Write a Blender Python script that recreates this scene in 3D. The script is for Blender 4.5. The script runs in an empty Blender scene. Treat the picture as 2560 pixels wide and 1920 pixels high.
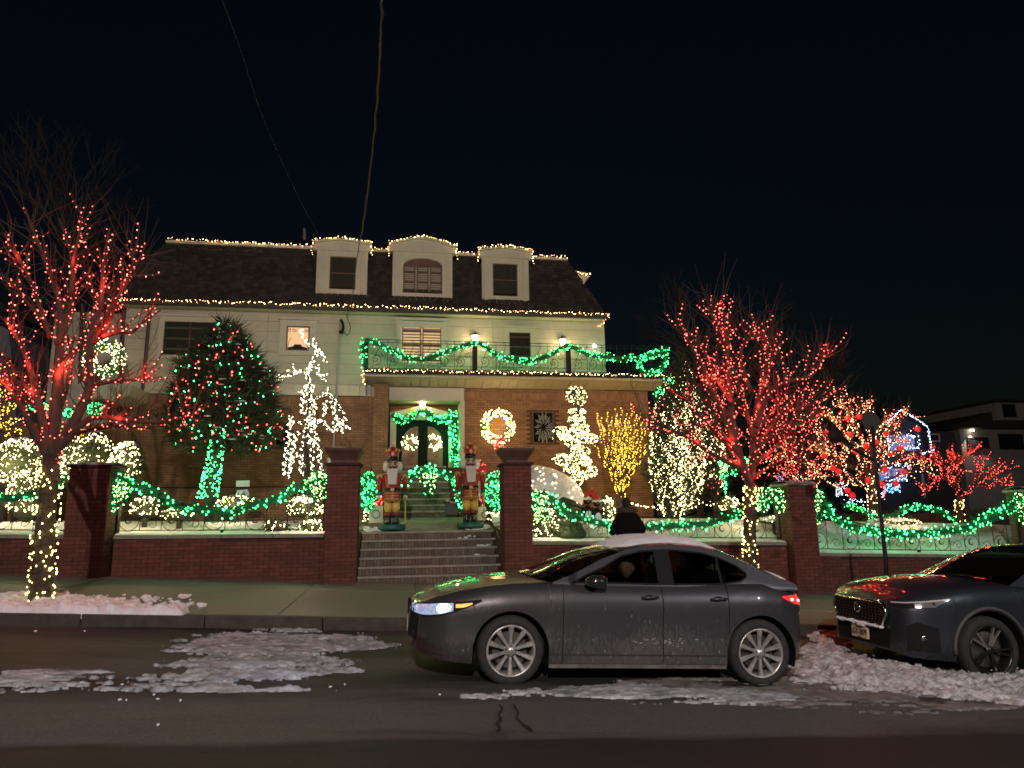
import bpy, bmesh, math, random
import numpy as np
from mathutils import Vector, Matrix
random.seed(7); RNG = np.random.default_rng(11)
sc = bpy.context.scene
COL = sc.collection
PI = math.pi
# ------------------------------------------------------------------ camera
FPX = 1740.0; PITCH = math.atan(.19); YAW = math.radians(9.1); ROLL = .014; CAMH = 1.5
SL = -.05                                   # the street falls to the right
_f = np.array([math.sin(YAW)*math.cos(PITCH), math.cos(YAW)*math.cos(PITCH), math.sin(PITCH)])
_r0 = np.array([math.cos(YAW), -math.sin(YAW), 0.0]); _u0 = np.cross(_r0, _f)
_r = _r0*math.cos(ROLL) - _u0*math.sin(ROLL); _u = _u0*math.cos(ROLL) + _r0*math.sin(ROLL)
camd = bpy.data.cameras.new('camera'); cam = bpy.data.objects.new('camera', camd); COL.objects.link(cam)
camd.sensor_width = 36; camd.lens = FPX/2560*36; camd.clip_end = 600; camd.clip_start = .05
cam.matrix_world = Matrix(((_r[0], _u[0], -_f[0], 0), (_r[1], _u[1], -_f[1], 0), (_r[2], _u[2], -_f[2], CAMH), (0, 0, 0, 1)))
sc.camera = cam
# ------------------------------------------------------------------ night sky
wd = bpy.data.worlds.new('World'); sc.world = wd; wd.use_nodes = True
wn = wd.node_tree.nodes; wl = wd.node_tree.links
bgn = wn['Background']
sky = wn.new('ShaderNodeTexSky'); sky.sky_type = 'NISHITA'; sky.sun_disc = False
sky.sun_elevation = math.radians(4); sky.sun_rotation = math.radians(185); sky.air_density = 1.4
mixn = wn.new('ShaderNodeMix'); mixn.data_type = 'RGBA'; mixn.blend_type = 'MULTIPLY'; mixn.inputs[0].default_value = 1
mixn.inputs[7].default_value = (.42, .62, 1.15, 1)
wl.new(sky.outputs[0], mixn.inputs[6]); wl.new(mixn.outputs[2], bgn.inputs[0])
bgn.inputs[1].default_value = .0027
# ------------------------------------------------------------------ the street lamp across the road (its fixture is built below)
LAMP = Vector((-1.2, -8.2, 8.2))
ld = bpy.data.lights.new('street_lamp_light', 'POINT'); ld.energy = 7500; ld.color = (1.0, .86, .78); ld.shadow_soft_size = .10
lamp_light = bpy.data.objects.new('lamp_light', ld); COL.objects.link(lamp_light); lamp_light.location = LAMP
LAMP2 = Vector((11.5, -5.4, 7.6))
ld2 = bpy.data.lights.new('street_lamp_light', 'POINT'); ld2.energy = 1900; ld2.color = (.96, .96, 1.0); ld2.shadow_soft_size = .10
lamp_light2 = bpy.data.objects.new('lamp_light', ld2); COL.objects.link(lamp_light2); lamp_light2.location = LAMP2
sc.view_settings.view_transform = 'Standard'; sc.view_settings.look = 'None'; sc.view_settings.exposure = 0
sc.view_settings.gamma = 1; sc.view_settings.use_curve_mapping = False
cy = sc.cycles
try:
    sc.render.engine = 'CYCLES'; cy.use_denoising = True; cy.denoiser = 'OPENIMAGEDENOISE'
    cy.use_light_tree = True; cy.sample_clamp_indirect = 1.5; cy.sample_clamp_direct = 0
    cy.max_bounces = 6; cy.diffuse_bounces = 2; cy.glossy_bounces = 3; cy.transparent_max_bounces = 10; cy.transmission_bounces = 4
    cy.caustics_reflective = False; cy.caustics_refractive = False; cy.blur_glossy = 0
    cy.pixel_filter_type = 'BLACKMAN_HARRIS'; cy.filter_width = 1.7
except Exception as e: print(e)
# ------------------------------------------------------------------ picking places: a pixel of the photo met with a real plane
def ray(x, y): return _f + _r*(x-1280)/FPX - _u*(y-960)/FPX
def at(x, y, Y):
    d = ray(x, y); t = Y/d[1]; return Vector((d[0]*t, Y, CAMH + d[2]*t))
def gnd(x, y, z0=0.0, s=SL):
    d = ray(x, y); t = (z0-CAMH)/(d[2]-s*d[0]); return Vector((d[0]*t, d[1]*t, CAMH+d[2]*t))
def road_z(x): return SL*x
def walk_z(x, y=12): return .15 + SL*x + .012*(y-10)
# ------------------------------------------------------------------ objects
def _tag(o, label=None, cat=None, group=None, kind=None):
    if label: o['label'] = label
    if cat: o['category'] = cat
    if group: o['group'] = group
    if kind: o['kind'] = kind
    return o
def thing(name, label, cat, loc=(0, 0, 0), group=None, kind=None):
    o = bpy.data.objects.new(name, None); COL.objects.link(o); o.location = loc; o.empty_display_size = .1
    return _tag(o, label, cat, group, kind)
ROOTS = {}
def attach(o, p):
    if p is not None:
        o.parent = p
        w = Matrix.Identity(4); q = p
        chain = []
        while q is not None: chain.append(q); q = q.parent
        for q in reversed(chain): w = w @ q.matrix_parent_inverse @ q.matrix_basis
        o.matrix_parent_inverse = w.inverted()
def inst(name, me, loc, parent, rot=None, scale=None):
    o = bpy.data.objects.new(name, me); COL.objects.link(o); o.location = loc
    if rot is not None: o.rotation_euler = rot
    if scale is not None: o.scale = scale
    if parent is not None:
        o.parent = parent; o.matrix_parent_inverse = parent_inv(parent)
    return o
_pinv = {}
def parent_inv(p):
    k = p.name
    if k not in _pinv:
        w = Matrix.Identity(4); chain = []; q = p
        while q is not None: chain.append(q); q = q.parent
        for q in reversed(chain): w = w @ q.matrix_parent_inverse @ q.matrix_basis
        _pinv[k] = w.inverted()
    return _pinv[k]
class MB:
    def __init__(s): s.v = []; s.f = []; s.n = 0
    def add(s, V, Fc):
        V = [tuple(map(float, p)) for p in V]; s.v += V; s.f += [tuple(i+s.n for i in q) for q in Fc]; s.n += len(V); return s
    def box(s, x0, x1, y0, y1, z0, z1):
        return s.add([(x0,y0,z0),(x1,y0,z0),(x1,y1,z0),(x0,y1,z0),(x0,y0,z1),(x1,y0,z1),(x1,y1,z1),(x0,y1,z1)],
                     [(0,3,2,1),(4,5,6,7),(0,1,5,4),(1,2,6,5),(2,3,7,6),(3,0,4,7)])
    def hexa(s, P):     # 8 corners, bottom four counter-clockwise then top four
        return s.add(P, [(0,3,2,1),(4,5,6,7),(0,1,5,4),(1,2,6,5),(2,3,7,6),(3,0,4,7)])
    def prism(s, pts, axis, a, b):      # polygon extruded along an axis: pts are the two other coordinates
        def mk(p, t): return (t, p[0], p[1]) if axis == 'x' else ((p[0], t, p[1]) if axis == 'y' else (p[0], p[1], t))
        n = len(pts); V = [mk(p, a) for p in pts]+[mk(p, b) for p in pts]
        return s.add(V, [tuple(range(n))[::-1], tuple(range(n, 2*n))]+[(i, (i+1)%n, (i+1)%n+n, i+n) for i in range(n)])
    def tube(s, path, r, n=6, cap=True):
        P = [Vector(p) for p in path]; R = r if isinstance(r, (list, tuple, np.ndarray)) else [r]*len(P)
        if len(P) < 2: return s
        V = []; nrm = None
        for i, p in enumerate(P):
            t = (P[min(i+1, len(P)-1)]-P[max(i-1, 0)])
            if t.length < 1e-9: t = Vector((0, 0, 1))
            t.normalize()
            if nrm is None: nrm = t.orthogonal().normalized()
            else:
                nrm = nrm - t*nrm.dot(t)
                nrm = nrm.normalized() if nrm.length > 1e-6 else t.orthogonal().normalized()
            b = t.cross(nrm)
            for k in range(n):
                a = 2*PI*k/n; V.append(p+(nrm*math.cos(a)+b*math.sin(a))*R[i])
        Fc = [(i*n+k, i*n+(k+1)%n, (i+1)*n+(k+1)%n, (i+1)*n+k) for i in range(len(P)-1) for k in range(n)]
        if cap: Fc += [tuple(range(n))[::-1], tuple((len(P)-1)*n+k for k in range(n))]
        return s.add(V, Fc)
    def lathe(s, prof, c, n=16, axis='z', ang=2*PI):
        V = []; c = Vector(c); m = len(prof); full = abs(ang-2*PI) < 1e-6; N = n if full else n+1
        for i in range(N):
            a = ang*i/n
            for (r, h) in prof:
                x, y = r*math.cos(a), r*math.sin(a)
                V.append(c+(Vector((x, y, h)) if axis == 'z' else (Vector((x, h, y)) if axis == 'y' else Vector((h, x, y)))))
        Fc = [(i*m+j, ((i+1)%N)*m+j, ((i+1)%N)*m+j+1, i*m+j+1) for i in range(n) for j in range(m-1)]
        return s.add(V, Fc)
    def ball(s, c, rx, ry=None, rz=None, n=12, m=8, jit=0):
        ry = rx if ry is None else ry; rz = rx if rz is None else rz; V = []
        for j in range(1, m):
            th = PI*j/m
            for i in range(n):
                ph = 2*PI*i/n; k = 1+random.uniform(-jit, jit)
                V.append((c[0]+rx*k*math.sin(th)*math.cos(ph), c[1]+ry*k*math.sin(th)*math.sin(ph), c[2]+rz*k*math.cos(th)))
        V += [(c[0], c[1], c[2]+rz), (c[0], c[1], c[2]-rz)]; T = len(V)-2; B = T+1
        Fc = [(j*n+i, (j+1)*n+i, (j+1)*n+(i+1)%n, j*n+(i+1)%n) for j in range(m-2) for i in range(n)]
        Fc += [(T, i, (i+1)%n) for i in range(n)]+[(B, (m-2)*n+(i+1)%n, (m-2)*n+i) for i in range(n)]
        return s.add(V, Fc)
    def torus(s, c, R, r, axis='y', n=24, m=8, a0=0, a1=2*PI):
        P = []
        for i in range(n+1):
            a = a0+(a1-a0)*i/n; x, y = R*math.cos(a), R*math.sin(a)
            P.append(Vector(c)+(Vector((x, 0, y)) if axis == 'y' else (Vector((0, x, y)) if axis == 'x' else Vector((x, y, 0)))))
        return s.tube(P, r, m, cap=True)
    def mesh(s, name, mat, smooth=False):
        me = bpy.data.meshes.new(name); me.from_pydata(s.v, [], s.f); me.update()
        if mat: me.materials.append(mat)
        if smooth: me.polygons.foreach_set('use_smooth', [True]*len(me.polygons))
        return me
    def build(s, name, mat, parent=None, smooth=False, kind=None, label=None):
        o = bpy.data.objects.new(name, s.mesh(name, mat, smooth)); COL.objects.link(o)
        if parent is not None: o.parent = parent; o.matrix_parent_inverse = parent_inv(parent)
        if kind: o['kind'] = kind
        if label: o['label'] = label
        return o
def mod(o, t, **k):
    m = o.modifiers.new(t.lower(), t)
    for a, b in k.items(): setattr(m, a, b)
    return o
# bulk meshes: many copies of one small template
OCT_V = np.array([(1,0,0),(-1,0,0),(0,1,0),(0,-1,0),(0,0,1),(0,0,-1)], float)
OCT_F = np.array([(0,2,4),(2,1,4),(1,3,4),(3,0,4),(2,0,5),(1,2,5),(3,1,5),(0,3,5)])
def scatter_mesh(name, V, Fc, mat):
    me = bpy.data.meshes.new(name); k = Fc.shape[1]
    me.vertices.add(len(V)); me.vertices.foreach_set('co', V.astype(np.float32).ravel())
    me.loops.add(Fc.size); me.loops.foreach_set('vertex_index', Fc.astype(np.int32).ravel())
    me.polygons.add(len(Fc)); me.polygons.foreach_set('loop_start', (np.arange(len(Fc))*k).astype(np.int32))
    me.update(calc_edges=True); me.materials.append(mat); return me
def bulbs(pts, r, mat, parent, name='bulbs', jit=.25):
    P = np.array([tuple(p) for p in pts], float)
    if len(P) == 0: return None
    s = r*(1+RNG.uniform(-jit, jit, len(P)))
    V = (P[:, None, :]+OCT_V[None]*s[:, None, None]*np.array((1, 1, 1.25))).reshape(-1, 3)
    Fc = (OCT_F[None]+6*np.arange(len(P))[:, None, None]).reshape(-1, 3)
    o = bpy.data.objects.new(name, scatter_mesh(name, V, Fc, mat)); COL.objects.link(o); o['kind'] = 'stuff'
    if parent is not None: o.parent = parent; o.matrix_parent_inverse = parent_inv(parent)
    return o
def unit(n):
    d = RNG.normal(size=(n, 3)); return d/np.linalg.norm(d, axis=1)[:, None]
def blades(P, D, L, Wd):
    """thin triangles at P pointing along D"""
    n = len(P); side = np.cross(D, unit(n)); side /= np.linalg.norm(side, axis=1)[:, None]+1e-9
    L = np.broadcast_to(L, (n,))[:, None]; Wd = np.broadcast_to(Wd, (n,))[:, None]
    V = np.stack([P-side*Wd, P+side*Wd, P+D*L], 1).reshape(-1, 3)
    return V, np.arange(3*n).reshape(-1, 3)
def foliage(name, P, D, L, Wd, mat, parent):
    V, Fc = blades(np.asarray(P), np.asarray(D), L, Wd)
    o = bpy.data.objects.new(name, scatter_mesh(name, V, Fc, mat)); COL.objects.link(o); o['kind'] = 'stuff'
    if parent is not None: o.parent = parent; o.matrix_parent_inverse = parent_inv(parent)
    return o
def resample(path, step):
    P = [Vector(p) for p in path]; out = [P[0].copy()]; acc = 0
    for a, b in zip(P, P[1:]):
        d = (b-a).length
        if d < 1e-9: continue
        t = step-acc
        while t <= d: out.append(a+(b-a)*(t/d)); t += step
        acc = (acc+d) % step if (acc+d) >= step else acc+d
        acc = d-(t-step) if t > step else acc
    return out
def smooth_path(pts, k=4):
    P = [Vector(p) for p in pts]; out = []
    for i in range(len(P)-1):
        a = P[max(i-1, 0)]; b = P[i]; c = P[i+1]; d = P[min(i+2, len(P)-1)]
        for j in range(k):
            t = j/k; out.append(.5*((2*b)+(c-a)*t+(2*a-5*b+4*c-d)*t*t+(3*b-a-3*c+d)*t**3))
    out.append(P[-1]); return out
# value noise
_tab = np.random.default_rng(5).random((256, 256))
def vnoise(x, y):
    xi = np.floor(x).astype(int); yi = np.floor(y).astype(int); fx = x-xi; fy = y-yi
    fx = fx*fx*(3-2*fx); fy = fy*fy*(3-2*fy); T = lambda a, b: _tab[a & 255, b & 255]
    return (T(xi, yi)*(1-fx)+T(xi+1, yi)*fx)*(1-fy)+(T(xi, yi+1)*(1-fx)+T(xi+1, yi+1)*fx)*fy
def fbm(x, y, o=5):
    s = 0; a = .5
    for k in range(o): s = s+a*vnoise(x*2**k+13.7*k, y*2**k+7.1*k); a *= .5
    return s
# ------------------------------------------------------------------ materials
def mat(name, col, rough=.7, metal=0, noise=None, bump=None, coat=0, rand=0, emis=None, spec=.5, stretch=(1, 1, 1), col2=None):
    m = bpy.data.materials.new(name); m.use_nodes = True; N = m.node_tree.nodes; L = m.node_tree.links
    b = N['Principled BSDF']; b.inputs['Roughness'].default_value = rough; b.inputs['Metallic'].default_value = metal
    b.inputs['Specular IOR Level'].default_value = spec
    b.inputs['Coat Weight'].default_value = coat; b.inputs['Coat Roughness'].default_value = .02
    c4 = tuple(col)+(1,); b.inputs['Base Color'].default_value = c4
    tc = N.new('ShaderNodeTexCoord'); mp = N.new('ShaderNodeMapping'); L.new(tc.outputs['Object'], mp.inputs[0]); mp.inputs['Scale'].default_value = stretch
    src = None
    if noise:
        sc_, amt = noise; nt = N.new('ShaderNodeTexNoise'); nt.inputs['Scale'].default_value = sc_; nt.inputs['Detail'].default_value = 6
        nt.inputs['Roughness'].default_value = .65
        L.new(mp.outputs[0], nt.inputs['Vector']); cr = N.new('ShaderNodeValToRGB'); cr.color_ramp.elements[0].position = .32; cr.color_ramp.elements[1].position = .68
        cr.color_ramp.elements[0].color = tuple(c*(1-amt) for c in col)+(1,)
        cr.color_ramp.elements[1].color = (tuple(col2) if col2 else tuple(min(1, c*(1+amt)) for c in col))+(1,)
        L.new(nt.outputs[0], cr.inputs[0]); src = cr.outputs[0]; L.new(src, b.inputs['Base Color'])
    if rand:
        ge = N.new('ShaderNodeNewGeometry'); oi = N.new('ShaderNodeObjectInfo'); ad = N.new('ShaderNodeMath'); ad.operation = 'ADD'
        fr = N.new('ShaderNodeMath'); fr.operation = 'FRACT'; L.new(ge.outputs['Random Per Island'], ad.inputs[0]); L.new(oi.outputs['Random'], ad.inputs[1]); L.new(ad.outputs[0], fr.inputs[0])
        mr = N.new('ShaderNodeMapRange'); mr.inputs[3].default_value = 1-rand; mr.inputs[4].default_value = 1+rand; L.new(fr.outputs[0], mr.inputs[0])
        hs = N.new('ShaderNodeHueSaturation'); L.new(mr.outputs[0], hs.inputs['Value'])
        if src: L.new(src, hs.inputs['Color'])
        else: hs.inputs['Color'].default_value = c4
        L.new(hs.outputs[0], b.inputs['Base Color'])
    if bump:
        nb = N.new('ShaderNodeTexNoise'); nb.inputs['Scale'].default_value = bump[0]; nb.inputs['Detail'].default_value = 8
        L.new(mp.outputs[0], nb.inputs['Vector']); bp = N.new('ShaderNodeBump'); bp.inputs['Strength'].default_value = bump[1]; bp.inputs['Distance'].default_value = .02
        L.new(nb.outputs[0], bp.inputs['Height']); L.new(bp.outputs[0], b.inputs['Normal'])
    if emis:
        b.inputs['Emission Color'].default_value = tuple(emis[0])+(1,); b.inputs['Emission Strength'].default_value = emis[1]
    return m
def glow(name, cols, s):
    """bulb glass: gives off light; several colours are dealt out bulb by bulb"""
    m = bpy.data.materials.new(name); m.use_nodes = True; N = m.node_tree.nodes; L = m.node_tree.links; N.clear()
    o = N.new('ShaderNodeOutputMaterial'); e = N.new('ShaderNodeEmission'); e.inputs[1].default_value = s; L.new(e.outputs[0], o.inputs[0])
    ge = N.new('ShaderNodeNewGeometry')
    # each bulb a little brighter or duller than the next
    wn_ = N.new('ShaderNodeTexWhiteNoise'); wn_.noise_dimensions = '1D'; L.new(ge.outputs['Random Per Island'], wn_.inputs['W'])
    mr = N.new('ShaderNodeMapRange'); mr.inputs[3].default_value = .3*s; mr.inputs[4].default_value = 1.6*s; L.new(wn_.outputs['Value'], mr.inputs[0]); L.new(mr.outputs[0], e.inputs[1])
    if len(cols) == 1 and isinstance(cols[0][0], tuple): cols = [cols[0][0]]
    if len(cols) == 1: e.inputs[0].default_value = tuple(cols[0])+(1,)
    else:
        cr = N.new('ShaderNodeValToRGB'); cr.color_ramp.interpolation = 'CONSTANT'; E_ = cr.color_ramp.elements
        tot = sum(w for _, w in cols); acc = 0
        for i, (c, w) in enumerate(cols):
            el = E_[i] if i < 2 else E_.new(acc/tot)
            el.position = acc/tot; el.color = tuple(c)+(1,); acc += w
        L.new(ge.outputs['Random Per Island'], cr.inputs[0]); L.new(cr.outputs[0], e.inputs[0])
    return m
def glassmat(name, tint, rough=.03, ior=1.5):
    m = bpy.data.materials.new(name); m.use_nodes = True; N = m.node_tree.nodes; L = m.node_tree.links; N.clear()
    o = N.new('ShaderNodeOutputMaterial'); t = N.new('ShaderNodeBsdfTransparent'); t.inputs[0].default_value = tuple(tint)+(1,)
    g = N.new('ShaderNodeBsdfGlossy'); g.inputs[1].default_value = rough; g.inputs[0].default_value = (.9, .9, .9, 1)
    f = N.new('ShaderNodeFresnel'); f.inputs[0].default_value = ior; x = N.new('ShaderNodeMixShader')
    L.new(f.outputs[0], x.inputs[0]); L.new(t.outputs[0], x.inputs[1]); L.new(g.outputs[0], x.inputs[2]); L.new(x.outputs[0], o.inputs[0])
    return m
RED = (1, .095, .065); WARM = (1, .64, .28); WHITE = (1, .92, .62); GREEN = (.045, 1, .21); GOLD = (1, .50, .035); ICE = (.45, .62, 1)
G_red = glow('red_bulb', [RED], 18); G_warm = glow('warm_white_bulb', [WARM], 16); G_cream = glow('cream_bulb', [(1, .80, .36)], 17)
G_white = glow('cool_white_bulb', [WHITE], 17); G_green = glow('green_bulb', [GREEN], 18); G_gold = glow('gold_bulb', [GOLD], 14)
G_ice = glow('ice_blue_bulb', [ICE], 22); G_eave = glow('eave_bulb', [((1, .60, .22), 4), ((1, .16, .05), 1)], 36.0)
G_xmas = glow('red_green_bulb', [((1, .06, .04), 1.1), ((.05, 1, .30), .9)], 18.0)
G_redwarm = glow('red_warm_bulb', [((1, .50, .20), 2), ((1, .10, .06), 1.2)], 22)
G_yg = glow('yellow_green_bulb', [((.72, 1, .30), 1.5), ((.08, 1, .22), 1)], 15)
M_brickwall = mat('red_brick', (.135, .045, .033), .85, noise=(3, .35), bump=(60, .3), rand=.22)
M_mortar = mat('dark_mortar', (.055, .024, .018), .95, noise=(8, .3))
M_hbrick = mat('brown_brick', (.27, .14, .076), .85, noise=(2, .25), bump=(60, .3), rand=.2)
M_hmortar = mat('brown_mortar', (.09, .048, .028), .95, noise=(6, .2))
M_siding = mat('cream_siding', (.50, .455, .35), .6, noise=(1.5, .1), bump=(25, .08))
M_trim = mat('cream_trim', (.56, .51, .40), .55, noise=(2, .08), bump=(30, .06))
M_shingle = mat('dark_shingle', (.046, .037, .030), .95, noise=(5, .3), bump=(50, .4), rand=.38)
M_snow = mat('snow', (.80, .80, .84), .7, noise=(9, .14), bump=(50, .8))
M_dsnow = mat('dirty_snow', (.20, .20, .21), .8, noise=(7, .5), bump=(60, .9), col2=(.56, .56, .61), stretch=(.5, 1.6, 1))
M_stone = mat('grey_stone', (.24, .23, .19), .8, noise=(6, .2), bump=(40, .3))
M_iron = mat('black_iron', (.010, .010, .011), .6, spec=.3)
M_bark = mat('dark_bark', (.055, .038, .030), .9, noise=(12, .4), bump=(30, .8), stretch=(1, 1, .3))
M_fir = mat('evergreen', (.036, .046, .020), .8, rand=.45)
M_fir2 = mat('garland_green', (.02, .13, .06), .7, rand=.45)
M_glass = mat('dark_pane', (.03, .032, .03), .12, spec=.6, noise=(1.2, .3))
M_wood = mat('brown_wood', (.12, .055, .03), .55, noise=(10, .3), stretch=(1, 1, .15))
M_wire = mat('green_wire', (.01, .025, .012), .5)
M_black = mat('black_plastic', (.010, .010, .011), .7, spec=.15)

def string_glow(parent, p, col, e, r=.04):  # extra point light added beside glowing bulbs to brighten what surrounds them
    r = .04
    """stands for the summed light of a hank of fairy bulbs, set near the bulbs"""
    l = bpy.data.lights.new('bulb_glow_fill', 'POINT'); l.energy = e; l.color = col; l.shadow_soft_size = r
    o = bpy.data.objects.new('bulb_glow_fill', l); COL.objects.link(o); o.location = p; o.parent = parent; o.matrix_parent_inverse = parent_inv(parent); return o

def front_dirs(n, k=.55):
    D = unit(n); D[:, 1] = -np.abs(D[:, 1])-k*RNG.random(n); return D/np.linalg.norm(D, axis=1)[:, None]
# ================================================================== ground
def ground_mat(name, base, patch, seed, sc_=(.35, 1.5), lo=.5, hi=.62, rough=.8, bump=.5):
    m = mat(name, base, rough); N = m.node_tree.nodes; L = m.node_tree.links; b = N['Principled BSDF']
    tc = N.new('ShaderNodeTexCoord'); mp = N.new('ShaderNodeMapping'); mp.inputs['Scale'].default_value = (sc_[0], sc_[1], 1); mp.inputs['Location'].default_value = (seed, seed*.7, 0)
    L.new(tc.outputs['Object'], mp.inputs[0])
    n1 = N.new('ShaderNodeTexNoise'); n1.inputs['Scale'].default_value = 1; n1.inputs['Detail'].default_value = 9; n1.inputs['Roughness'].default_value = .68; n1.inputs['Distortion'].default_value = .4
    L.new(mp.outputs[0], n1.inputs['Vector'])
    src_ = n1.outputs[0]
    if name == 'wet_asphalt':      # a wide tongue of dried road salt along the wheel tracks
        sp = N.new('ShaderNodeSeparateXYZ'); L.new(tc.outputs['Object'], sp.inputs[0])
        cv = N.new('ShaderNodeFloatCurve'); c_ = cv.mapping.curves[0]; c_.points[0].location = (0, .40); c_.points[1].location = (1, .5)
        for px_, py_ in ((.30, .40), (.405, .42), (.425, .60), (.48, .62), (.52, .46), (.60, .54), (.75, .50)): c_.points.new(px_, py_)
        cv.mapping.update(); dv = N.new('ShaderNodeMath'); dv.operation = 'MULTIPLY'; dv.inputs[1].default_value = .08; L.new(sp.outputs[1], dv.inputs[0]); L.new(dv.outputs[0], cv.inputs[1])
        ad = N.new('ShaderNodeMath'); ad.operation = 'ADD'; L.new(n1.outputs[0], ad.inputs[0]); L.new(cv.outputs[0], ad.inputs[1])
        a2 = N.new('ShaderNodeMath'); a2.operation = 'SUBTRACT'; a2.inputs[1].default_value = .5; L.new(ad.outputs[0], a2.inputs[0]); src_ = a2.outputs[0]
    r = N.new('ShaderNodeValToRGB'); r.color_ramp.elements[0].position = lo; r.color_ramp.elements[1].position = hi
    r.color_ramp.elements[0].color = tuple(base)+(1,); r.color_ramp.elements[1].color = tuple(patch)+(1,); L.new(src_, r.inputs[0])
    n2 = N.new('ShaderNodeTexNoise'); n2.inputs['Roughness'].default_value = .8; n2.inputs['Scale'].default_value = 38; n2.inputs['Detail'].default_value = 6; L.new(tc.outputs['Object'], n2.inputs['Vector'])
    mr = N.new('ShaderNodeMapRange'); mr.inputs[1].default_value = .3; mr.inputs[2].default_value = .7; mr.inputs[3].default_value = .5; mr.inputs[4].default_value = 1.5; L.new(n2.outputs[0], mr.inputs[0])
    mx = N.new('ShaderNodeMix'); mx.data_type = 'RGBA'; mx.blend_type = 'MULTIPLY'; mx.inputs[0].default_value = 1; L.new(r.outputs[0], mx.inputs[6]); L.new(mr.outputs[0], mx.inputs[7]); L.new(mx.outputs[2], b.inputs['Base Color'])
    rr = N.new('ShaderNodeMapRange'); rr.inputs[1].default_value = lo; rr.inputs[2].default_value = hi; rr.inputs[3].default_value = rough*.72; rr.inputs[4].default_value = .9; L.new(n1.outputs[0], rr.inputs[0]); L.new(rr.outputs[0], b.inputs['Roughness'])
    bp = N.new('ShaderNodeBump'); bp.inputs['Strength'].default_value = bump; bp.inputs['Distance'].default_value = .01; L.new(n2.outputs[0], bp.inputs['Height']); L.new(bp.outputs[0], b.inputs['Normal'])
    return m
M_road = ground_mat('wet_asphalt', (.014, .0138, .0145), (.085, .078, .076), 3.1, (.22, .9), .46, .62, .95, .9)
M_side = ground_mat('concrete_flag', (.155, .146, .128), (.235, .22, .20), 8.2, (.8, .9), .45, .7)
M_kerb = mat('kerb_stone', (.06, .045, .038), .85, noise=(6, .3), bump=(30, .4))
def sheet(name, x0, x1, y0, y1, zf, nx, ny, m, kind='structure', parent=None):
    xs = np.linspace(x0, x1, nx); ys = np.linspace(y0, y1, ny); X, Y = np.meshgrid(xs, ys)
    V = np.stack([X, Y, zf(X, Y)], -1).reshape(-1, 3); I = np.arange(nx*ny).reshape(ny, nx)
    Fc = np.stack([I[:-1, :-1], I[:-1, 1:], I[1:, 1:], I[1:, :-1]], -1).reshape(-1, 4)
    o = bpy.data.objects.new(name, scatter_mesh(name, V, Fc, m)); COL.objects.link(o); o['kind'] = kind
    o.data.polygons.foreach_set('use_smooth', [True]*len(o.data.polygons))
    if parent is not None: o.parent = parent; o.matrix_parent_inverse = parent_inv(parent)
    return o
sheet('ground', -200, 200, -200, 260, lambda X, Y: SL*X*np.exp(-np.maximum(np.abs(X)-40, 0)/40)-.35, 81, 60, M_road)
sheet('road', -40, 40, -14, 10.0, lambda X, Y: SL*X + .02*(fbm(X*.3, Y*.3, 3)-.5), 161, 60, M_road)
kb = thing('kerb', None, None, (0, 10.07, 0), kind='structure')
for i in range(30):
    x0 = -22+i*1.5; m_ = MB(); za = SL*x0; zb = SL*(x0+1.49)
    m_.hexa([(x0, 10, za-.3), (x0+1.49, 10, zb-.3), (x0+1.49, 10.16, zb-.3), (x0, 10.16, za-.3), (x0, 10.015, za+.15), (x0+1.49, 10.015, zb+.15), (x0+1.49, 10.16, zb+.15), (x0, 10.16, za+.15)])
    mod(m_.build('kerbstone', M_kerb, kb), 'BEVEL', width=.012, segments=2)
pv = thing('pavement', None, None, (0, 12, 0), kind='structure')
MB().hexa([(-22, 10.16, walk_z(-22)-.4), (23, 10.16, walk_z(23)-.4), (23, 16.2, walk_z(23)-.4), (-22, 16.2, walk_z(-22)-.4), (-22, 10.16, walk_z(-22, 10.2)-.03), (23, 10.16, walk_z(23, 10.2)-.03), (23, 16.2, walk_z(23, 16)-.03), (-22, 16.2, walk_z(-22, 16)-.03)]).build('bed', M_kerb, pv)
ys = [10.17, 11.7, 13.25, 14.8, 16.2]
for i in range(22):
    for j in range(4):
        x0 = -20.6+i*1.9; x1 = x0+1.885; y0 = ys[j]; y1 = ys[j+1]-.014; t = random.uniform(-.004, .004)
        MB().hexa([(x0, y0, walk_z(x0, y0)-.1), (x1, y0, walk_z(x1, y0)-.1), (x1, y1, walk_z(x1, y1)-.1), (x0, y1, walk_z(x0, y1)-.1), (x0, y0, walk_z(x0, y0)+t), (x1, y0, walk_z(x1, y0)+t), (x1, y1, walk_z(x1, y1)+t), (x0, y1, walk_z(x0, y1)+t)]).build('slab', M_side, pv)
# cracks in the road
def crack(pts, w):
    P = [gnd(x, y) for x, y in pts]; m_ = MB()
    for a, b in zip(P, P[1:]):
        d = (b-a).normalized(); n = Vector((-d.y, d.x, 0))*w*random.uniform(.5, 1.3)
        z = Vector((0, 0, .016)); m_.add([a-n+z, a+n+z, b+n*.8+z, b-n*.8+z], [(0, 1, 2, 3)])
    return m_
ck = crack([(1248, 1765), (1257, 1775), (1246, 1790), (1252, 1802), (1243, 1812), (1250, 1826), (1244, 1834)], .012)
ck2 = crack([(1284, 1765), (1296, 1785), (1291, 1800), (1306, 1815), (1318, 1822), (1330, 1832)], .012); ck.add(ck2.v, ck2.f)
o_ = ck.build('road_crack', mat('crack_dark', (.008, .007, .007), .95)); o_['kind'] = 'structure'
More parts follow.
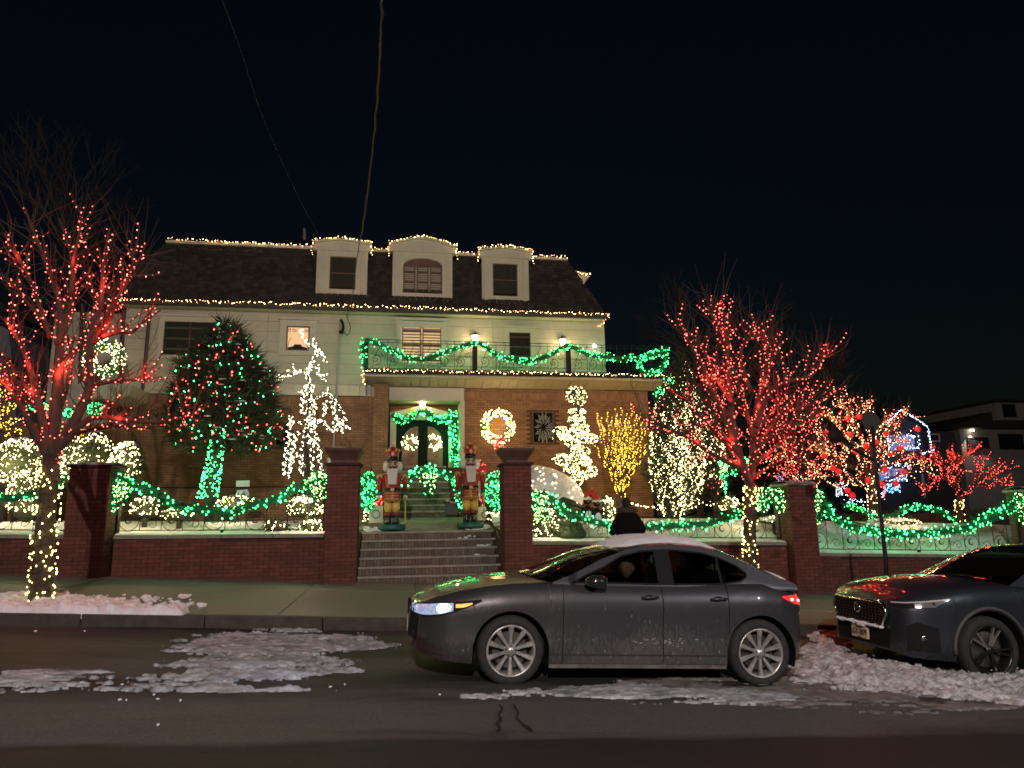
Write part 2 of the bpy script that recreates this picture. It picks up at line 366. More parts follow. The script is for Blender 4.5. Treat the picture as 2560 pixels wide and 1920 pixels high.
# garden behind the wall
def coping_z(x): return float(np.interp(x, [-14, -5.8, -1.4, 2.4, 8.4, 9.1, 16], [1.52, 1.26, 1.22, 1.0, .89, .62, .40]))
_cx = np.array([-14, -5.8, -1.4, 2.4, 8.4, 9.1, 16.]); _cz = np.array([1.52, 1.26, 1.22, 1.0, .89, .62, .40])
def garden_z(X, Y):
    c = np.interp(X, _cx, _cz); t = np.clip((Y-15.0)/2.0, 0, 1); t = t*t*(3-2*t)
    far = np.interp(X, [-14, -5, 0, 8, 14, 30], [1.65, 1.5, 1.45, 1.4, 1.2, .6])
    return c-.03+(far-c)*t + .05*(fbm(X*1.3, Y*1.3, 4)-.5)*np.clip((Y-15.1)*3, 0, 1)
def gz(x, y): return float(garden_z(np.array([x]), np.array([y]))[0])
sheet('snow_garden', -22, -1.15, 15.02, 23, garden_z, 170, 60, M_snow)
sheet('snow_garden', 2.15, 26, 15.02, 23, garden_z, 170, 60, M_snow)
sheet('far_ground', -60, 90, 23.0, 80, lambda X, Y: garden_z(X, np.full_like(Y, 23.))-.02+0*Y, 60, 30, mat('dark_lawn', (.05, .05, .045), .9, noise=(2, .4)))
# ================================================================== bricks
BW, BH, BP = .203, .064, .075
_bm = MB().box(-BW/2, BW/2, 0, .05, 0, BH).mesh('brick', M_brickwall)
_bh = MB().box(-BW/4+.003, BW/4-.003, 0, .05, 0, BH).mesh('brick_half', M_brickwall)
_bm.name = 'brick'
def brick_face(parent, x0, x1, z0f, z1, y, side=None, limit=300, count=[0], mstuff=M_brickwall, proud=.006, sort=None):
    """courses of bricks facing the street (side None) or on a pillar's side (side=+1/-1 at x=x0, running in y from x0..x1)"""
    out = []; c = 0; z = z1-BP
    while z > -1.2:
        off = .107 if c % 2 else 0; x = x0
        L_ = x1-x0; edges = [x0]
        t = x0+(BW+.011)*(.5 if c % 2 else 1)
        while t < x1-.05: edges.append(t); t += BW+.011
        edges.append(x1+.011)
        for a, b in zip(edges, edges[1:]):
            w = b-a-.011; zz = z
            if zz+BH > z0f(a if side is None else x0): out.append((a, w, zz))
        z -= BP; c += 1
        if z+BP < min(z0f(x0), z0f(x1)): break
    return out
_bcache = {}
def brick_mesh(w, m, side):
    k = (round(w, 2), m.name, side)
    if k not in _bcache:
        w = k[0]
        _bcache[k] = (MB().box(0, w, 0, .05, 0, BH) if side is None else MB().box(0, .05, 0, w, 0, BH) if side < 0 else MB().box(-.05, 0, 0, w, 0, BH)).mesh('brick', m)
    return _bcache[k]
def lay(parent, items, y, side, m, limit, prox=None):
    items = sorted(items, key=prox) if prox else items
    for a, w, z in items[:limit]:
        if w < .03: continue
        j = random.uniform(-.002, .003)
        loc = (a, y-.006+j, z) if side is None else (y+side*(.006+j), a, z)
        inst('brick', brick_mesh(w, m, side), loc, parent)
    rest = items[limit:]
    if rest:
        mb = MB()
        for a, w, z in rest:
            j = random.uniform(-.002, .003)
            if side is None: mb.box(a, a+w, y-.006+j, y+.04, z, z+BH)
            else: mb.box(min(y+side*(.006+j), y-side*.04), max(y+side*(.006+j), y-side*.04), a, a+w, z, z+BH)
        mb.build('bricks', m, parent, kind='stuff')
# ------------------------------------------------------------------ garden wall, section by section
WY = 14.7
def snow_strip(x0, x1, y0, y1, zf, th, parent, name='snow_cap', nx=60):
    xs = np.linspace(x0, x1, nx); ysn = np.linspace(y0, y1, 7); V = []; 
    for i, x in enumerate(xs):
        for j, y in enumerate(ysn):
            e = math.sin(PI*j/6)**.5 if 0 < j < 6 else 0
            V.append((x, y+(.02*(vnoise(np.array(x*9), np.array(j*3.))-.5)), zf(x)+th*e*(.6+.8*float(vnoise(np.array(x*4.), np.array(y*9.))))))
    Fc = [(i*7+j, (i+1)*7+j, (i+1)*7+j+1, i*7+j+1) for i in range(nx-1) for j in range(6)]
    return MB().add(V, Fc).build(name, M_snow, parent, smooth=True)
def garden_wall(x0, x1, label, limit=280):
    xm = (x0+x1)/2; t = thing('garden_wall', label, 'garden wall', (xm, WY+.2, walk_z(xm, 14.7)), group='brick garden wall sections')
    za, zb = coping_z(x0), coping_z(x1); zc = lambda x: za+(zb-za)*(x-x0)/(x1-x0)
    z1 = min(za, zb)-.10
    MB().hexa([(x0, WY+.004, walk_z(x0)-.25), (x1, WY+.004, walk_z(x1)-.25), (x1, WY+.36, walk_z(x1)-.25), (x0, WY+.36, walk_z(x0)-.25), (x0, WY+.004, za-.09), (x1, WY+.004, zb-.09), (x1, WY+.36, zb-.09), (x0, WY+.36, za-.09)]).build('mortar_core', M_mortar, t)
    it = [b for b in brick_face(t, x0+.004, x1-.004, lambda x: walk_z(x, 14.7)-.02, max(za, zb)-.09, WY) if b[2]+BH < zc(b[0])-.085]
    lay(t, it, WY, None, M_brickwall, limit, lambda b: (b[0]-0)**2)
    n = max(2, round((x1-x0)/1.0)); w = (x1-x0)/n
    for i in range(n):
        a, b = x0+i*w, x0+(i+1)*w-.008; th = .085
        m_ = MB().hexa([(a, WY-.05, zc(a)-th), (b, WY-.05, zc(b)-th), (b, WY+.41, zc(b)-th), (a, WY+.41, zc(a)-th), (a, WY-.05, zc(a)-.01), (b, WY-.05, zc(b)-.01), (b, WY+.41, zc(b)-.01), (a, WY+.41, zc(a)-.01)])
        mod(m_.build('coping_stone', M_stone, t), 'BEVEL', width=.01, segments=2)
    snow_strip(x0+.01, x1-.01, WY-.03, WY+.40, lambda x: zc(x)-.008, .035, t)
    return t
garden_wall(-11.5, -6.22, 'brick garden wall with snowy coping at the far left behind the yellow lit trunk')
garden_wall(-5.42, -1.50, 'red brick garden wall with snow capped coping left of the stairs')
garden_wall(2.72, 8.46, 'brick garden wall with snow on its coping mostly hidden behind the grey sedan')
garden_wall(9.12, 14.6, 'lowest brick garden wall section on the right above the dark parked SUV')
# ------------------------------------------------------------------ pillars
def pillar(x0, x1, ztop, label, planter=False, snow=False, y0=14.45, dep=.7, cap=M_mortar):
    xm = (x0+x1)/2; t = thing('brick_pillar', label, 'pillar', (xm, y0+dep/2, walk_z(xm, 14.5)), group='brick gate pillars')
    zg = walk_z(xm, 14.5)-.1
    MB().box(x0+.006, x1-.006, y0+.006, y0+dep, zg-.2, ztop).build('mortar_core', M_mortar, t)
    zf = lambda x: walk_z(xm, 14.5)-.06
    lay(t, brick_face(t, x0, x1, zf, ztop, y0), y0+.004, None, M_brickwall, 130)
    for s, xx in ((1, x1), (-1, x0)):
        lay(t, brick_face(t, y0+.004, y0+dep, zf, ztop, 0, side=s), xx-.004*s, s, M_brickwall, 85)
    c = MB(); c.box(x0-.05, x1+.05, y0-.05, y0+dep+.05, ztop+.002, ztop+.06)
    mod(c.build('cap_slab', cap, t), 'BEVEL', width=.012, segments=2)
    zt = ztop+.062
    if planter:
        xa, xb, ya, yb = x0+.06, x1-.06, y0+.06, y0+dep-.06; pl = MB(); prof = [(0, 0), (.0, .05), (-.02, .10), (-.07, .18), (-.12, .25), (-.13, .30)]
        V = []; 
        for d, h in prof: V += [(xa+d, ya+d, zt+h), (xb-d, ya+d, zt+h), (xb-d, yb-d, zt+h), (xa+d, yb-d, zt+h)]
        Fc = [(i*4+k, i*4+(k+1)%4, (i+1)*4+(k+1)%4, (i+1)*4+k) for i in range(len(prof)-1) for k in range(4)]
        Fc += [(3, 2, 1, 0), tuple(20+k for k in range(4))]
        pl.add(V, Fc).build('flared_planter', mat('planter_brown', (.085, .04, .03), .6, noise=(5, .3)), t)
        snow_strip(xa-.1, xb+.1, ya-.1, yb+.1, lambda x: zt+.30, .03, t, nx=10)
    elif snow:
        snow_strip(x0-.03, x1+.03, y0-.03, y0+dep+.03, lambda x: ztop+.06, .06, t, nx=12)
    return t
pillar(-6.22, -5.50, 2.52, 'plain brick pillar at the left with a flat cap and lit bushes behind', snow=True)
pillar(-1.47, -.85, 2.55, 'brick pillar with flared brown planter left of the front stairs', planter=True)
pillar(2.12, 2.70, 2.55, 'brick pillar with flared brown planter right of the front stairs', planter=True)
pillar(8.50, 9.10, 2.08, 'shadowed brick pillar with pale cap behind the right red tree', snow=True, cap=M_stone)
pillar(14.62, 15.2, 1.9, 'brick pillar at the far right edge with a lit garland bow', snow=True, cap=M_stone)
# ------------------------------------------------------------------ wrought iron fence on the coping
def spiral(c, R, turns=1.4, a0=0, dirn=1, n=26, r1=.25):
    P = []
    for i in range(n+1):
        t = i/n; a = a0+dirn*2*PI*turns*t; R_ = R*(1-(1-r1)*t); P.append((c[0]+R_*math.cos(a), c[1], c[2]+R_*math.sin(a)))
    return P
def iron_fence(x0, x1, label, sag=.5, hi=1.08, step=.74):
    Y = WY+.17; xm = (x0+x1)/2; t = thing('iron_fence', label, 'iron fence', (xm, Y, coping_z(xm)), group='wrought iron fence panels')
    za, zb = coping_z(x0), coping_z(x1); zc = lambda x: za+(zb-za)*(x-x0)/(x1-x0)
    top = lambda x: zc(x)+hi-(hi-sag)*max(0, math.sin(PI*(x-x0)/(x1-x0)))**.75
    xs = np.linspace(x0, x1, 40)
    MB().tube([(x0, Y, zc(x0)+.07), (x1, Y, zc(x1)+.07)], .011, 6).build('bottom_rail', M_iron, t)
    MB().tube([(x, Y, top(x)) for x in xs], .014, 6).build('top_rail', M_iron, t)
    n = int((x1-x0)/step); st = (x1-x0)/n
    for i in range(n):
        cx = x0+st*(i+.30); z = zc(cx)+.075; R = .18
        m_ = MB().torus((cx, Y, z+R), R, .007, 'y', 28, 5)
        m_.tube(spiral((cx+.0, Y, z+R+.01), .085, .8, PI*.35, 1, 16, .5), [.004+.012*math.sin(PI*k/16) for k in range(17)], 5)
        m_.build('ring_scroll', M_iron, t)
        cx2 = cx+st*.5; m2 = MB()
        m2.tube(spiral((cx2+.03, Y, z+.11), .11, 1.15, PI*.9, -1, 22, .25), .006, 5)
        m2.tube(spiral((cx2-.12, Y, z+.14), .06, 1.2, 0, 1, 16, .25), .005, 5)
        m2.build('small_scroll', M_iron, t)
        for k, xx in enumerate((cx+st*.26, cx+st*.76)):
            if top(xx)-zc(xx) > .5:
                MB().tube([(xx, Y, zc(xx)+.07), (xx, Y, top(xx))], .008, 5).build('picket', M_iron, t)
        if top(cx)-z > .62:
            MB().torus((cx, Y, z+.38+(top(cx)-z-.38)/2), (top(cx)-z-.42)/2*.9, .007, 'y', 24, 5).build('ring_scroll', M_iron, t)
    for xx in (x0+.02, x1-.02): MB().box(xx-.02, xx+.02, Y-.02, Y+.02, zc(xx), top(xx)+.08).build('post', M_iron, t)
    MB().box(xm-.025, xm+.025, Y-.03, Y+.03, zc(xm)-.005, zc(xm)+.07).build('foot', M_iron, t)
    return t
iron_fence(-11.5, -6.24, 'scrolled iron fence on the wall at the far left edge')
iron_fence(-5.48, -1.52, 'scrolled iron fence under the green garland left of the stairs')
iron_fence(2.74, 8.46, 'scrolled iron fence behind the person and the grey sedan')
iron_fence(9.14, 14.58, 'scrolled iron fence above the dark SUV with a sagging top rail')
# ================================================================== front stairs
M_step = mat('stair_brick', (.15, .115, .09), .85, noise=(9, .3), bump=(50, .4), rand=.2)
M_tread = mat('stair_tread', (.30, .28, .23), .85, noise=(5, .25), bump=(40, .4))
def steps(label, x0, x1, ya, yb, za, zb, n, cheeks=True, bricks=True):
    t = thing('staircase', label, 'staircase', ((x0+x1)/2, ya, za)); dz = (zb-za)/n; dy = (yb-ya)/n
    for i in range(n):
        y = ya+i*dy; z = za+i*dz; s = thing('step', None, None, ((x0+x1)/2, y, z)); s.parent = t; s.matrix_parent_inverse = parent_inv(t)
        MB().box(x0, x1, y+.03, y+dy+.03, z-.2, z+dz-.045).build('riser', M_mortar, s)
        mod(MB().box(x0, x1, y-.012, y+dy+.02, z+dz-.043, z+dz).build('tread', M_tread, s), 'BEVEL', width=.008, segments=2)
        if bricks:
            m_ = MB(); w = .072; k = int((x1-x0)/w)
            for j in range(k):
                xx = x0+.01+j*w; q = random.uniform(-.002, .003); m_.box(xx, xx+w-.009, y+.018+q, y+.06, z+.004, z+dz-.047)
            m_.build('riser_bricks', M_step, s, kind='stuff')
    return t
ZL = 1.20
steps('lower brick front stairs of six treads between the two planter pillars', -.84, 2.11, 14.72, 16.35, .18, ZL, 6)
ld_ = thing('landing', 'sloping stone landing where the two nutcrackers stand', 'landing', (.6, 17.4, ZL))
MB().hexa([(-1.15, 16.352, .9), (2.15, 16.352, .9), (2.15, 18.7, .9), (-1.15, 18.7, .9), (-1.15, 16.352, ZL), (2.15, 16.352, ZL), (2.15, 18.7, 1.5), (-1.15, 18.7, 1.5)]).build('paving', mat('landing_stone', (.27, .25, .2), .85, noise=(4, .25), bump=(40, .3)), ld_)
steps('upper brick stairs rising from the landing to the double door', -.25, 1.35, 18.7, 21.5, 1.5, 3.02, 9)
for a_, b_ in ((-1.46, -1.155), (2.155, 2.46)):
    ck_ = thing('cheek_wall', 'snow topped brick cheek wall on the %s side of the landing' % ('left' if a_ < 0 else 'right'), 'cheek wall', ((a_+b_)/2, 17, 1), 'cheek walls of the stairs')
    MB().hexa([(a_, 15.16, 0), (b_, 15.16, 0), (b_, 18.7, 0), (a_, 18.7, 0), (a_, 15.16, 1.16), (b_, 15.16, 1.16), (b_, 18.7, 1.56), (a_, 18.7, 1.56)]).build('brick_core', M_hmortar, ck_)
    snow_strip(a_-.02, b_+.02, 15.14, 16.4, lambda x: 1.20, .05, ck_, nx=8); snow_strip(a_-.02, b_+.02, 16.41, 18.7, lambda x: 1.36, .22, ck_, nx=8)
    sx = -.848 if a_ < 0 else 2.115
    MB().hexa([(min(sx, a_ if a_ > 0 else -1.14), 14.72, 0), (max(sx, -1.14 if a_ < 0 else 2.15), 14.72, 0), (max(sx, -1.14 if a_ < 0 else 2.15), 16.35, 0), (min(sx, a_ if a_ > 0 else -1.14), 16.35, 0), (min(sx, a_ if a_ > 0 else -1.14), 14.72, .75), (max(sx, -1.14 if a_ < 0 else 2.15), 14.72, .75), (max(sx, -1.14 if a_ < 0 else 2.15), 16.35, 1.19), (min(sx, a_ if a_ > 0 else -1.14), 16.35, 1.19)]).build('stringer', M_hmortar, ck_)
# door platform
dp = thing('door_platform', 'brick platform under the double entrance door behind the garland bow', 'platform', (.6, 22, 1.5))
MB().box(-.9, 1.95, 21.52, 23.2, 1.2, 3.0).build('platform_block', M_hmortar, dp)
# clods of snow lying on stairs
def clods(name, label, pts, r, parent=None, m=M_snow, cat='snow', **kw):
    mb = MB()
    for p in pts:
        k = r*random.uniform(.5, 1.4); mb.ball(p, k*1.3, k, k*.7, 7, 5, .25)
    o = mb.build(name, m, parent, smooth=False, kind='stuff'); return o
cl = []
for (a, b, y) in ((1160, 1345, 15.9), (1200, 1362, 15.6), (1215, 1363, 15.6), (1205, 1388, 15.3), (1222, 1390, 15.3), (1193, 1387, 15.3), (1180, 1340, 16.1)):
    for k in range(5): cl.append(at(a+random.uniform(-14, 10), b+random.uniform(-1, 2), y))
clods('snow_clods', None, cl, .028)
cl = [Vector((random.uniform(-.9, -.35), random.uniform(16.36, 16.9), 0)) for _ in range(30)]+[Vector((random.uniform(1.5, 2.05), random.uniform(16.36, 17), 0)) for _ in range(40)]
for p in cl: p.z = ZL+(p.y-16.35)*.128+.01
clods('landing_snow', None, cl, .055)
# ================================================================== the house
HY = 22.0
house = thing('brick_house', 'large cream and brown brick house with mansard roof, three dormers and a long balcony', 'house', (1, HY, 1.4))
def sub(name, loc, parent=None, label=None):
    o = thing(name, label, None, loc); p = parent or house; o.parent = p; o.matrix_parent_inverse = parent_inv(p); return o
# core volume
MB().box(-8.33, 6.60, HY+.06, 31, 5.2, 8.0).build('core', M_siding, house)
# siding boards
nb = 0; Z0, Z1 = 5.62, 7.94; bh = .332; k = 0; z = Z0
while z < Z1-.05:
    h = min(bh, Z1-z)
    for (a, b) in ((-8.35, -4.2), (-4.19, -.95), (-.94, 2.9), (2.91, 6.62)):
        m_ = MB(); m_.hexa([(a, HY-.012, z+.006), (b, HY-.012, z+.006), (b, HY+.06, z+.006), (a, HY+.06, z+.006), (a, HY+.004, z+h), (b, HY+.004, z+h), (b, HY+.06, z+h), (a, HY+.06, z+h)])
        m_.build('siding_board', M_siding, house)
    z += h
MB().box(6.60, 6.70, HY-.03, HY+.2, 5.6, 7.95).build('corner_board', M_trim, house)
# band of panels at the foot of the upper storey, left of the balcony
for i in range(22):
    a = -8.35+i*.335
    if a < -1.1: MB().box(a, a+.325, HY-.10+.003*(i % 2), HY+.05, 5.26, 5.60).build('fascia_panel', M_trim, house)
# brick storey
def brick_wall_at(x0, x1, y, z0, z1, holes=(), limit=0):
    MB().box(x0, x1, y+.004, y+.5, z0, z1).build('brick_backing', M_hmortar, house)
    c = 0; z = z1-BP; mb = MB(); rows = []
    while z > z0-.02:
        x = x0-(.107 if c % 2 else 0)
        while x < x1:
            a, b = max(x, x0), min(x+BW, x1)
            if b-a > .03 and not any(a < h[1]+.02 and b > h[0]-.02 and z < h[3]+.02 and z+BH > h[2]-.02 for h in holes): rows.append((a, b-a, z))
            x += BW+.011
        z -= BP; c += 1
    lay(house, rows, y, None, M_hbrick, limit, lambda q: (q[0]-1.9)**2+(q[2]-5.0)**2)
win_r = (at(1331, 1069, HY).x, at(1384, 1069, HY).x, at(1357, 1108, HY).z, at(1357, 1030, HY).z)
win_l = (at(688, 1090, HY).x, at(722, 1090, HY).x, at(705, 1118, HY).z, at(705, 1062, HY).z)
brick_wall_at(-8.2, -.85, HY, 1.2, 5.25, [win_l])
brick_wall_at(1.96, 8.12, HY, 1.2, 5.56, [win_r], limit=290)
MB().box(8.0, 8.12, HY+.0, 31, 1.2, 5.56).build('side_wall', M_hbrick, house)
# soldier course above the brick band
m_ = MB()
for i in range(80):
    x = 2.0+i*.076
    if x < 8.1: m_.box(x, x+.066, HY-.014, HY+.02, 5.24, 5.44)
for i in range(95):
    x = -8.1+i*.076
    if x < -.9: m_.box(x, x+.066, HY-.014, HY+.02, 5.03, 5.22); m_.box(x, x+.066, HY-.014, HY+.02, 2.22, 2.42)
m_.build('soldier_course', M_hbrick, house, kind='stuff')
MB().box(-8.1, -.95, HY-.03, HY+.02, 2.44, 2.49).build('ledge', M_hmortar, house)
# porch recess
MB().box(-.85, -.42, 21.3, 22.3, 1.4, 5.55).build('porch_pier', M_hmortar, house)
it = brick_face(house, -.85, -.42, lambda x: 2.2, 5.54, 21.3); lay(house, it, 21.3, None, M_hbrick, 0)
MB().box(-.41, 1.95, 21.9, 22.15, 5.14, 5.55).build('porch_lintel', M_trim, house)
MB().box(1.84, 1.96, 21.85, 23.1, 2.9, 5.14).build('porch_jamb', M_trim, house)
MB().box(-.42, 1.84, 23.1, 23.3, 2.9, 5.3).build('porch_back', M_hmortar, house)
rows = [(a, w, z) for a, w, z in brick_face(house, -.41, 1.83, lambda x: 4.5, 5.14, 23.1)]
lay(house, rows, 23.1, None, M_hbrick, 0)
MB().box(-.42, 1.96, 22.16, 23.1, 5.3, 5.35).build('porch_ceiling', M_trim, house)
# entrance door and its surround
DY = 22.9
def dz(y): return at(1056, y, DY).z
dx0, dx1 = at(990, 1100, DY).x, at(1121, 1100, DY).x; dtop = at(1056, 1050, DY).z; dbot = 3.0
df = sub('door_surround', ((dx0+dx1)/2, DY, dbot))
xl, xr = at(975, 1100, DY).x, at(1133, 1100, DY).x
MB().box(xl, dx0, DY-.06, DY+.15, dbot, dtop).build('jamb', M_trim, df); MB().box(dx1, xr, DY-.06, DY+.15, dbot, dtop).build('jamb', M_trim, df)
MB().box(xl, xr, DY-.06, DY+.15, dtop+.002, dtop+.16).build('header', M_trim, df)
xc = (xl+xr)/2; zt = dtop+.16
MB().prism([(xl-.03, zt+.002), (xr+.03, zt+.002), (xr+.03, zt+.05), (xc, dz(1014)), (xl-.03, zt+.05)], 'y', DY-.10, DY+.1).build('pediment', M_trim, df)
M_dgreen = mat('dark_green_paint', (.008, .020, .015), .8, noise=(6, .3), spec=.12)
M_panel = mat('leaded_panel', (.30, .17, .13), .7, noise=(7, .35), spec=.2)
for s in (0, 1):
    a, b = (dx0+.01, (dx0+dx1)/2-.004) if s == 0 else ((dx0+dx1)/2+.004, dx1-.01)
    d = sub('entrance_door', ((a+b)/2, DY, dbot)); w = b-a
    MB().box(a, b, DY+.03, DY+.09, dbot+.01, dtop-.01).build('door_leaf', M_dgreen, d)
    pa, pb = (at(1005, 1100, DY).x, at(1045, 1100, DY).x) if s == 0 else (at(1069, 1100, DY).x, at(1107, 1100, DY).x)
    z0_, z1_ = at(1056, 1170, DY).z, at(1056, 1066, DY).z; w_ = pb-pa
    pts = [(pa, z0_), (pb, z0_)]
    arc = [(math.cos(t)*w_, math.sin(t)*w_*1.1) for t in np.linspace(0, PI/2, 8)]
    zc_ = z1_-w_*1.1
    pts += ([(pb, z1_)]+[(pb-w_*math.sin(t), zc_+w_*1.1*math.cos(t)) for t in np.linspace(.1, PI/2, 8)]) if s == 0 else ([(pa+w_*math.sin(t), zc_+w_*1.1*math.cos(t)) for t in np.linspace(PI/2, .1, 8)]+[(pa, z1_)])
    MB().prism(pts, 'y', DY+.018, DY+.04).build('glazed_panel', M_panel, d)
    m_ = MB()
    for q in range(4): m_.tube(spiral(((pa+pb)/2+random.uniform(-.06, .06), DY+.012, z0_+.2+.22*q), .1, 1.1, q, 1 if q % 2 else -1, 16), .006, 4)
    m_.build('scrollwork', M_dgreen, d)
    hx = b-.07 if s == 0 else a+.07
    MB().tube([(hx, DY+.03, dbot+.95), (hx, DY-.03, dbot+.97), (hx, DY-.03, dbot+1.15), (hx, DY+.03, dbot+1.17)], .012, 6).build('handle', M_iron, d)
# ------------------------------------------------------------------ balcony
BY = 20.9
bx0, bx1 = -1.13, 8.42; bz = 5.87
bal = sub('balcony', ((bx0+bx1)/2, BY, bz))
MB().box(bx0, bx1, BY, HY+1.2, bz-.07, bz).build('balcony_floor', M_trim, bal)
MB().box(bx0-.02, bx1+.02, BY-.05, BY-.001, bz-.10, bz+.03).build('gutter', M_iron, bal)
n = 34; w = (bx1-bx0)/n
for i in range(n):       # sloping soffit panels under the balcony edge
    a = bx0+i*w; b = a+w-.018; q = .006*(i % 2); y0, y1 = BY+.05, HY-.02; z0_, z1_ = bz-.11, 5.58
    MB().hexa([(a, y1, z1_-q), (b, y1, z1_-q), (b, y1+.03, z1_+.03), (a, y1+.03, z1_+.03), (a, y0, z0_-q), (b, y0, z0_-q), (b, y0, z0_+.03), (a, y0, z0_+.03)]).build('soffit_panel', M_trim, bal)
MB().box(bx0, bx1, BY+.08, HY+.02, bz-.16, bz-.075).build('soffit_backing', M_siding, bal)
m_ = MB(); m_.hexa([(bx0-.0, BY+.05, bz-.13), (bx0+.02, BY+.05, bz-.13), (bx0+.02, HY, 5.2), (bx0, HY, 5.2), (bx0, BY+.05, bz-.08), (bx0+.02, BY+.05, bz-.08), (bx0+.02, HY, bz-.08), (bx0, HY, bz-.08)]); m_.build('end_board', M_siding, bal)
# railing
rt = bz+.98
rail_t = sub('balcony_railing', ((bx0+bx1)/2, BY+.05, bz)); RY = BY+.06
for zz in (rt, rt-.09): MB().tube([(bx0, RY, zz), (bx1, RY, zz)], .011, 5).build('rail', M_iron, rail_t)
MB().tube([(bx0, RY, bz+.08), (bx1, RY, bz+.08)], .012, 5).build('rail', M_iron, rail_t)
posts = [bx0+.04]+[at(px, 900, RY).x for px in (1187, 1421)]+[bx1-.03]
for i, x in enumerate(posts):
    pw = .075 if 0 < i < 3 else .05
    MB().box(x-pw, x+pw, RY-.05, RY+.05, bz+.001, rt+.02).build('post', M_iron, rail_t)
for a, b in zip(posts, posts[1:]):
    n = max(2, round((b-a-.2)/.52)); st = (b-a-.24)/n
    for i in range(n):
        cx = a+.12+st*(i+.5)
        m_ = MB(); m_.tube(spiral((cx-.09, RY, bz+.36), .17, 1.5, -PI/2, 1, 26, .15), .009, 5); m_.tube(spiral((cx+.13, RY, bz+.55), .11, 1.4, PI/2, -1, 22, .2), .008, 5)
        m_.tube([(cx-.2, RY, bz+.1), (cx-.1, RY, bz+.5), (cx+.05, RY, rt-.1)], .008, 5)
        m_.build('scroll', M_iron, rail_t)
        MB().torus((cx, RY, rt-.045), .035, .006, 'y', 12, 4).build('ring', M_iron, rail_t)
        MB().tube([(cx+st/2, RY, bz+.08), (cx+st/2, RY, rt)], .009, 4).build('baluster', M_iron, rail_t)
# side railing of the balcony at its right end
MB().tube([(bx1, RY, rt), (bx1, HY+1.1, rt)], .012, 5).build('rail', M_iron, rail_t)
# ------------------------------------------------------------------ mansard roof
EY = 21.55; ez = 8.02; tz = 10.28; TY = 22.55
def roof_pt(x, t, push=0): return Vector((x, EY+(TY-EY)*t-push, ez+(tz-ez)*t))
xL0, xR0 = -9.1, 6.62; xL1, xR1 = -7.5, 5.55
roof = sub('mansard_roof', (-1, EY, ez))
hip = lambda t: 6.62-(6.62-5.62)*min(1, t*1.0)
lft = lambda t: -9.15+(9.15-7.45)*t
MB().add([(xL0, EY+.05, ez-.02), (xR0, EY+.05, ez-.02), (xR1, TY+.05, tz), (xL1, TY+.05, tz), (xL0, 31, ez-.02), (xR0+.0, 31, ez-.02), (xR1, 30, tz), (xL1, 30, tz)],
         [(0, 1, 2, 3), (1, 5, 6, 2), (5, 4, 7, 6), (4, 0, 3, 7), (3, 2, 6, 7), (0, 4, 5, 1)]).build('roof_deck', mat('roof_felt', (.03, .022, .018), .95), roof)
nrow = 17; items = []
for r_ in range(nrow):
    t0, t1 = r_/nrow, (r_+1)/nrow+.015; x = lft(t0)-(.12 if r_ % 2 else 0)
    while x < hip(t0):
        w = random.choice((.17, .21, .25)); a, b = max(x, lft(t0)), min(x+w-.012, hip(t0)+.01)
        if b-a > .05: items.append((a, b, t0, min(t1, 1)))
        x += w
items.sort(key=lambda q: (q[0]-3.5)**2+(q[2]*2.5)**2*.3)
def shingle_mb(mb, a, b, t0, t1):
    j = random.uniform(0, .008); p = .030+j
    A, B, C_, D = roof_pt(a, t0, p), roof_pt(b, t0, p), roof_pt(b, t1, .006), roof_pt(a, t1, .006)
    E_ = Vector((0, .022, 0)); mb.hexa([A, B, B+E_, A+E_, D, C_, C_+E_*.2, D+E_*.2])
ms = MB(); 
for k, q in enumerate(items):
    if k < 300:
        m_ = MB(); shingle_mb(m_, *q); m_.build('shingle', M_shingle, roof)
    else: shingle_mb(ms, *q)
ms.build('shingles', M_shingle, roof, kind='stuff')
MB().box(xL0, xR0+.1, EY-.12, EY+.02, ez-.13, ez-.01).build('eave_gutter', mat('dark_gutter', (.03, .022, .018), .6), roof)
MB().box(xL0+.3, xR0, EY+.02, HY+.1, ez-.10, ez-.04).build('soffit', M_trim, roof)
MB().box(xL1-.05, xR1+.08, TY-.1, TY+.12, tz-.03, tz+.06).build('top_edge', M_trim, roof)
# little corner dormer jutting out at the right, seen side on
cd = sub('side_dormer', (6.3, 24, 9)); 
cp = [(1432, 678), (1478, 686), (1455, 715), (1450, 740), (1430, 700)]
P3 = [at(x, y, 23.5) for x, y in cp]
MB().prism([(p.x, p.z) for p in P3], 'y', 23.4, 24.6).build('dormer_cheek', M_trim, cd)
# ------------------------------------------------------------------ windows
def shutters(parent, x0, x1, z0, z1, y, n, leafs, arch=0):
    MB().box(x0, x1, y+.05, y+.06, z0, z1+arch).build('lit_backing', mat('warm_room', (.4, .3, .2), .8, emis=((1, .62, .33), .62)), parent)
    w = (x1-x0)/leafs
    for l in range(leafs):
        a, b = x0+l*w+.02, x0+(l+1)*w-.02
        for s_ in ((a, a+.035), (b-.035, b)): MB().box(s_[0], s_[1], y-.005, y+.03, z0, z1).build('stile', M_wood, parent)
        for i in range(n):
            z = z0+(z1-z0)*(i+.2)/n; h = (z1-z0)/n
            MB().hexa([(a+.036, y-.0, z), (b-.036, y, z), (b-.036, y+.04, z+h*.35), (a+.036, y+.04, z+h*.35), (a+.036, y, z+.012), (b-.036, y, z+.012), (b-.036, y+.04, z+h*.35+.012), (a+.036, y+.04, z+h*.35+.012)] if i % 5 else [(a+.036, y, z), (b-.036, y, z), (b-.036, y+.01, z), (a+.036, y+.01, z), (a+.036, y, z+h*.9), (b-.036, y, z+h*.9), (b-.036, y+.01, z+h*.9), (a+.036, y+.01, z+h*.9)]).build('slat', M_wood, parent)
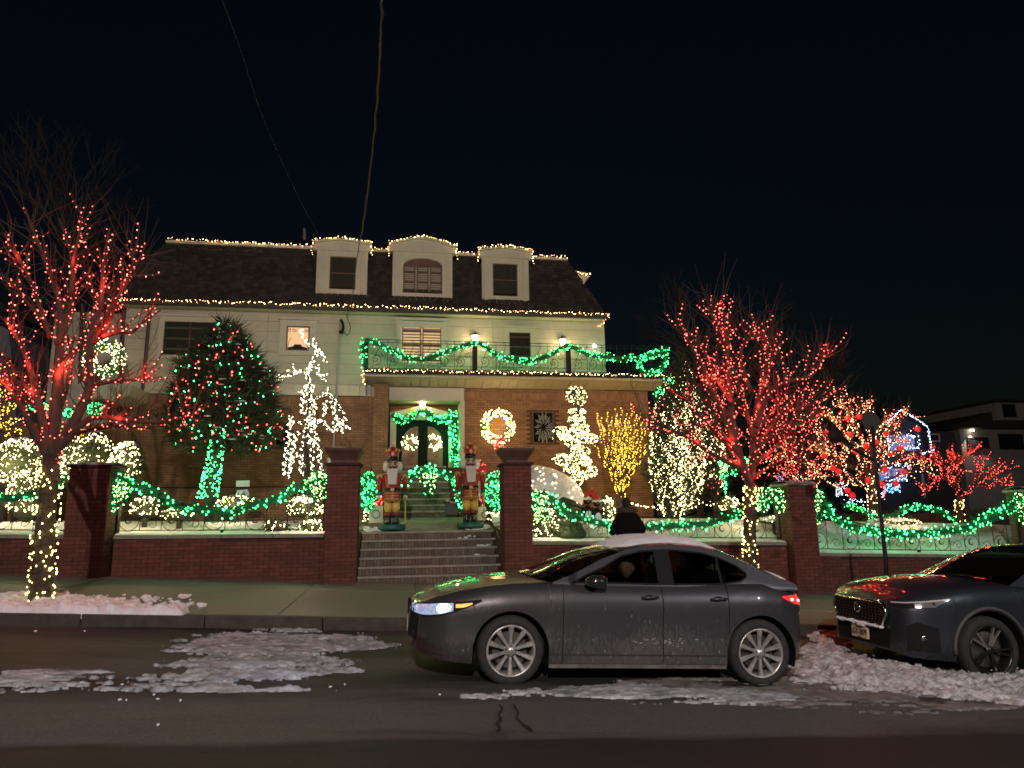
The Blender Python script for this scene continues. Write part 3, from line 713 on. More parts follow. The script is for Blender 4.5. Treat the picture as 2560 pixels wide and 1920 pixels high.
M_curtain = mat('grey_curtain', (.15, .145, .12), .8, noise=(1, .2), bump=(6, .4), stretch=(6, 1, .3))
def plain_window(name, x0, x1, z0, z1, y, trim=.14, parent=None, curtain=True, mullions=1, transom=False, head=.0, glassm=None):
    w = sub(name, ((x0+x1)/2, y, z0), parent)
    if trim:
        MB().box(x0-trim, x0, y-.04, y+.02, z0-trim*.7, z1+trim).build('casing', M_trim, w); MB().box(x1, x1+trim, y-.04, y+.02, z0-trim*.7, z1+trim).build('casing', M_trim, w)
        MB().box(x0-.001, x1+.001, y-.038, y+.02, z1, z1+trim-.003).build('head_casing', M_trim, w); MB().box(x0-.001, x1+.001, y-.038, y+.02, z0-trim*.68, z0).build('window_sill', M_trim, w)
        if head: MB().box(x0-trim-.06, x1+trim+.06, y-.09, y+.02, z1+trim+.002, z1+trim+head).build('cornice', M_trim, w)
    f = MB(); e = .03
    f.box(x0+.001, x0+e, y-.03, y+.0, z0+.001, z1-.001).box(x1-e, x1-.001, y-.03, y, z0+.001, z1-.001).box(x0+e, x1-e, y-.03, y, z1-e, z1-.001).box(x0+e, x1-e, y-.03, y, z0+.001, z0+e)
    for k in range(1, mullions): xx = x0+(x1-x0)*k/mullions; f.box(xx-.02, xx+.02, y-.03, y, z0+e, z1-e)
    if transom: f.box(x0+e, x1-e, y-.028, y-.002, (z0+z1)/2-.02, (z0+z1)/2+.02)
    f.build('sash', M_wood, w)
    MB().box(x0+e, x1-e, y-.015, y-.008, z0+e, z1-e).build('pane', glassm or glassmat('clear_pane_'+str(len(bpy.data.materials)), (.75, .75, .7), .04), w)
    MB().box(x0, x1, y+.021, y+.03, z0, z1).build('curtain', M_curtain if curtain else M_black, w)  # with curtain off, a black sheet gives the darkness of the room
    return w
def ax(x, y, Y): return at(x, y, Y).x
def az(x, y, Y): return at(x, y, Y).z
FY = HY-.03
w1 = plain_window('window', ax(409, 850, FY), ax(539, 850, FY), az(470, 889, FY), az(470, 805, FY), FY, .16, mullions=2, head=.08)
w3 = sub('shuttered_window', (ax(1054, 860, FY), FY, az(1054, 905, FY)))
x0, x1, z0, z1 = ax(1003, 860, FY), ax(1105, 860, FY), az(1054, 905, FY), az(1054, 819, FY)
MB().box(x0-.16, x0, FY-.05, FY+.03, z0-.05, z1+.22).build('casing', M_trim, w3); MB().box(x1, x1+.16, FY-.05, FY+.03, z0-.05, z1+.22).build('casing', M_trim, w3); MB().box(x0-.001, x1+.001, FY-.048, FY+.03, z1, z1+.2).build('head_casing', M_trim, w3); MB().box(x0-.22, x1+.22, FY-.10, FY+.03, z1+.222, z1+.30).build('cornice', M_trim, w3)
shutters(w3, x0, x1, z0, z1, FY-.03, 12, 2)
w4 = plain_window('window', ax(1273, 860, FY), ax(1326, 860, FY), az(1300, 900, FY), az(1300, 832, FY), FY, .15, head=.07)
# lit window with scrolled grille
x0, x1, z0, z1 = ax(716, 845, FY), ax(774, 845, FY), az(745, 877, FY), az(745, 816, FY)
w2 = sub('lit_window', ((x0+x1)/2, FY, z0))
for (a, b, c, d) in ((x0-.20, x0, z0-.16, z1+.2), (x1, x1+.2, z0-.16, z1+.2)): MB().box(a, b, FY-.04, FY+.02, c, d).build('casing', M_trim, w2)
MB().box(x0-.001, x1+.001, FY-.038, FY+.02, z1, z1+.19).build('head_casing', M_trim, w2); MB().box(x0-.001, x1+.001, FY-.038, FY+.02, z0-.15, z0).build('window_sill', M_trim, w2)
MB().box(x0-.26, x1+.26, FY-.1, FY+.02, z1+.202, z1+.28).build('cornice', M_trim, w2)
f = MB(); e = .04; f.box(x0+.001, x0+e, FY-.03, FY, z0+.001, z1-.001).box(x1-e, x1-.001, FY-.03, FY, z0+.001, z1-.001).box(x0+e, x1-e, FY-.03, FY, z1-e, z1-.001).box(x0+e, x1-e, FY-.03, FY, z0+.001, z0+e); f.build('sash', M_wood, w2)
MB().box(x0+e, x1-e, FY-.001, FY+.01, z0+e, z1-e).build('lit_pane', mat('peach_glow', (.5, .35, .2), .6, emis=((1, .58, .30), .72)), w2)
m_ = MB(); cx = (x0+x1)/2
for s in (-1, 1):
    m_.tube(spiral((cx+s*.12, FY-.02, z1-.13), .07, 1.2, 0, s, 16), .009, 4); m_.tube(spiral((cx+s*.25, FY-.02, z1-.14), .06, 1.2, 1, -s, 16), .009, 4)
    m_.tube([(cx+s*.3, FY-.02, z0+.06), (cx+s*.27, FY-.02, z0+.3), (cx+s*.2, FY-.02, z0+.42)], .009, 4)
m_.prism([(cx-.3, z0+.04), (cx+.3, z0+.04), (cx+.28, z0+.1), (cx+.13, z0+.14), (cx+.1, z0+.2), (cx-.1, z0+.2), (cx-.13, z0+.14), (cx-.28, z0+.1)], 'y', FY-.025, FY-.012)
m_.build('scrolled_grille', M_iron, w2)
# grille window in the brick, and the dark one behind the white tree
w5 = plain_window('grille_window', win_r[0], win_r[1], win_r[2], win_r[3], HY-.02, 0, curtain=False)
m_ = MB(); cx = (win_r[0]+win_r[1])/2; cz = (win_r[2]+win_r[3])/2
for i in range(26):
    a = 2*PI*i/26; r0 = .08+.05*(i % 3); r1_ = .25+.12*(i % 2); x_, z_ = math.cos(a), math.sin(a)
    m_.tube([(cx+x_*r0, HY-.07, cz+z_*r0*1.5), (cx+x_*r1_*.8, HY-.07, cz+z_*r1_*1.4)], .014, 4)
for i in range(12):
    a = 2*PI*i/12; m_.tube(spiral((cx+.22*math.cos(a), HY-.07, cz+.38*math.sin(a)), .06, 1, i, 1, 10), .011, 4)
m_.build('ornate_grille', mat('pale_iron', (.25, .25, .2), .5, metal=.3), w5)
plain_window('window', win_l[0], win_l[1], win_l[2], win_l[3], HY-.02, 0, curtain=False)
# ------------------------------------------------------------------ dormers
def dormer(px0, px1, pyb, pyt, papex, wpx, arched, label, top_w=.1):
    Yd = 21.75; x0, x1 = ax(px0, 700, Yd), ax(px1, 700, Yd); xm = (x0+x1)/2
    zb, zt, za = az((px0+px1)/2, pyb, Yd), az((px0+px1)/2, pyt, Yd), az((px0+px1)/2, papex, Yd)
    d = sub('dormer', (xm, Yd, zb), roof, label)
    wx0, wx1 = ax(wpx[0], 700, Yd), ax(wpx[1], 700, Yd); wz0, wz1 = az((wpx[0]+wpx[1])/2, wpx[3], Yd), az((wpx[0]+wpx[1])/2, wpx[2], Yd)
    MB().box(x0+.03, x1-.03, Yd+.12, 24, zb+.03, zt).build('dormer_body', M_siding, d)
    MB().box(x0, wx0, Yd, Yd+.12, zb, zt).build('casing', M_trim, d); MB().box(wx1, x1, Yd, Yd+.12, zb, zt).build('casing', M_trim, d)
    MB().box(wx0+.0005, wx1-.0005, Yd+.002, Yd+.12, zb, wz0).build('apron', M_trim, d)
    for s in (x0+.07, x1-.21): mod(MB().box(s, s+.14, Yd-.03, Yd-.001, zb+.12, zt-.05).build('pilaster', M_trim, d), 'BEVEL', width=.01)
    n = 12
    if arched:
        ar = .28; pts = [(wx0+.0005, wz1-ar)]+[(wx0+(wx1-wx0)*(.5-.5*math.cos(PI*i/n)), wz1-ar+ar*math.sin(PI*i/n)) for i in range(1, n)]+[(wx1-.0005, wz1-ar)]
        for a, b in zip(pts, pts[1:]): pass
        V = []; 
        mb = MB()
        for a, b in zip(pts, pts[1:]): mb.hexa([(a[0], Yd+.002, a[1]), (b[0], Yd+.002, b[1]), (b[0], Yd+.12, b[1]), (a[0], Yd+.12, a[1]), (a[0], Yd+.002, zt), (b[0], Yd+.002, zt), (b[0], Yd+.12, zt), (a[0], Yd+.12, zt)])
        mb.build('arched_head', M_trim, d)
    else: MB().box(wx0+.0005, wx1-.0005, Yd+.002, Yd+.12, wz1, zt).build('head', M_trim, d)
    # curved pediment
    ow = .12; pts = []
    for i in range(17):
        u = i/16; xx = x0-ow+(x1-x0+2*ow)*u; k_ = .42 if arched else .62; pts.append((xx, zt+.03+(za-zt-.08)*(k_+(1-k_)*max(0, math.sin(PI*u))**1.5)))
    P = [(x0-ow, zt+.002), (x1+ow, zt+.002)]+[(a, b) for a, b in reversed(pts)]
    MB().prism(P, 'y', Yd-.05, Yd+.12).build('pediment_board', M_trim, d)
    mb = MB()
    for a, b in zip(pts, pts[1:]): mb.hexa([(a[0], Yd-.16, a[1]), (b[0], Yd-.16, b[1]), (b[0], 24.2, b[1]), (a[0], 24.2, a[1]), (a[0], Yd-.16, a[1]+.06), (b[0], Yd-.16, b[1]+.06), (b[0], 24.2, b[1]+.06), (a[0], 24.2, a[1]+.06)])
    mb.build('dormer_roof', M_trim, d)
    MB().ball((xm, Yd-.06, zt+.1), .045, .02, .045, 8, 6).build('rosette', M_trim, d)
    if arched: shutters(d, wx0, wx1, wz0, wz1-.25, Yd+.08, 14, 3, arch=0); MB().box(wx0, wx1, Yd+.09, Yd+.10, wz1-.26, wz1).build('louvre_head', M_wood, d)
    else:
        f = MB(); e = .035; f.box(wx0+.001, wx0+e, Yd+.05, Yd+.09, wz0, wz1).box(wx1-e, wx1-.001, Yd+.05, Yd+.09, wz0, wz1).box(wx0+e, wx1-e, Yd+.05, Yd+.09, wz1-e, wz1-.001).box(wx0+e, wx1-e, Yd+.05, Yd+.09, wz0, wz0+e)
        zm = (wz0+wz1)/2; f.box(wx0+e, wx1-e, Yd+.05, Yd+.09, zm-.02, zm+.02); f.build('sash', M_wood, d)
        MB().box(wx0+e, wx1-e, Yd+.065, Yd+.072, wz0+e, wz1-e).build('pane', glassmat('dormer_glass_'+label[:4], (.8, .8, .75), .04), d); MB().box(wx0, wx1, Yd+.10, Yd+.11, wz0, wz1).build('curtain', M_curtain, d)
    path = [(p[0], Yd-.17, p[1]+.09) for p in pts]; path = [(path[0][0]-.02, Yd-.17, zt-.22)]+path+[(path[-1][0]+.02, Yd-.17, zt-.22)]
    return path
dpaths = [dormer(790, 918, 741, 628, 601, (823, 889, 641, 723), False, 'left dormer with a dark sash window'),
          dormer(981, 1131, 751, 632, 597, (1007, 1106, 645, 733), True, 'middle dormer with an arched louvred window'),
          dormer(1205, 1322, 760, 646, 621, (1232, 1294, 659, 740), False, 'right dormer with a plain curtained window')]
# ------------------------------------------------------------------ left wing, pipes
MB().tube([at(375, 768, 21.9), at(361, 925, 21.9), at(350, 1040, 21.9)], .05, 8).build('downpipe', mat('brown_pipe', (.05, .03, .02), .5), house)
MB().tube([at(851, 800, 21.88), at(841, 990, 21.88), at(836, 1060, 21.88), at(833, 1140, 21.88)], .035, 8).build('downpipe', mat('pale_pipe', (.42, .42, .36), .4, metal=.2), house)
MB().box(-10.6, -8.34, 22.6, 30, 1.2, 7.9).build('left_wing_wall', M_siding, house)
lw = sub('side_porch', (-9, 21, 4.5))
pts = [at(x, y, 20.6) for x, y in ((198, 955), (330, 962), (322, 988), (290, 1004), (235, 992), (198, 975))]
MB().prism([(p.x, p.z) for p in pts], 'y', 20.6, 22.2).build('porch_canopy', M_siding, lw)
for px in (205, 309): MB().tube([at(px, 760, 21.9), at(px-6, 960, 21.9)], .05, 8).build('porch_post', mat('dark_post', (.03, .02, .018), .5), lw)
MB().box(-11.5, -8.2, 21.6, 22.5, 1.2, 4.3).build('porch_wall', M_hbrick, lw)
# ================================================================== light strings
def wire_obj(paths, parent, r=.004, name='wire'):
    m_ = MB()
    for p in paths:
        if len(p) > 1: m_.tube(p, r, 3, cap=False)
    return m_.build(name, M_wire, parent)
def light_string(label, pts, r, m, paths=(), group=None, cat='string lights'):
    P = [Vector(p) for p in pts]; lo = min(P, key=lambda p: p.z); r = r*.68
    t = thing('light_string', label, cat, lo, group)
    bulbs(P, r, m, t)
    if paths: wire_obj(paths, t)
    return t
def along(path, step, jit):
    P = resample(path, step); return [p+Vector((random.uniform(-jit, jit), random.uniform(-jit, jit)*.6, random.uniform(-jit, jit))) for p in P]
def eave(label, path, dens=22, jit=.035, r=.0125, m=None):
    pts = along(path, 1/(dens*.55), jit*1.2)
    return light_string(label, pts, r, m or G_eave, [path], 'warm white strings along the house edges')
EYL = EY-.16
eave('warm white lights along the main eave under the mansard roof', [Vector((-8.95, EYL, 8.0)), Vector((-4, EYL, 8.02)), Vector((0, EYL, 8.03)), Vector((4, EYL, 8.01)), Vector((6.74, EYL, 8.0)), Vector((6.5, 22.0, 7.72))], 26)
ty = TY-.14
xs_ = [(-7.5, dpaths[0][0].__getitem__(0) if False else -2.95)]
for lab, a, b in (('top edge of the roof left of the dormers', -7.5, -2.9), ('short roof edge between left and middle dormers', -1.0, -.5), ('short roof edge between middle and right dormers', 1.72, 2.45), ('roof edge right of the right dormer', 4.25, 5.62)):
    eave('warm white lights on the '+lab, [Vector((a, ty, 10.37)), Vector(((a+b)/2, ty, 10.36)), Vector((b, ty, 10.35))], 20, .03, .0135)
for lab, p in zip(('left', 'middle', 'right'), dpaths):
    eave('warm white lights over the curved gable of the %s dormer' % lab, [Vector(q) for q in p], 22, .025, .0135)
eave('warm white lights along the gutter under the balcony railing', [at(912, 960, 21.6), at(905, 945, 21.2), Vector((bx0-.05, BY-.08, bz+.0)), Vector((3, BY-.08, bz)), Vector((bx1, BY-.08, bz)), Vector((bx1+.5, BY, bz-.05))], 24)
eave('warm white lights on the small side dormer beyond the roof corner', [at(1431, 679, 23.2), at(1455, 684, 23.2), at(1481, 686, 23.2)], 26, .03, .018)
# ------------------------------------------------------------------ lit garlands
def garland(label, path, rad=.12, dens=300, nb=26, rb=.017, group='green lit garlands', bulbm=None, dark=None, name='garland', cat='garland', gl=5):
    path = smooth_path(path, 5); P = resample(path, .02); n = len(P); L_ = n*.02
    t = thing(name, label, cat, min(P, key=lambda p: p.z), group)
    A = np.array([tuple(p) for p in P]); k = int(L_*dens*1.35); idx = RNG.integers(0, n, k); D = unit(k); rad *= 1.25
    rr = rad*(.55+.45*RNG.random(k)); foliage('foliage', A[idx]+D*rr[:, None]*.25, D+RNG.normal(size=(k, 3))*.25, rr*.95, .0085, M_fir2, t)
    MB().tube([P[i] for i in range(0, n, 4)], rad*.38, 6).build('core', M_fir2, t)
    k = int(L_*nb*1.15); idx = RNG.integers(0, n, k)
    D = unit(k); D[:, 1] = np.where(RNG.random(k) < .72, -np.abs(D[:, 1])*.9-.1, np.abs(D[:, 1]))
    C_ = A[idx]+D*rad*RNG.uniform(.6, 1.05, k)[:, None]
    if dark is not None: C_ = C_[[not dark(c) for c in C_]]
    bulbs(C_, rb*.72, bulbm or G_green, t)
    m_ = max(1, int(L_/1.3))
    for i in range(m_): string_glow(t, P[int((i+.5)*n/m_)]+Vector((0, rad+.06, 0)), (.12, 1, .36), gl*rad/.13)
    return t
def pxpath(pts, Y, dy=0): return [at(x, y, Y+(dy*i/(len(pts)-1) if dy else 0)) for i, (x, y) in enumerate(pts)]
GY = WY+.08
garland('thick green lit garland swagging along the fence left of the stairs', pxpath([(285, 1188), (344, 1216), (391, 1235), (425, 1260), (478, 1272), (520, 1276), (585, 1280), (627, 1263), (682, 1252), (725, 1230), (772, 1207), (812, 1194)], GY), .125, 420, 27, .021)
garland('green lit garland at the far left edge behind the yellow lit trunk', pxpath([(-30, 1250), (0, 1246), (40, 1244), (80, 1236), (120, 1222), (160, 1196)], GY), .115, 360, 26, .019)
garland('green lit garland swagging past the person behind the sedan', pxpath([(1335, 1245), (1360, 1240), (1388, 1252), (1412, 1280), (1450, 1295), (1490, 1306), (1520, 1312), (1545, 1316), (1620, 1318), (1680, 1314), (1730, 1312), (1780, 1308), (1830, 1290), (1870, 1272), (1920, 1250), (1955, 1228)], GY), .12, 420, 30, .019)
garland('longest green lit garland on the right fence above the dark SUV', pxpath([(2032, 1250), (2060, 1255), (2075, 1285), (2110, 1310), (2160, 1325), (2210, 1332), (2260, 1336), (2310, 1334), (2360, 1328), (2410, 1322), (2450, 1305), (2490, 1285), (2530, 1262), (2570, 1240)], GY), .145, 420, 40, .019)
garland('thinner green lit garland farther back in the right garden', pxpath([(2110, 1262), (2150, 1275), (2200, 1295), (2238, 1285), (2260, 1272), (2300, 1268), (2345, 1275), (2385, 1298), (2400, 1310)], 17.3), .09, 300, 26, .018)
RB = BY-.02
garland('green lit garland draped in three swags along the balcony railing', pxpath([(912, 915), (909, 880), (912, 853), (935, 856), (975, 874), (1019, 894), (1057, 899), (1106, 883), (1149, 868), (1178, 858), (1197, 857), (1222, 874), (1250, 891), (1285, 900), (1311, 905), (1337, 900), (1375, 888), (1407, 868), (1421, 864), (1436, 870), (1476, 888), (1520, 893), (1560, 896), (1602, 893), (1640, 885), (1666, 874)], RB), .12, 360, 30, .018, gl=5, dark=lambda c: False)
garland('green lit ring of garland at the right end of the balcony', pxpath([(1664, 876), (1664, 900), (1655, 920), (1635, 932), (1608, 930), (1600, 905), (1620, 890), (1645, 882), (1662, 876)], RB-.15), .11, 340, 34, .018)
garland('green garland with pointed crest framing the top of the entrance door', pxpath([(980, 1036), (995, 1046), (1012, 1049), (1030, 1040), (1042, 1030), (1056, 1026), (1070, 1032), (1080, 1041), (1095, 1048), (1112, 1049), (1126, 1040), (1132, 1032)], 22.6), .15, 500, 48, .021)
garland('green garland hanging down the right side of the entrance door', pxpath([(1133, 1036), (1134, 1060), (1132, 1085), (1137, 1110), (1133, 1135), (1137, 1160), (1133, 1178)], 22.4), .13, 500, 46, .021)
garland('green lit garland strung across the upper stairs with a bow', pxpath([(1012, 1206), (1022, 1192), (1040, 1181), (1058, 1176), (1075, 1175), (1100, 1180), (1120, 1190), (1140, 1200)], 18.3), .13, 500, 40, .024)
# lit bows and hanging clumps
def clump(label, blobs, Y, n=700, nb=90, m=None, group='lit garland clumps by the pillars', name='lit_bow', cat='bow', rb=.014, flat=.5, leaf=None):
    C_ = [(at(x, y, Y), rx*Y/FPX, ry*Y/FPX) for x, y, rx, ry in blobs]; w = np.array([a*b for _, a, b in C_]); w /= w.sum()
    t = thing(name, label, cat, min((c[0] for c in C_), key=lambda p: p.z), group)
    def pts(k, surf):
        idx = RNG.choice(len(C_), k, p=w); D = unit(k); 
        if surf: D[:, 1] = -np.abs(D[:, 1])
        R = (RNG.uniform(.85, 1.05, k) if surf else RNG.random(k)**.4)[:, None]
        c = np.array([tuple(C_[i][0]) for i in idx]); r3 = np.array([(C_[i][1], min(C_[i][1], C_[i][2])*flat, C_[i][2]) for i in idx])
        return c+D*R*r3, D
    P, D = pts(n, False); foliage('foliage', P, D+RNG.normal(size=D.shape)*.5, .07, .011, leaf or M_fir2, t)
    P, D = pts(int(nb*.8), True); bulbs(P, rb*.66, m or G_yg, t); return t
clump('lit bow with hanging tails on the fence beside the left pillar', [(287, 1198, 24, 18), (300, 1222, 20, 16), (287, 1240, 12, 22), (310, 1240, 10, 20), (286, 1265, 9, 16)], GY-.12, 1100, 150)
clump('round green and yellow lit bow against the left stair pillar', [(795, 1205, 24, 26), (800, 1235, 18, 16), (775, 1215, 16, 14)], GY-.12, 1100, 130)
clump('tall green lit bow drooping beside the right stair pillar', [(1350, 1240, 22, 14), (1345, 1262, 16, 20), (1355, 1290, 18, 22)], GY-.12, 1000, 150)
clump('lit bow behind the wrapped red tree trunk by the shadowed pillar', [(1915, 1232, 22, 16), (1950, 1238, 20, 22), (1905, 1265, 18, 18), (1950, 1270, 12, 14)], GY-.12, 1200, 160)
clump('drooping bow on the right face of the shadowed pillar', [(2045, 1240, 18, 18), (2038, 1265, 13, 22), (2046, 1290, 10, 22), (2036, 1300, 8, 18)], GY-.12, 1000, 120)
clump('lit bow at the far right edge of the picture', [(2545, 1250, 22, 22), (2555, 1285, 18, 30)], GY-.12, 800, 110)
clump('green bow with two tails hung at the middle of the stair garland', [(1062, 1196, 16, 12), (1078, 1194, 16, 12), (1066, 1222, 7, 18), (1080, 1222, 7, 18)], 18.1, 700, 60, rb=.02)
clump('dense green lit bush filling the gap left of the left nutcracker', [(920, 1200, 18, 20), (925, 1235, 22, 26), (918, 1262, 14, 18)], 16.9, 1400, 190, m=G_green, rb=.016, name='lit_shrub', cat='shrub', group='lit shrubs beside the stairs', flat=.9)
clump('dense green lit bush between the right nutcracker and the right pillar', [(1225, 1205, 20, 22), (1232, 1235, 22, 26), (1240, 1262, 14, 16), (1245, 1195, 8, 18)], 16.9, 1400, 200, m=G_green, rb=.016, name='lit_shrub', cat='shrub', group='lit shrubs beside the stairs', flat=.9)
clump('slim green lights climbing behind the right nutcracker', [(1137, 1205, 9, 14), (1142, 1235, 8, 20), (1150, 1262, 7, 20)], 18.2, 400, 50, m=G_green, rb=.018, name='lit_shrub', cat='shrub', group='lit shrubs beside the stairs')
# wreaths
def wreath(label, c, R, r, n, nb, rb, bow=False, Y=None):
    c = Vector(c); t = thing('wreath', label, 'wreath', c-Vector((0, 0, R)), 'lit wreaths')
    a = RNG.random(n)*2*PI; D = unit(n); P = np.array(c)+np.stack([np.cos(a)*R, 0*a, np.sin(a)*R], 1)+D*r*.6*RNG.random(n)[:, None]
    foliage('foliage', P, D, r*.8, .009, M_fir2, t); MB().torus(c, R, r*.45, 'y', 24, 6).build('ring', M_fir2, t)
    a = RNG.random(nb)*2*PI; D = unit(nb); D[:, 1] = -np.abs(D[:, 1]); P = np.array(c)+np.stack([np.cos(a)*R, 0*a, np.sin(a)*R], 1)+D*r
    if bow: string_glow(t, c+Vector((0, -.35, 0)), (1, .72, .36), 14)
    bulbs(P, rb*.68, G_cream if not bow else glow('wreath_bulb', [((1, .70, .26), 1)], 24.0), t)
    if bow:
        b = sub2('red_bow', t, c+Vector((0, -.1, -R)))
        m_ = MB(); q = c+Vector((0, -.14, -R*1.0))
        for s in (-1, 1):
            m_.ball(q+Vector((s*.12, 0, .02)), .11, .05, .07, 8, 6, .1); m_.prism([(q.x, q.z), (q.x+s*.16, q.z-.32), (q.x+s*.06, q.z-.34)], 'y', q.y-.01, q.y+.01)
        m_.ball(q, .05, .05, .05, 8, 6); m_.build('ribbon', mat('red_ribbon', (.45, .02, .015), .6), b)
        bulbs([q+Vector((random.uniform(-.18, .18), -.06, random.uniform(-.3, .08))) for _ in range(22)], .014, G_red, b)
    return t
def sub2(name, p, loc):
    o = thing(name, None, None, loc); o.parent = p; o.matrix_parent_inverse = parent_inv(p); return o
wreath('large warm white wreath with a red bow on the brick wall', at(1244, 1066, HY-.12), .44, .14, 1100, 250, .021, True)
wreath('small lit wreath on the left leaf of the entrance door', at(1025, 1106, 22.8), .19, .085, 320, 60, .021)
wreath('small lit wreath on the right leaf of the entrance door', at(1086, 1106, 22.8), .19, .085, 320, 60, .021)
# wreath on the left wing
wreath('warm white wreath on the left wing behind the left red tree', at(262, 897, 20.8), .40, .2, 700, 230, .019)
# ------------------------------------------------------------------ lanterns
def lantern(label, p, on=True, e=20):
    p = Vector(p); t = thing('wall_lantern', label, 'wall lamp', p-Vector((0, 0, .2)), 'lit wall lamps')
    mod(MB().box(p.x-.06, p.x+.06, p.y+.06, p.y+.15, p.z-.15, p.z+.1).build('backplate', M_iron, t), 'BEVEL', width=.01)
    MB().lathe([(.001, -.15), (.07, -.12), (.11, .10), (.001, .10)], p, 8).build('lantern_glass', mat('lamp_glass_'+label[:6], (.9, .8, .6), .3, emis=((1, .72, .36), 9)), t)
    MB().lathe([(.13, .105), (.10, .15), (.02, .22), (.001, .23)], p, 8).build('cap', M_iron, t)
    l = bpy.data.lights.new('lantern_light', 'POINT'); l.energy = e; l.color = (1, .68, .34); l.shadow_soft_size = .1
    o = bpy.data.objects.new('lantern_light', l); COL.objects.link(o); o.location = p+Vector((0, -.2, 0)); o.parent = t; o.matrix_parent_inverse = parent_inv(t)
lantern('glowing wall lamp on the balcony between the shuttered and the dark window', at(1188, 847, HY-.15))
lantern('glowing wall lamp on the balcony right of the dark window', at(1407, 856, HY-.15))
lantern('glowing lantern over the entrance door pediment', at(1056, 1011, 22.7), e=22)
t = thing('wall_lantern', 'bare bright bulb at the right corner of the upper storey', 'wall lamp', at(1486, 872, HY-.1), 'lit wall lamps')
MB().ball(at(1486, 865, HY-.15), .06, n=10, m=7).build('lamp_globe', mat('bare_bulb', (.9, .9, .9), .3, emis=((1, .95, .85), 14)), t, smooth=True)
MB().tube([at(1484, 868, HY+.0), at(1485, 866, HY-.13)], .03, 6).build('socket', M_iron, t)
# ================================================================== trees
def limb_path(pts, Y0, Y1, off=(0, 0), sc_=1.0, ):
    n = len(pts); return smooth_path([at(off[0]+x*sc_, off[1]+y*sc_, Y0+(Y1-Y0)*(i/(n-1))**.8) for i, (x, y) in enumerate(pts)], 4)
def grow(path, r0, r1): return [r0+(r1-r0)*(i/(len(path)-1))**.7 for i in range(len(path))]
def bare_tree(label, lab_l, trunk, tr_r, limbs, bulbm, trunkm, nl=30, rb=.015, subs=5, seed=1, group=None, twigs=True, ltrunk=26, name='bare_tree', lmin=.0, sub_len=(.35, 1.0), cat='tree', barkm=None, fine=5, glow_c=None, glow_n=10, glow_e=25):
    random.seed(seed); bm = barkm or M_bark
    base = Vector(trunk[0]); t = thing(name, label, cat, base, group); tp = smooth_path(trunk, 4)
    MB().tube(tp, grow(tp, tr_r[0], tr_r[1]), 10).build('trunk', bm, t, smooth=True)
    pts = []; wires = []; tw = MB()
    def wind(path, rad, dens, lo=0.0, w=wires, jit=.02):
        P = resample(path, 1/dens); n = len(P); out = []
        for i, p in enumerate(P):
            if i/n < lo: continue
            a = i*.9+random.uniform(-.6, .6); r_ = rad(i/n)+.012
            out.append(p+Vector((math.cos(a)*r_, math.sin(a)*r_, random.uniform(-jit, jit))))
        w.append(out); return out
    for (path, r0, y) in limbs:
        rr = grow(path, r0, .012); MB().tube(path, rr, 7).build('branch', bm, t, smooth=True)
        L_ = sum((b-a).length for a, b in zip(path, path[1:]))
        pts += wind(path, lambda u: r0*(1-u)*.9+.02, nl*(.75 if L_ > 2 else 1))
        for k in range(int(subs*L_)):
            i = random.randrange(len(path)//5, max(len(path)//5+1, int(len(path)*.84))); p = path[i]; tg = (path[i+1]-path[i]).normalized()
            d = (tg*.9+Vector(tuple(RNG.normal(size=3)*.55))+Vector((0, 0, .35))).normalized(); ln = random.uniform(*sub_len)
            q = p.copy(); sp = [q.copy()]
            for s in range(5):
                d = (d+Vector((0, 0, .12))+Vector(tuple(RNG.normal(size=3)*.14))).normalized(); q = q+d*ln/5; sp.append(q.copy())
            tw.tube(sp, [.012, .010, .008, .006, .005, .003], 4, cap=False)
            if random.random() < .62: pts += wind(sp, lambda u: .015, nl*.55)
            for f in range(2):
                j = random.randrange(1, 5); dd = (d+Vector(tuple(RNG.normal(size=3)*.5))).normalized()
                tw.tube([sp[j], sp[j]+dd*ln*.3, sp[j]+(dd+Vector((0, 0, .3)))*ln*.6], [.006, .004, .0025], 3, cap=False)
        if twigs:       # the unlit crown of fine twigs beyond the lights
            for k in range(int(fine*L_)):
                i = int(len(path)*(.30+.58*random.random())); p = path[min(i, len(path)-1)]
                d = (Vector((0, 0, 1))*.9+Vector(tuple(RNG.normal(size=3)*.45))).normalized(); q = p.copy(); sp = [q.copy()]; ln = random.uniform(.5, 1.15)
                for s in range(5):
                    d = (d+Vector(tuple(RNG.normal(size=3)*.12))).normalized(); q = q+d*ln/5; sp.append(q.copy())
                tw.tube(sp, [.009, .007, .006, .0045, .0035, .002], 3, cap=False)
    if tw.n: tw.build('twigs', bm, t, kind='stuff')
    L2 = thing('light_string', lab_l, 'string lights', base+Vector((0, 0, .3)), 'lights wound round trees')
    bulbs(pts, rb*(.60 if bulbm == G_red else .66), bulbm, L2)
    if glow_c:
        for k in range(glow_n): string_glow(L2, random.choice([p for p in pts if p.z > base.z+2.4] or pts)+Vector((0, -.12, 0)), glow_c, glow_e, .2); wire_obj(wires, L2, .003)
    return t, tp
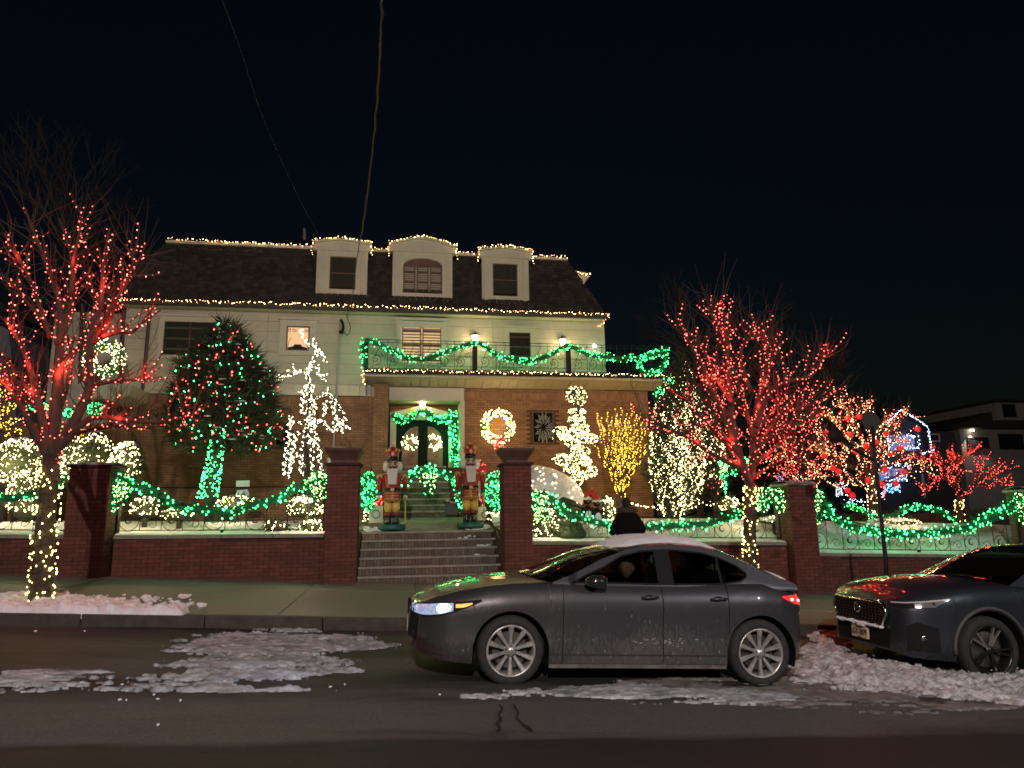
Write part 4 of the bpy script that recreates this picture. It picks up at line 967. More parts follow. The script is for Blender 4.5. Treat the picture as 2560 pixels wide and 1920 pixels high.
# ---- red tree at the left, on the pavement
TYL = 10.75
ztr = [(95, 1522), (104, 1460), (108, 1400), (112, 1330), (118, 1260), (125, 1200), (128, 1150)]
tr = [at(x, y, TYL) for x, y in ztr]
o2 = (0, 480); k2 = .422
L1 = [([(300, 1590), (180, 1380), (110, 1250), (40, 1150), (-40, 1080)], .07, -.6), ([(290, 1580), (230, 1250), (150, 960), (60, 800), (25, 745)], .075, -.3),
      ([(300, 1600), (340, 1200), (350, 1000), (360, 780), (340, 600), (250, 360), (180, 190), (150, 95)], .10, .2), ([(340, 900), (410, 700), (440, 520), (400, 300), (348, 155)], .055, .5),
      ([(420, 600), (440, 400), (470, 250), (490, 145)], .04, -.2), ([(300, 1570), (450, 1340), (530, 1150), (530, 900), (590, 700), (605, 550), (615, 400), (650, 215)], .09, -.5),
      ([(545, 900), (630, 800), (690, 650), (770, 470), (835, 380), (860, 300)], .05, .4), ([(470, 1280), (560, 1150), (700, 1120), (830, 1110), (960, 1095)], .05, .6),
      ([(330, 1540), (520, 1350), (700, 1340), (880, 1365), (1080, 1340), (1180, 1310)], .06, -.7), ([(320, 1560), (450, 1440), (600, 1400), (700, 1390), (900, 1400)], .045, .2),
      ([(300, 870), (240, 690), (160, 480), (60, 320), (28, 240)], .04, -.5), ([(290, 800), (150, 640), (60, 530), (-20, 470)], .035, .4), ([(600, 860), (700, 830), (780, 830), (850, 770), (950, 700)], .045, -.4),
      ([(310, 1400), (390, 1180), (420, 1000), (400, 850)], .05, .3), ([(300, 1450), (200, 1200), (100, 1120), (-30, 1090)], .05, -.2), ([(310, 1500), (250, 1330), (160, 1240), (60, 1210), (-30, 1260)], .045, .5),
      ([(560, 870), (650, 700), (740, 560), (790, 420), (745, 310)], .04, -.3), ([(350, 1020), (500, 880), (560, 690), (590, 600)], .045, .5)]
limbs = [(limb_path(p, TYL, TYL+d, o2, k2), r, 0) for p, r, d in L1]
lt, tp = bare_tree('tall bare tree with red lights at the left edge growing beside the kerb', 'red lights wound through the tall left tree by the kerb', tr, (.15, .11), limbs, G_red, None, nl=18, rb=.0128, subs=6, seed=21, sub_len=(.25, .62), glow_c=(1, .05, .03), glow_n=26, glow_e=4.5)
def wrap_trunk(label, path, rad, n, r, m, z0=None, group='lights wound round trunks'):
    P = smooth_path(path, 6); pts = []; w = []
    for i in range(n):
        u = random.random()**.95*(len(P)-1.001); j = int(u); p = P[j]+(P[j+1]-P[j])*(u-j); a = random.uniform(0, 2*PI); rr = (rad(u/len(P)) if callable(rad) else rad)+.02
        pts.append(p+Vector((math.cos(a)*rr, math.sin(a)*rr, 0)))
    for i in range(len(P)*5):
        u = i/5; j = min(int(u), len(P)-2); p = P[j]+(P[j+1]-P[j])*(u-j); a = i*.8; rr = (rad(u/len(P)) if callable(rad) else rad)+.012
        w.append(p+Vector((math.cos(a)*rr, math.sin(a)*rr, 0)))
    return light_string(label, pts, r, m, [w], group)
wrap_trunk('yellow lights wound round the trunk of the left kerb tree', tr, .145, 190, .016, glow('yellow_bulb', [((1, .74, .2), 1)], 15))
# ---- red tree at the right, behind the sedan
TYR = 11.6
trk = [at(x, y, TYR) for x, y in ((1878, 1560), (1878, 1480), (1876, 1400), (1874, 1330), (1876, 1260), (1878, 1215))]
o3 = (1600, 720); k3 = .2893
R1 = [([(960, 1720), (820, 1300), (780, 900), (760, 600), (700, 380), (640, 260), (580, 150)], .085, .2), ([(765, 640), (740, 350), (720, 180), (700, 120)], .045, -.2), ([(830, 1350), (620, 900), (540, 680), (440, 500), (390, 400), (350, 315)], .06, -.5),
      ([(965, 1650), (1000, 1100), (1080, 760), (1130, 630), (1180, 520), (1250, 445)], .075, .4), ([(1090, 720), (1100, 500), (1060, 455), (1030, 450)], .035, .2), ([(960, 900), (870, 600), (930, 450), (1030, 385)], .045, -.3),
      ([(1010, 1200), (1120, 900), (1300, 800), (1480, 760), (1570, 620), (1610, 595)], .06, -.4), ([(1010, 1350), (1200, 1100), (1350, 1050), (1500, 1000), (1600, 950), (1710, 860)], .055, .5), ([(960, 1500), (1100, 1300), (1300, 1200), (1450, 1150), (1640, 1060)], .05, -.5),
      ([(900, 1500), (700, 1300), (560, 1150), (450, 1000), (400, 900)], .055, .3), ([(900, 1580), (600, 1420), (450, 1310), (300, 1240), (100, 1220), (40, 1140), (-10, 1180)], .05, -.6), ([(1000, 1500), (1250, 1350), (1500, 1330), (1700, 1300)], .05, .4),
      ([(850, 1250), (700, 1000), (600, 830), (520, 760)], .045, .6), ([(980, 1300), (900, 1000), (850, 800), (900, 640)], .045, -.6), ([(960, 1560), (1150, 1400), (1350, 1250), (1500, 1200)], .045, .1),
      ([(880, 1450), (650, 1200), (520, 1180), (420, 1200)], .04, -.2), ([(970, 1600), (800, 1500), (600, 1450), (500, 1500)], .04, .3), ([(1000, 1620), (1200, 1500), (1400, 1480), (1600, 1560)], .04, -.3), ([(1000, 1250), (1150, 1050), (1250, 950), (1230, 900)], .04, .7),
      ([(790, 1000), (680, 820), (560, 560), (520, 470)], .04, .5)]
limbs = [(limb_path(p, TYR, TYR+d, o3, k3), r, 0) for p, r, d in R1]
bare_tree('bare tree full of red lights behind the rear of the grey sedan', 'red lights wound through the tree behind the sedan', trk, (.12, .10), limbs, G_red, None, nl=20, rb=.0128, subs=10, seed=5, sub_len=(.28, .72), glow_c=(1, .05, .03), glow_n=30, glow_e=4.5)
wrap_trunk('yellow lights wound round the trunk behind the sedan boot', trk[1:], .11, 150, .016, bpy.data.materials['yellow_bulb'])
# ---- white weeping tree against the house
TW = 18.6
wp = lambda pts, o=(600, 900), k=.1808, y=TW: [at(o[0]+a*k, o[1]+b*k, y+random.uniform(-.15, .15)) for a, b in pts]
z2 = dict(o=(380, 550), k=.2893)
wl = [(wp([(930, 1640), (900, 1300), (930, 1000), (940, 700), (960, 350), (930, 200), (960, 80), (1010, 20)]), .07, 0), (wp([(1340, 1300), (1390, 1220), (1430, 1110), (1370, 1090), (1320, 1030), (1285, 960), (1300, 945)], **z2), .03, 0),
      (wp([(1430, 1110), (1470, 1160), (1505, 1235)], **z2), .02, 0), (wp([(1425, 1250), (1440, 1340), (1495, 1385)], **z2), .02, 0), (wp([(1320, 1290), (1200, 1340), (1085, 1355), (1110, 1410)], **z2), .025, 0),
      (wp([(960, 620), (1050, 530), (1130, 500), (1220, 470), (1310, 560), (1400, 700), (1460, 800), (1420, 840), (1340, 800)]), .03, 0), (wp([(1290, 600), (1310, 760), (1380, 900), (1420, 1000)]), .02, 0), (wp([(1180, 560), (1170, 680), (1165, 780)]), .02, 0),
      (wp([(960, 900), (1080, 850), (1140, 840), (1230, 960), (1320, 980), (1350, 880), (1440, 900), (1510, 950)]), .025, 0), (wp([(880, 880), (760, 850), (690, 890), (670, 980), (680, 1080), (640, 1250), (610, 1500), (620, 1590)]), .025, 0),
      (wp([(860, 980), (780, 1040), (740, 1180), (700, 1330), (690, 1500), (660, 1640)]), .025, 0), (wp([(830, 1250), (760, 1350), (700, 1450), (700, 1560)]), .02, 0), (wp([(980, 950), (1070, 1080), (1060, 1180), (1110, 1260), (1100, 1400), (1135, 1530)]), .025, 0),
      (wp([(930, 330), (880, 430), (860, 560), (850, 700), (880, 760)]), .02, 0), (wp([(960, 350), (1010, 380), (960, 470), (1000, 560), (1040, 680), (1010, 760)]), .025, 0), (wp([(900, 1000), (870, 1200), (840, 1400), (830, 1580)]), .03, 0), (wp([(950, 1000), (1000, 1200), (990, 1400), (1010, 1560)]), .03, 0), (wp([(900, 850), (1000, 800), (1050, 900), (940, 1000)]), .03, 0)]
wl = [(smooth_path(p, 3), r, 0) for p, r, _ in wl]
base = at(775, 1222, TW); base.z = gz(base.x, TW)
bare_tree('weeping bare tree densely wrapped in cool white lights left of the stairs', 'cool white lights wrapping the weeping tree', [base, at(768, 1180, TW), at(765, 1120, TW)], (.10, .08), wl, G_white, None, nl=40, rb=.0145, subs=3.4, seed=9, twigs=False, sub_len=(.12, .3), name='weeping_tree', glow_c=(1, .88, .6), glow_n=5, glow_e=16)
# ---- golden vase shaped tree
TG = 19.2; og = dict(o=(1280, 900), k=.3013, y=TG)
gl = []
tips = [(700, 440), (735, 470), (785, 432), (820, 470), (860, 402), (905, 402), (945, 430), (990, 405), (1030, 460), (1060, 430), (1090, 500), (1105, 570), (1130, 670), (1105, 760), (690, 700), (760, 560), (880, 480), (970, 500), (840, 560), (930, 560), (1020, 560), (1050, 650), (990, 640), (900, 650), (820, 650), (780, 700), (950, 700), (1030, 740), (870, 740)]
for i, (x, y) in enumerate(tips):
    mx = 905+(x-905)*.42+random.uniform(-10, 10); gl.append((smooth_path(wp([(905+(x-905)*.08, 1130), (905+(x-905)*.35, 960), (905+(x-905)*.72, 960+(y-960)*.5), (x, y)], **og), 4), .03, 0))
bg = at(1553, 1258, TG); bg.z = gz(bg.x, TG)
bare_tree('vase shaped bare tree wrapped in golden lights against the brick wall', 'golden lights on the vase shaped tree', [bg, at(1552, 1245, TG), at(1552, 1230, TG)], (.13, .11), gl, G_gold, None, nl=19, rb=.0152, subs=.8, seed=4, twigs=False, sub_len=(.1, .3), name='vase_tree', glow_c=(1, .55, .12), glow_n=5, glow_e=22)
# ---- evergreens with coloured crowns
def evergreen(label, lab_l, outline, Y, trunk, n, nb, rb, bm, depth=.9, seed=3, leafL=.16, leafm=None, snowy=0, name='evergreen_tree', strands=False, hollow=.3, leafw=.016):
    """outline: list of (py, px_left, px_right) from top to bottom"""
    ys_ = [o[0] for o in outline]; zt, zb = at(1280, ys_[0], Y).z, None
    lev = [(at((a+b)/2, y, Y), (at(b, y, Y).x-at(a, y, Y).x)/2) for y, a, b in outline]
    zs = np.array([l[0].z for l in lev])[::-1]; xc = np.array([l[0].x for l in lev])[::-1]; rw = np.array([l[1] for l in lev])[::-1]
    t = thing(name, label, 'tree', trunk[0]); tp = smooth_path(trunk, 3)
    MB().tube(tp, grow(tp, .12, .07), 8).build('trunk', M_bark, t, smooth=True)
    def sample(k, lo):
        z = zs[0]+(zs[-1]-zs[0])*RNG.random(k*3); R = np.interp(z, zs, rw); keep = RNG.random(k*3) < (R/rw.max())**1.2+.02; z = z[keep][:k]; R = R[keep][:k]
        a = RNG.random(len(z))*2*PI; q = lo+(1-lo)*RNG.random(len(z))**.5
        lump = 1+.14*np.sin(a*5+z*4.1)+.12*np.sin(z*9+a*3)+.08*RNG.normal(size=len(z))
        X = np.interp(z, zs, xc)+np.cos(a)*R*q*lump; Yy = Y+np.sin(a)*R*q*depth*lump
        D = np.stack([np.cos(a), np.sin(a)*depth, .5+0*a], 1); return np.stack([X, Yy, z], 1), D/np.linalg.norm(D, axis=1)[:, None], q
    P, D, q = sample(n, hollow)
    # sprays: several needles fan out from each sample
    P = np.repeat(P, 5, 0); D = np.repeat(D, 5, 0)+RNG.normal(size=(len(P), 3))*.55
    P = P+RNG.normal(size=P.shape)*.03; foliage('crown', P, D, leafL*RNG.uniform(.6, 1.3, len(P)), leafw, leafm or M_fir, t)
    if snowy:
        S, Ds, q = sample(snowy, .8); mb = MB()
        for s in S: mb.ball(s+np.array([0, 0, .03]), random.uniform(.03, .11), random.uniform(.03, .07), .018, 6, 4, .2)
        mb.build('snow_tufts', M_snow, t, kind='stuff')
    Lt = thing('light_string', lab_l, 'string lights', trunk[0]+Vector((0, 0, .5)), 'lights on evergreens')
    if strands:
        pts = []; w = []
        for k in range(strands):
            a = random.uniform(0, 2*PI); da = random.uniform(-1.2, 1.2); line = []
            z0_ = zs[0]+random.random()*.4*(zs[-1]-zs[0]); z1_ = z0_+random.uniform(.35, .6)*(zs[-1]-zs[0]); m = int(nb/strands)
            for i in range(m):
                u = i/m; z = min(z0_+(z1_-z0_)*u, zs[-1]); R = float(np.interp(z, zs, rw)); aa = a+da*u+.25*math.sin(u*20+k)
                line.append(Vector((float(np.interp(z, zs, xc))+math.cos(aa)*R*1.0+random.uniform(-.04, .04), Y+math.sin(aa)*R*depth, z+random.uniform(-.04, .04))))
            pts += line; w.append(line)
        bulbs(pts, rb, bm, Lt); wire_obj(w, Lt, .003)
    else:
        B, Db, q = sample(nb, .9); bulbs(B+Db*.05, rb, bm, Lt, jit=.4)
    return t
TC = 18.0
evergreen('large rounded conifer hung with red and green bulbs left of the white tree', 'scattered red and green bulbs on the large conifer',
          [(800, 556, 572), (818, 540, 588), (845, 522, 608), (885, 492, 640), (925, 466, 660), (970, 448, 672), (1015, 440, 678), (1055, 436, 682), (1090, 434, 682), (1112, 446, 674), (1130, 480, 640)], TC,
          [Vector((at(525, 1240, TC).x, TC, gz(-5, TC))), at(532, 1190, TC), at(543, 1130, TC), at(550, 1050, TC), at(560, 850, TC)], 3000, 520, .0145, G_xmas, snowy=110, hollow=.5, leafL=.21, leafw=.02)
gt_ = wrap_trunk('green lights wound round the conifer trunk', [at(518, 1245, TC), at(528, 1195, TC), at(538, 1140, TC), at(545, 1075, TC)], lambda u: .22-.09*u, 300, .018, G_green)
evergreen('tall slender evergreen draped with warm white strands at the house corner', 'warm white strands on the tall corner evergreen',
          [(870, 1700, 1706), (920, 1682, 1722), (970, 1665, 1735), (1020, 1640, 1745), (1080, 1630, 1752), (1140, 1628, 1756), (1200, 1628, 1758), (1250, 1645, 1740), (1300, 1665, 1700), (1318, 1672, 1688)], 18.6,
          [Vector((at(1682, 1310, 18.6).x, 18.6, gz(8.5, 18.6))), at(1684, 1250, 18.6), at(1695, 1000, 18.6)], 2400, 1900, .0098, G_cream, strands=48, hollow=.5, leafL=.12)
evergreen('second warm lit evergreen behind the corner tree beside the red tree', 'warm white strands on the second evergreen beside the red tree',
          [(960, 1722, 1740), (1020, 1715, 1770), (1090, 1710, 1800), (1160, 1705, 1815), (1220, 1710, 1800), (1262, 1730, 1770)], 20.0,
          [Vector((at(1750, 1290, 20.).x, 20., gz(10, 20.))), at(1750, 1200, 20.)], 1200, 1100, .0105, G_cream, strands=30, hollow=.5, leafL=.12)
clump('green lit spray hanging at the right end of the balcony soffit', [(1668, 952, 12, 10), (1655, 975, 12, 14), (1680, 962, 10, 16), (1640, 985, 8, 8)], 18.4, 300, 40, m=G_green, rb=.017, name='lit_spray', cat='garland', group='green lit sprays')
for lab, bl in (('in the gap left of the red tree trunk forks', [(1815, 1158, 22, 12), (1835, 1175, 10, 18)]), ('between the trunk forks of the right red tree', [(1867, 1165, 9, 22)]), ('low behind the right red tree', [(1808, 1185, 14, 12), (1813, 1215, 4, 20)]), ('beside the warm lit corner evergreen', [(1640, 1160, 16, 10), (1652, 1150, 8, 10)])):
    clump('green lit spray '+lab, bl, 19.5, 260, 60, m=G_green, rb=.018, name='lit_spray', cat='garland', group='green lit sprays')
for lab, bl in (('farthest left seen through the red tree', [(98, 1017, 22, 10)]), ('middle one seen through the left red tree', [(172, 1032, 12, 10)]), ('nearest the white porch canopy', [(238, 1024, 18, 18)])):
    clump('small green lit cluster '+lab, bl, 19.5, 200, 60, m=G_green, rb=.016, name='lit_spray', cat='garland', group='green lit clusters by the left porch')
# ---- topiary of lit pads
TT = 18.9; tb = at(1440, 1250, TT); tb.z = gz(tb.x, TT)
topi = thing('topiary', 'pompon topiary of stacked warm lit pads in front of the grille window wall', 'topiary', tb)
MB().tube(smooth_path([tb, at(1444, 1200, TT), at(1438, 1120, TT), at(1446, 1040, TT), at(1444, 990, TT)], 3), .05, 7).build('trunk', M_bark, topi)
pads = [(530, 300, 95, 90), (535, 430, 80, 30), (530, 500, 85, 45), (410, 590, 75, 42), (560, 570, 90, 50), (640, 655, 75, 45), (500, 690, 80, 45), (430, 640, 60, 34), (560, 760, 90, 50), (405, 825, 78, 50), (590, 840, 75, 45), (490, 900, 70, 48), (660, 925, 50, 48), (560, 960, 75, 42), (545, 1010, 40, 36), (520, 620, 70, 60), (540, 810, 70, 50)]
TL = thing('light_string', 'warm white net lights over the pads of the pompon topiary', 'string lights', tb+Vector((0, 0, .2)), 'net lights on shrubs')
allb = []
for i, (x, y, rx, ry) in enumerate(pads):
    c = at(1280+x*.3013, 900+y*.3013, TT+random.uniform(-.2, .2)); a, b = rx*.3013*TT/FPX, ry*.3013*TT/FPX
    k = int(900*a*2); D = unit(k); foliage('foliage_pad', np.array(c)+D*np.array([a, a*.8, b])*RNG.uniform(.5, 1, k)[:, None]*.9, D+RNG.normal(size=D.shape)*.4, .06, .012, M_fir, topi)
    MB().ball(c, a*.8, a*.65, b*.8, 12, 8, .05).build('pad_core', M_fir, topi, smooth=True)
    if i in (1, 3, 5, 9, 12, 10): MB().ball(c+Vector((0, 0, b*.72)), a*.75, a*.6, b*.30, 12, 6, .06).build('snow_cap', M_snow, topi, smooth=True)
    k = int(165*a*2.1); D = front_dirs(k); allb += list(np.array(c)+D*np.array([a, a*.8, b])*1.02)
bulbs(allb, .0080, G_cream, TL)
for k_ in range(4): string_glow(TL, tb+Vector((random.uniform(-.3, .3), -1.0, .4+.7*k_)), (1, .78, .42), 12, .3)
# ---- mounds and shrubs with net lights
def mound(label, cx, cy, rx, ry, Y, nb, snow=.3, m=None, rb=.016, name='net_lit_bush', seed=0, core=None, leaf=.09, lit_label=None, bot=None, depth=.8, dens=1500):
    c = at(cx, cy, Y); a, b = rx*Y/FPX, ry*Y/FPX; zb = gz(c.x, Y)
    t = thing(name, label, 'bush', (c.x, Y, min(zb, c.z)), 'net lit bushes in the snowy garden')
    mb = MB(); mb.ball(c, a*.93, a*.93*depth, b*.93, 20, 14, .03); core_o = mb.build('core', core or M_fir, t, smooth=True)
    k = int(dens*a*b)+60; D = unit(k); D[:, 2] = np.where(D[:, 2] < -.5, -D[:, 2], D[:, 2]); foliage('foliage', np.array(c)+D*np.array([a, a*depth, b])*.93, D+RNG.normal(size=D.shape)*.6, leaf, .014, M_fir, t)
    if c.z-b*.6 > zb: MB().tube([(c.x, Y, zb-.05), (c.x, Y, c.z-b*.5)], .06, 7).build('stem', M_bark, t)
    if snow:
        V = []; n, q = 24, 8; mb = MB()
        for j in range(q+1):
            th = snow*PI*.5*j/q*1.5
            for i in range(n):
                ph = 2*PI*i/n; w = 1+.05*math.sin(3*ph+cx)+(.10*math.sin(ph*7+cy) if j > q-3 else 0); V.append((c.x+a*1.0*math.sin(th*w)*math.cos(ph), Y+a*depth*1.0*math.sin(th*w)*math.sin(ph), c.z+b*(1.0+.04)*math.cos(th*w)))
        Fc = [(j*n+i, (j+1)*n+i, (j+1)*n+(i+1)%n, j*n+(i+1)%n) for j in range(q) for i in range(n)]
        mb.add(V, Fc).build('snow_cap', M_snow, t, smooth=True)
    if nb:
        nb = int(nb*.85)+2; D = front_dirs(nb); D[:, 2] = np.where(D[:, 2] < -.6, -D[:, 2], D[:, 2])
        L_ = thing('light_string', lit_label or ('net lights over the '+label.split(' beside')[0].split(' behind')[0]), 'string lights', (c.x, Y-a*depth, c.z-b*.5), 'net lights on shrubs')
        if nb > 20: string_glow(L_, (c.x, Y-a*depth-.32, max(c.z, zb+.35)), (1, .78, .42), (5 if snow > .55 else min(22, 6+nb*.13)), .2)
        bulbs(np.array(c)+D*np.array([a, a*depth, b])*1.03, rb*.64, m or G_cream, L_)
    return t
mound('big snow topped dome bush behind the right planter pillar', 1318, 1262, 150, 96, 18.0, 150, .62, m=glow('under_snow_bulb', [((1, .80, .45), 1)], 12), rb=.019, depth=.6, lit_label='warm lights glowing over the snowy dome bush')
mound('tall lit mound bush behind the left pillar', 215, 1160, 68, 78, 17.6, 420, .22, lit_label='warm net lights over the tall mound behind the left pillar')
mound('round lit bush right of the tall mound by the left garland', 316, 1160, 36, 52, 17.2, 230, .25, lit_label='warm net lights on the round bush above the left bow')
mound('lit bush at the far left edge with two humps', 50, 1165, 60, 62, 17.4, 330, .2, lit_label='warm net lights on the far left bush')
mound('sloping lit shrub between the far left bush and the trunk', 70, 1240, 42, 60, 17.0, 200, 0, lit_label='warm net lights on the shrub behind the yellow lit trunk')
mound('small pointed lit shrub behind the far left bush', 22, 1120, 10, 22, 17.9, 30, 0, lit_label='few warm lights on the pointed shrub tip at far left')
mound('small lit shrub under the left garland beside its bow', 365, 1270, 34, 26, 16.2, 80, .35, lit_label='warm lights on the shrub under the left garland')
mound('low dark shrub with scattered lights under the middle of the left garland', 450, 1285, 40, 16, 16.0, 45, 0, lit_label='scattered warm lights low under the left garland')
mound('sprawling lit shrub round the conifer foot', 590, 1262, 46, 22, 17.3, 70, .2, lit_label='warm lights at the foot of the conifer')
mound('open lit shrub under the round bow by the left stair pillar', 765, 1268, 44, 28, 15.9, 110, .5, lit_label='warm lights on the open shrub under the round bow')
mound('little bare purple bush on the snow at the foot of the fence', 690, 1318, 28, 19, 15.45, 14, 0, core=mat('purple_bush', (.07, .035, .04), .9), rb=.02, lit_label='few warm lights on the purple bush')
mound('low shrub glowing with large warm lights beside the left stair pillar', 785, 1316, 34, 16, 15.4, 34, 0, rb=.022, lit_label='large warm lights at the fence foot by the left stair pillar')
mound('grassy lit shrub beside the right planter pillar', 1362, 1312, 36, 44, 15.7, 130, 0, m=glow('warm_yellow_bulb', [((1, .78, .36), 1)], 15), rb=.018, lit_label='warm lights on the grassy shrub by the right planter pillar', leaf=.16)
mound('round dark green bush behind the sedan windscreen', 1428, 1335, 40, 34, 15.6, 0, 0, leaf=.1)
mound('lit shrub beside the penguins and the person', 1520, 1275, 18, 34, 17.0, 60, 0, rb=.018, lit_label='warm lights on the shrub left of the person')
mound('flat lit hedge in the right garden behind the sign pole', 2230, 1310, 74, 18, 17.2, 70, .5, m=G_warm, lit_label='warm lights on the flat hedge in the right garden')
mound('lit shrub right of the corner evergreen near the red trunk', 1820, 1262, 30, 22, 16.5, 70, 0, lit_label='pale lights on the shrub near the right red trunk')
mound('snowy low hedge left of the shadowed pillar', 1935, 1300, 44, 12, 16.0, 20, .8, lit_label='few warm lights on the snowy low hedge')
# string on the ground from the golden tree to the evergreen
light_string('warm white string lying from the golden tree to the corner evergreen', along(pxpath([(1570, 1258), (1592, 1262), (1608, 1268), (1622, 1268), (1640, 1272), (1660, 1266)], 18.0), .075, .03), .024, G_cream, [pxpath([(1570, 1258), (1600, 1266), (1660, 1266)], 18.0)], 'strings lying in the garden')
light_string('warm white string from the evergreen toward the right red trunk', along(pxpath([(1700, 1262), (1730, 1270), (1750, 1258), (1780, 1262), (1800, 1256)], 17.6), .11, .03), .02, G_cream, [pxpath([(1700, 1262), (1750, 1260), (1800, 1256)], 17.6)], 'strings lying in the garden')
# ================================================================== cars
def paint(name, col, dirt=.5, dcol=(.19, .17, .17)):
    m = mat(name, col, .38, .6, coat=1); N = m.node_tree.nodes; L = m.node_tree.links; b = N['Principled BSDF']
    tc = N.new('ShaderNodeTexCoord'); mp = N.new('ShaderNodeMapping'); mp.inputs['Scale'].default_value = (20, 20, 6); L.new(tc.outputs['Object'], mp.inputs[0])
    n1 = N.new('ShaderNodeTexNoise'); n1.inputs['Scale'].default_value = 2.2; n1.inputs['Detail'].default_value = 9; n1.inputs['Roughness'].default_value = .75; L.new(mp.outputs[0], n1.inputs['Vector'])
    n2 = N.new('ShaderNodeTexNoise'); n2.inputs['Scale'].default_value = 1.3; n2.inputs['Detail'].default_value = 4; L.new(tc.outputs['Object'], n2.inputs['Vector'])
    sx = N.new('ShaderNodeSeparateXYZ'); L.new(tc.outputs['Object'], sx.inputs[0])
    h = N.new('ShaderNodeMapRange'); h.inputs[1].default_value = .62; h.inputs[2].default_value = .15; h.inputs[3].default_value = .0; h.inputs[4].default_value = .26; L.new(sx.outputs[2], h.inputs[0])
    a1 = N.new('ShaderNodeMath'); a1.operation = 'ADD'; L.new(n1.outputs[0], a1.inputs[0]); L.new(h.outputs[0], a1.inputs[1])
    a2 = N.new('ShaderNodeMath'); a2.operation = 'MULTIPLY_ADD'; a2.inputs[1].default_value = .5; a2.inputs[2].default_value = -.25; L.new(n2.outputs[0], a2.inputs[0])
    a3 = N.new('ShaderNodeMath'); a3.operation = 'ADD'; L.new(a1.outputs[0], a3.inputs[0]); L.new(a2.outputs[0], a3.inputs[1])
    r = N.new('ShaderNodeMapRange'); r.inputs[1].default_value = .57; r.inputs[2].default_value = .86; r.inputs[3].default_value = 0; r.inputs[4].default_value = dirt; L.new(a3.outputs[0], r.inputs[0])
    mx = N.new('ShaderNodeMix'); mx.data_type = 'RGBA'; L.new(r.outputs[0], mx.inputs[0]); mx.inputs[6].default_value = tuple(col)+(1,); mx.inputs[7].default_value = tuple(dcol)+(1,); L.new(mx.outputs[2], b.inputs['Base Color'])
    q = N.new('ShaderNodeMapRange'); q.inputs[3].default_value = .38; q.inputs[4].default_value = .9; q.inputs[2].default_value = dirt; L.new(r.outputs[0], q.inputs[0]); L.new(q.outputs[0], b.inputs['Roughness'])
    c = N.new('ShaderNodeMapRange'); c.inputs[3].default_value = 1; c.inputs[4].default_value = .0; c.inputs[2].default_value = dirt; L.new(r.outputs[0], c.inputs[0]); L.new(c.outputs[0], b.inputs['Coat Weight'])
    return m
M_tyre = mat('tyre_rubber', (.022, .020, .020), .85, noise=(20, .4)); M_rim = mat('alloy_rim', (.48, .46, .44), .34, metal=.6, noise=(14, .35))
M_disc = mat('brake_disc', (.12, .11, .10), .5, metal=.8); M_chrome = mat('chrome', (.7, .7, .7), .12, metal=1)
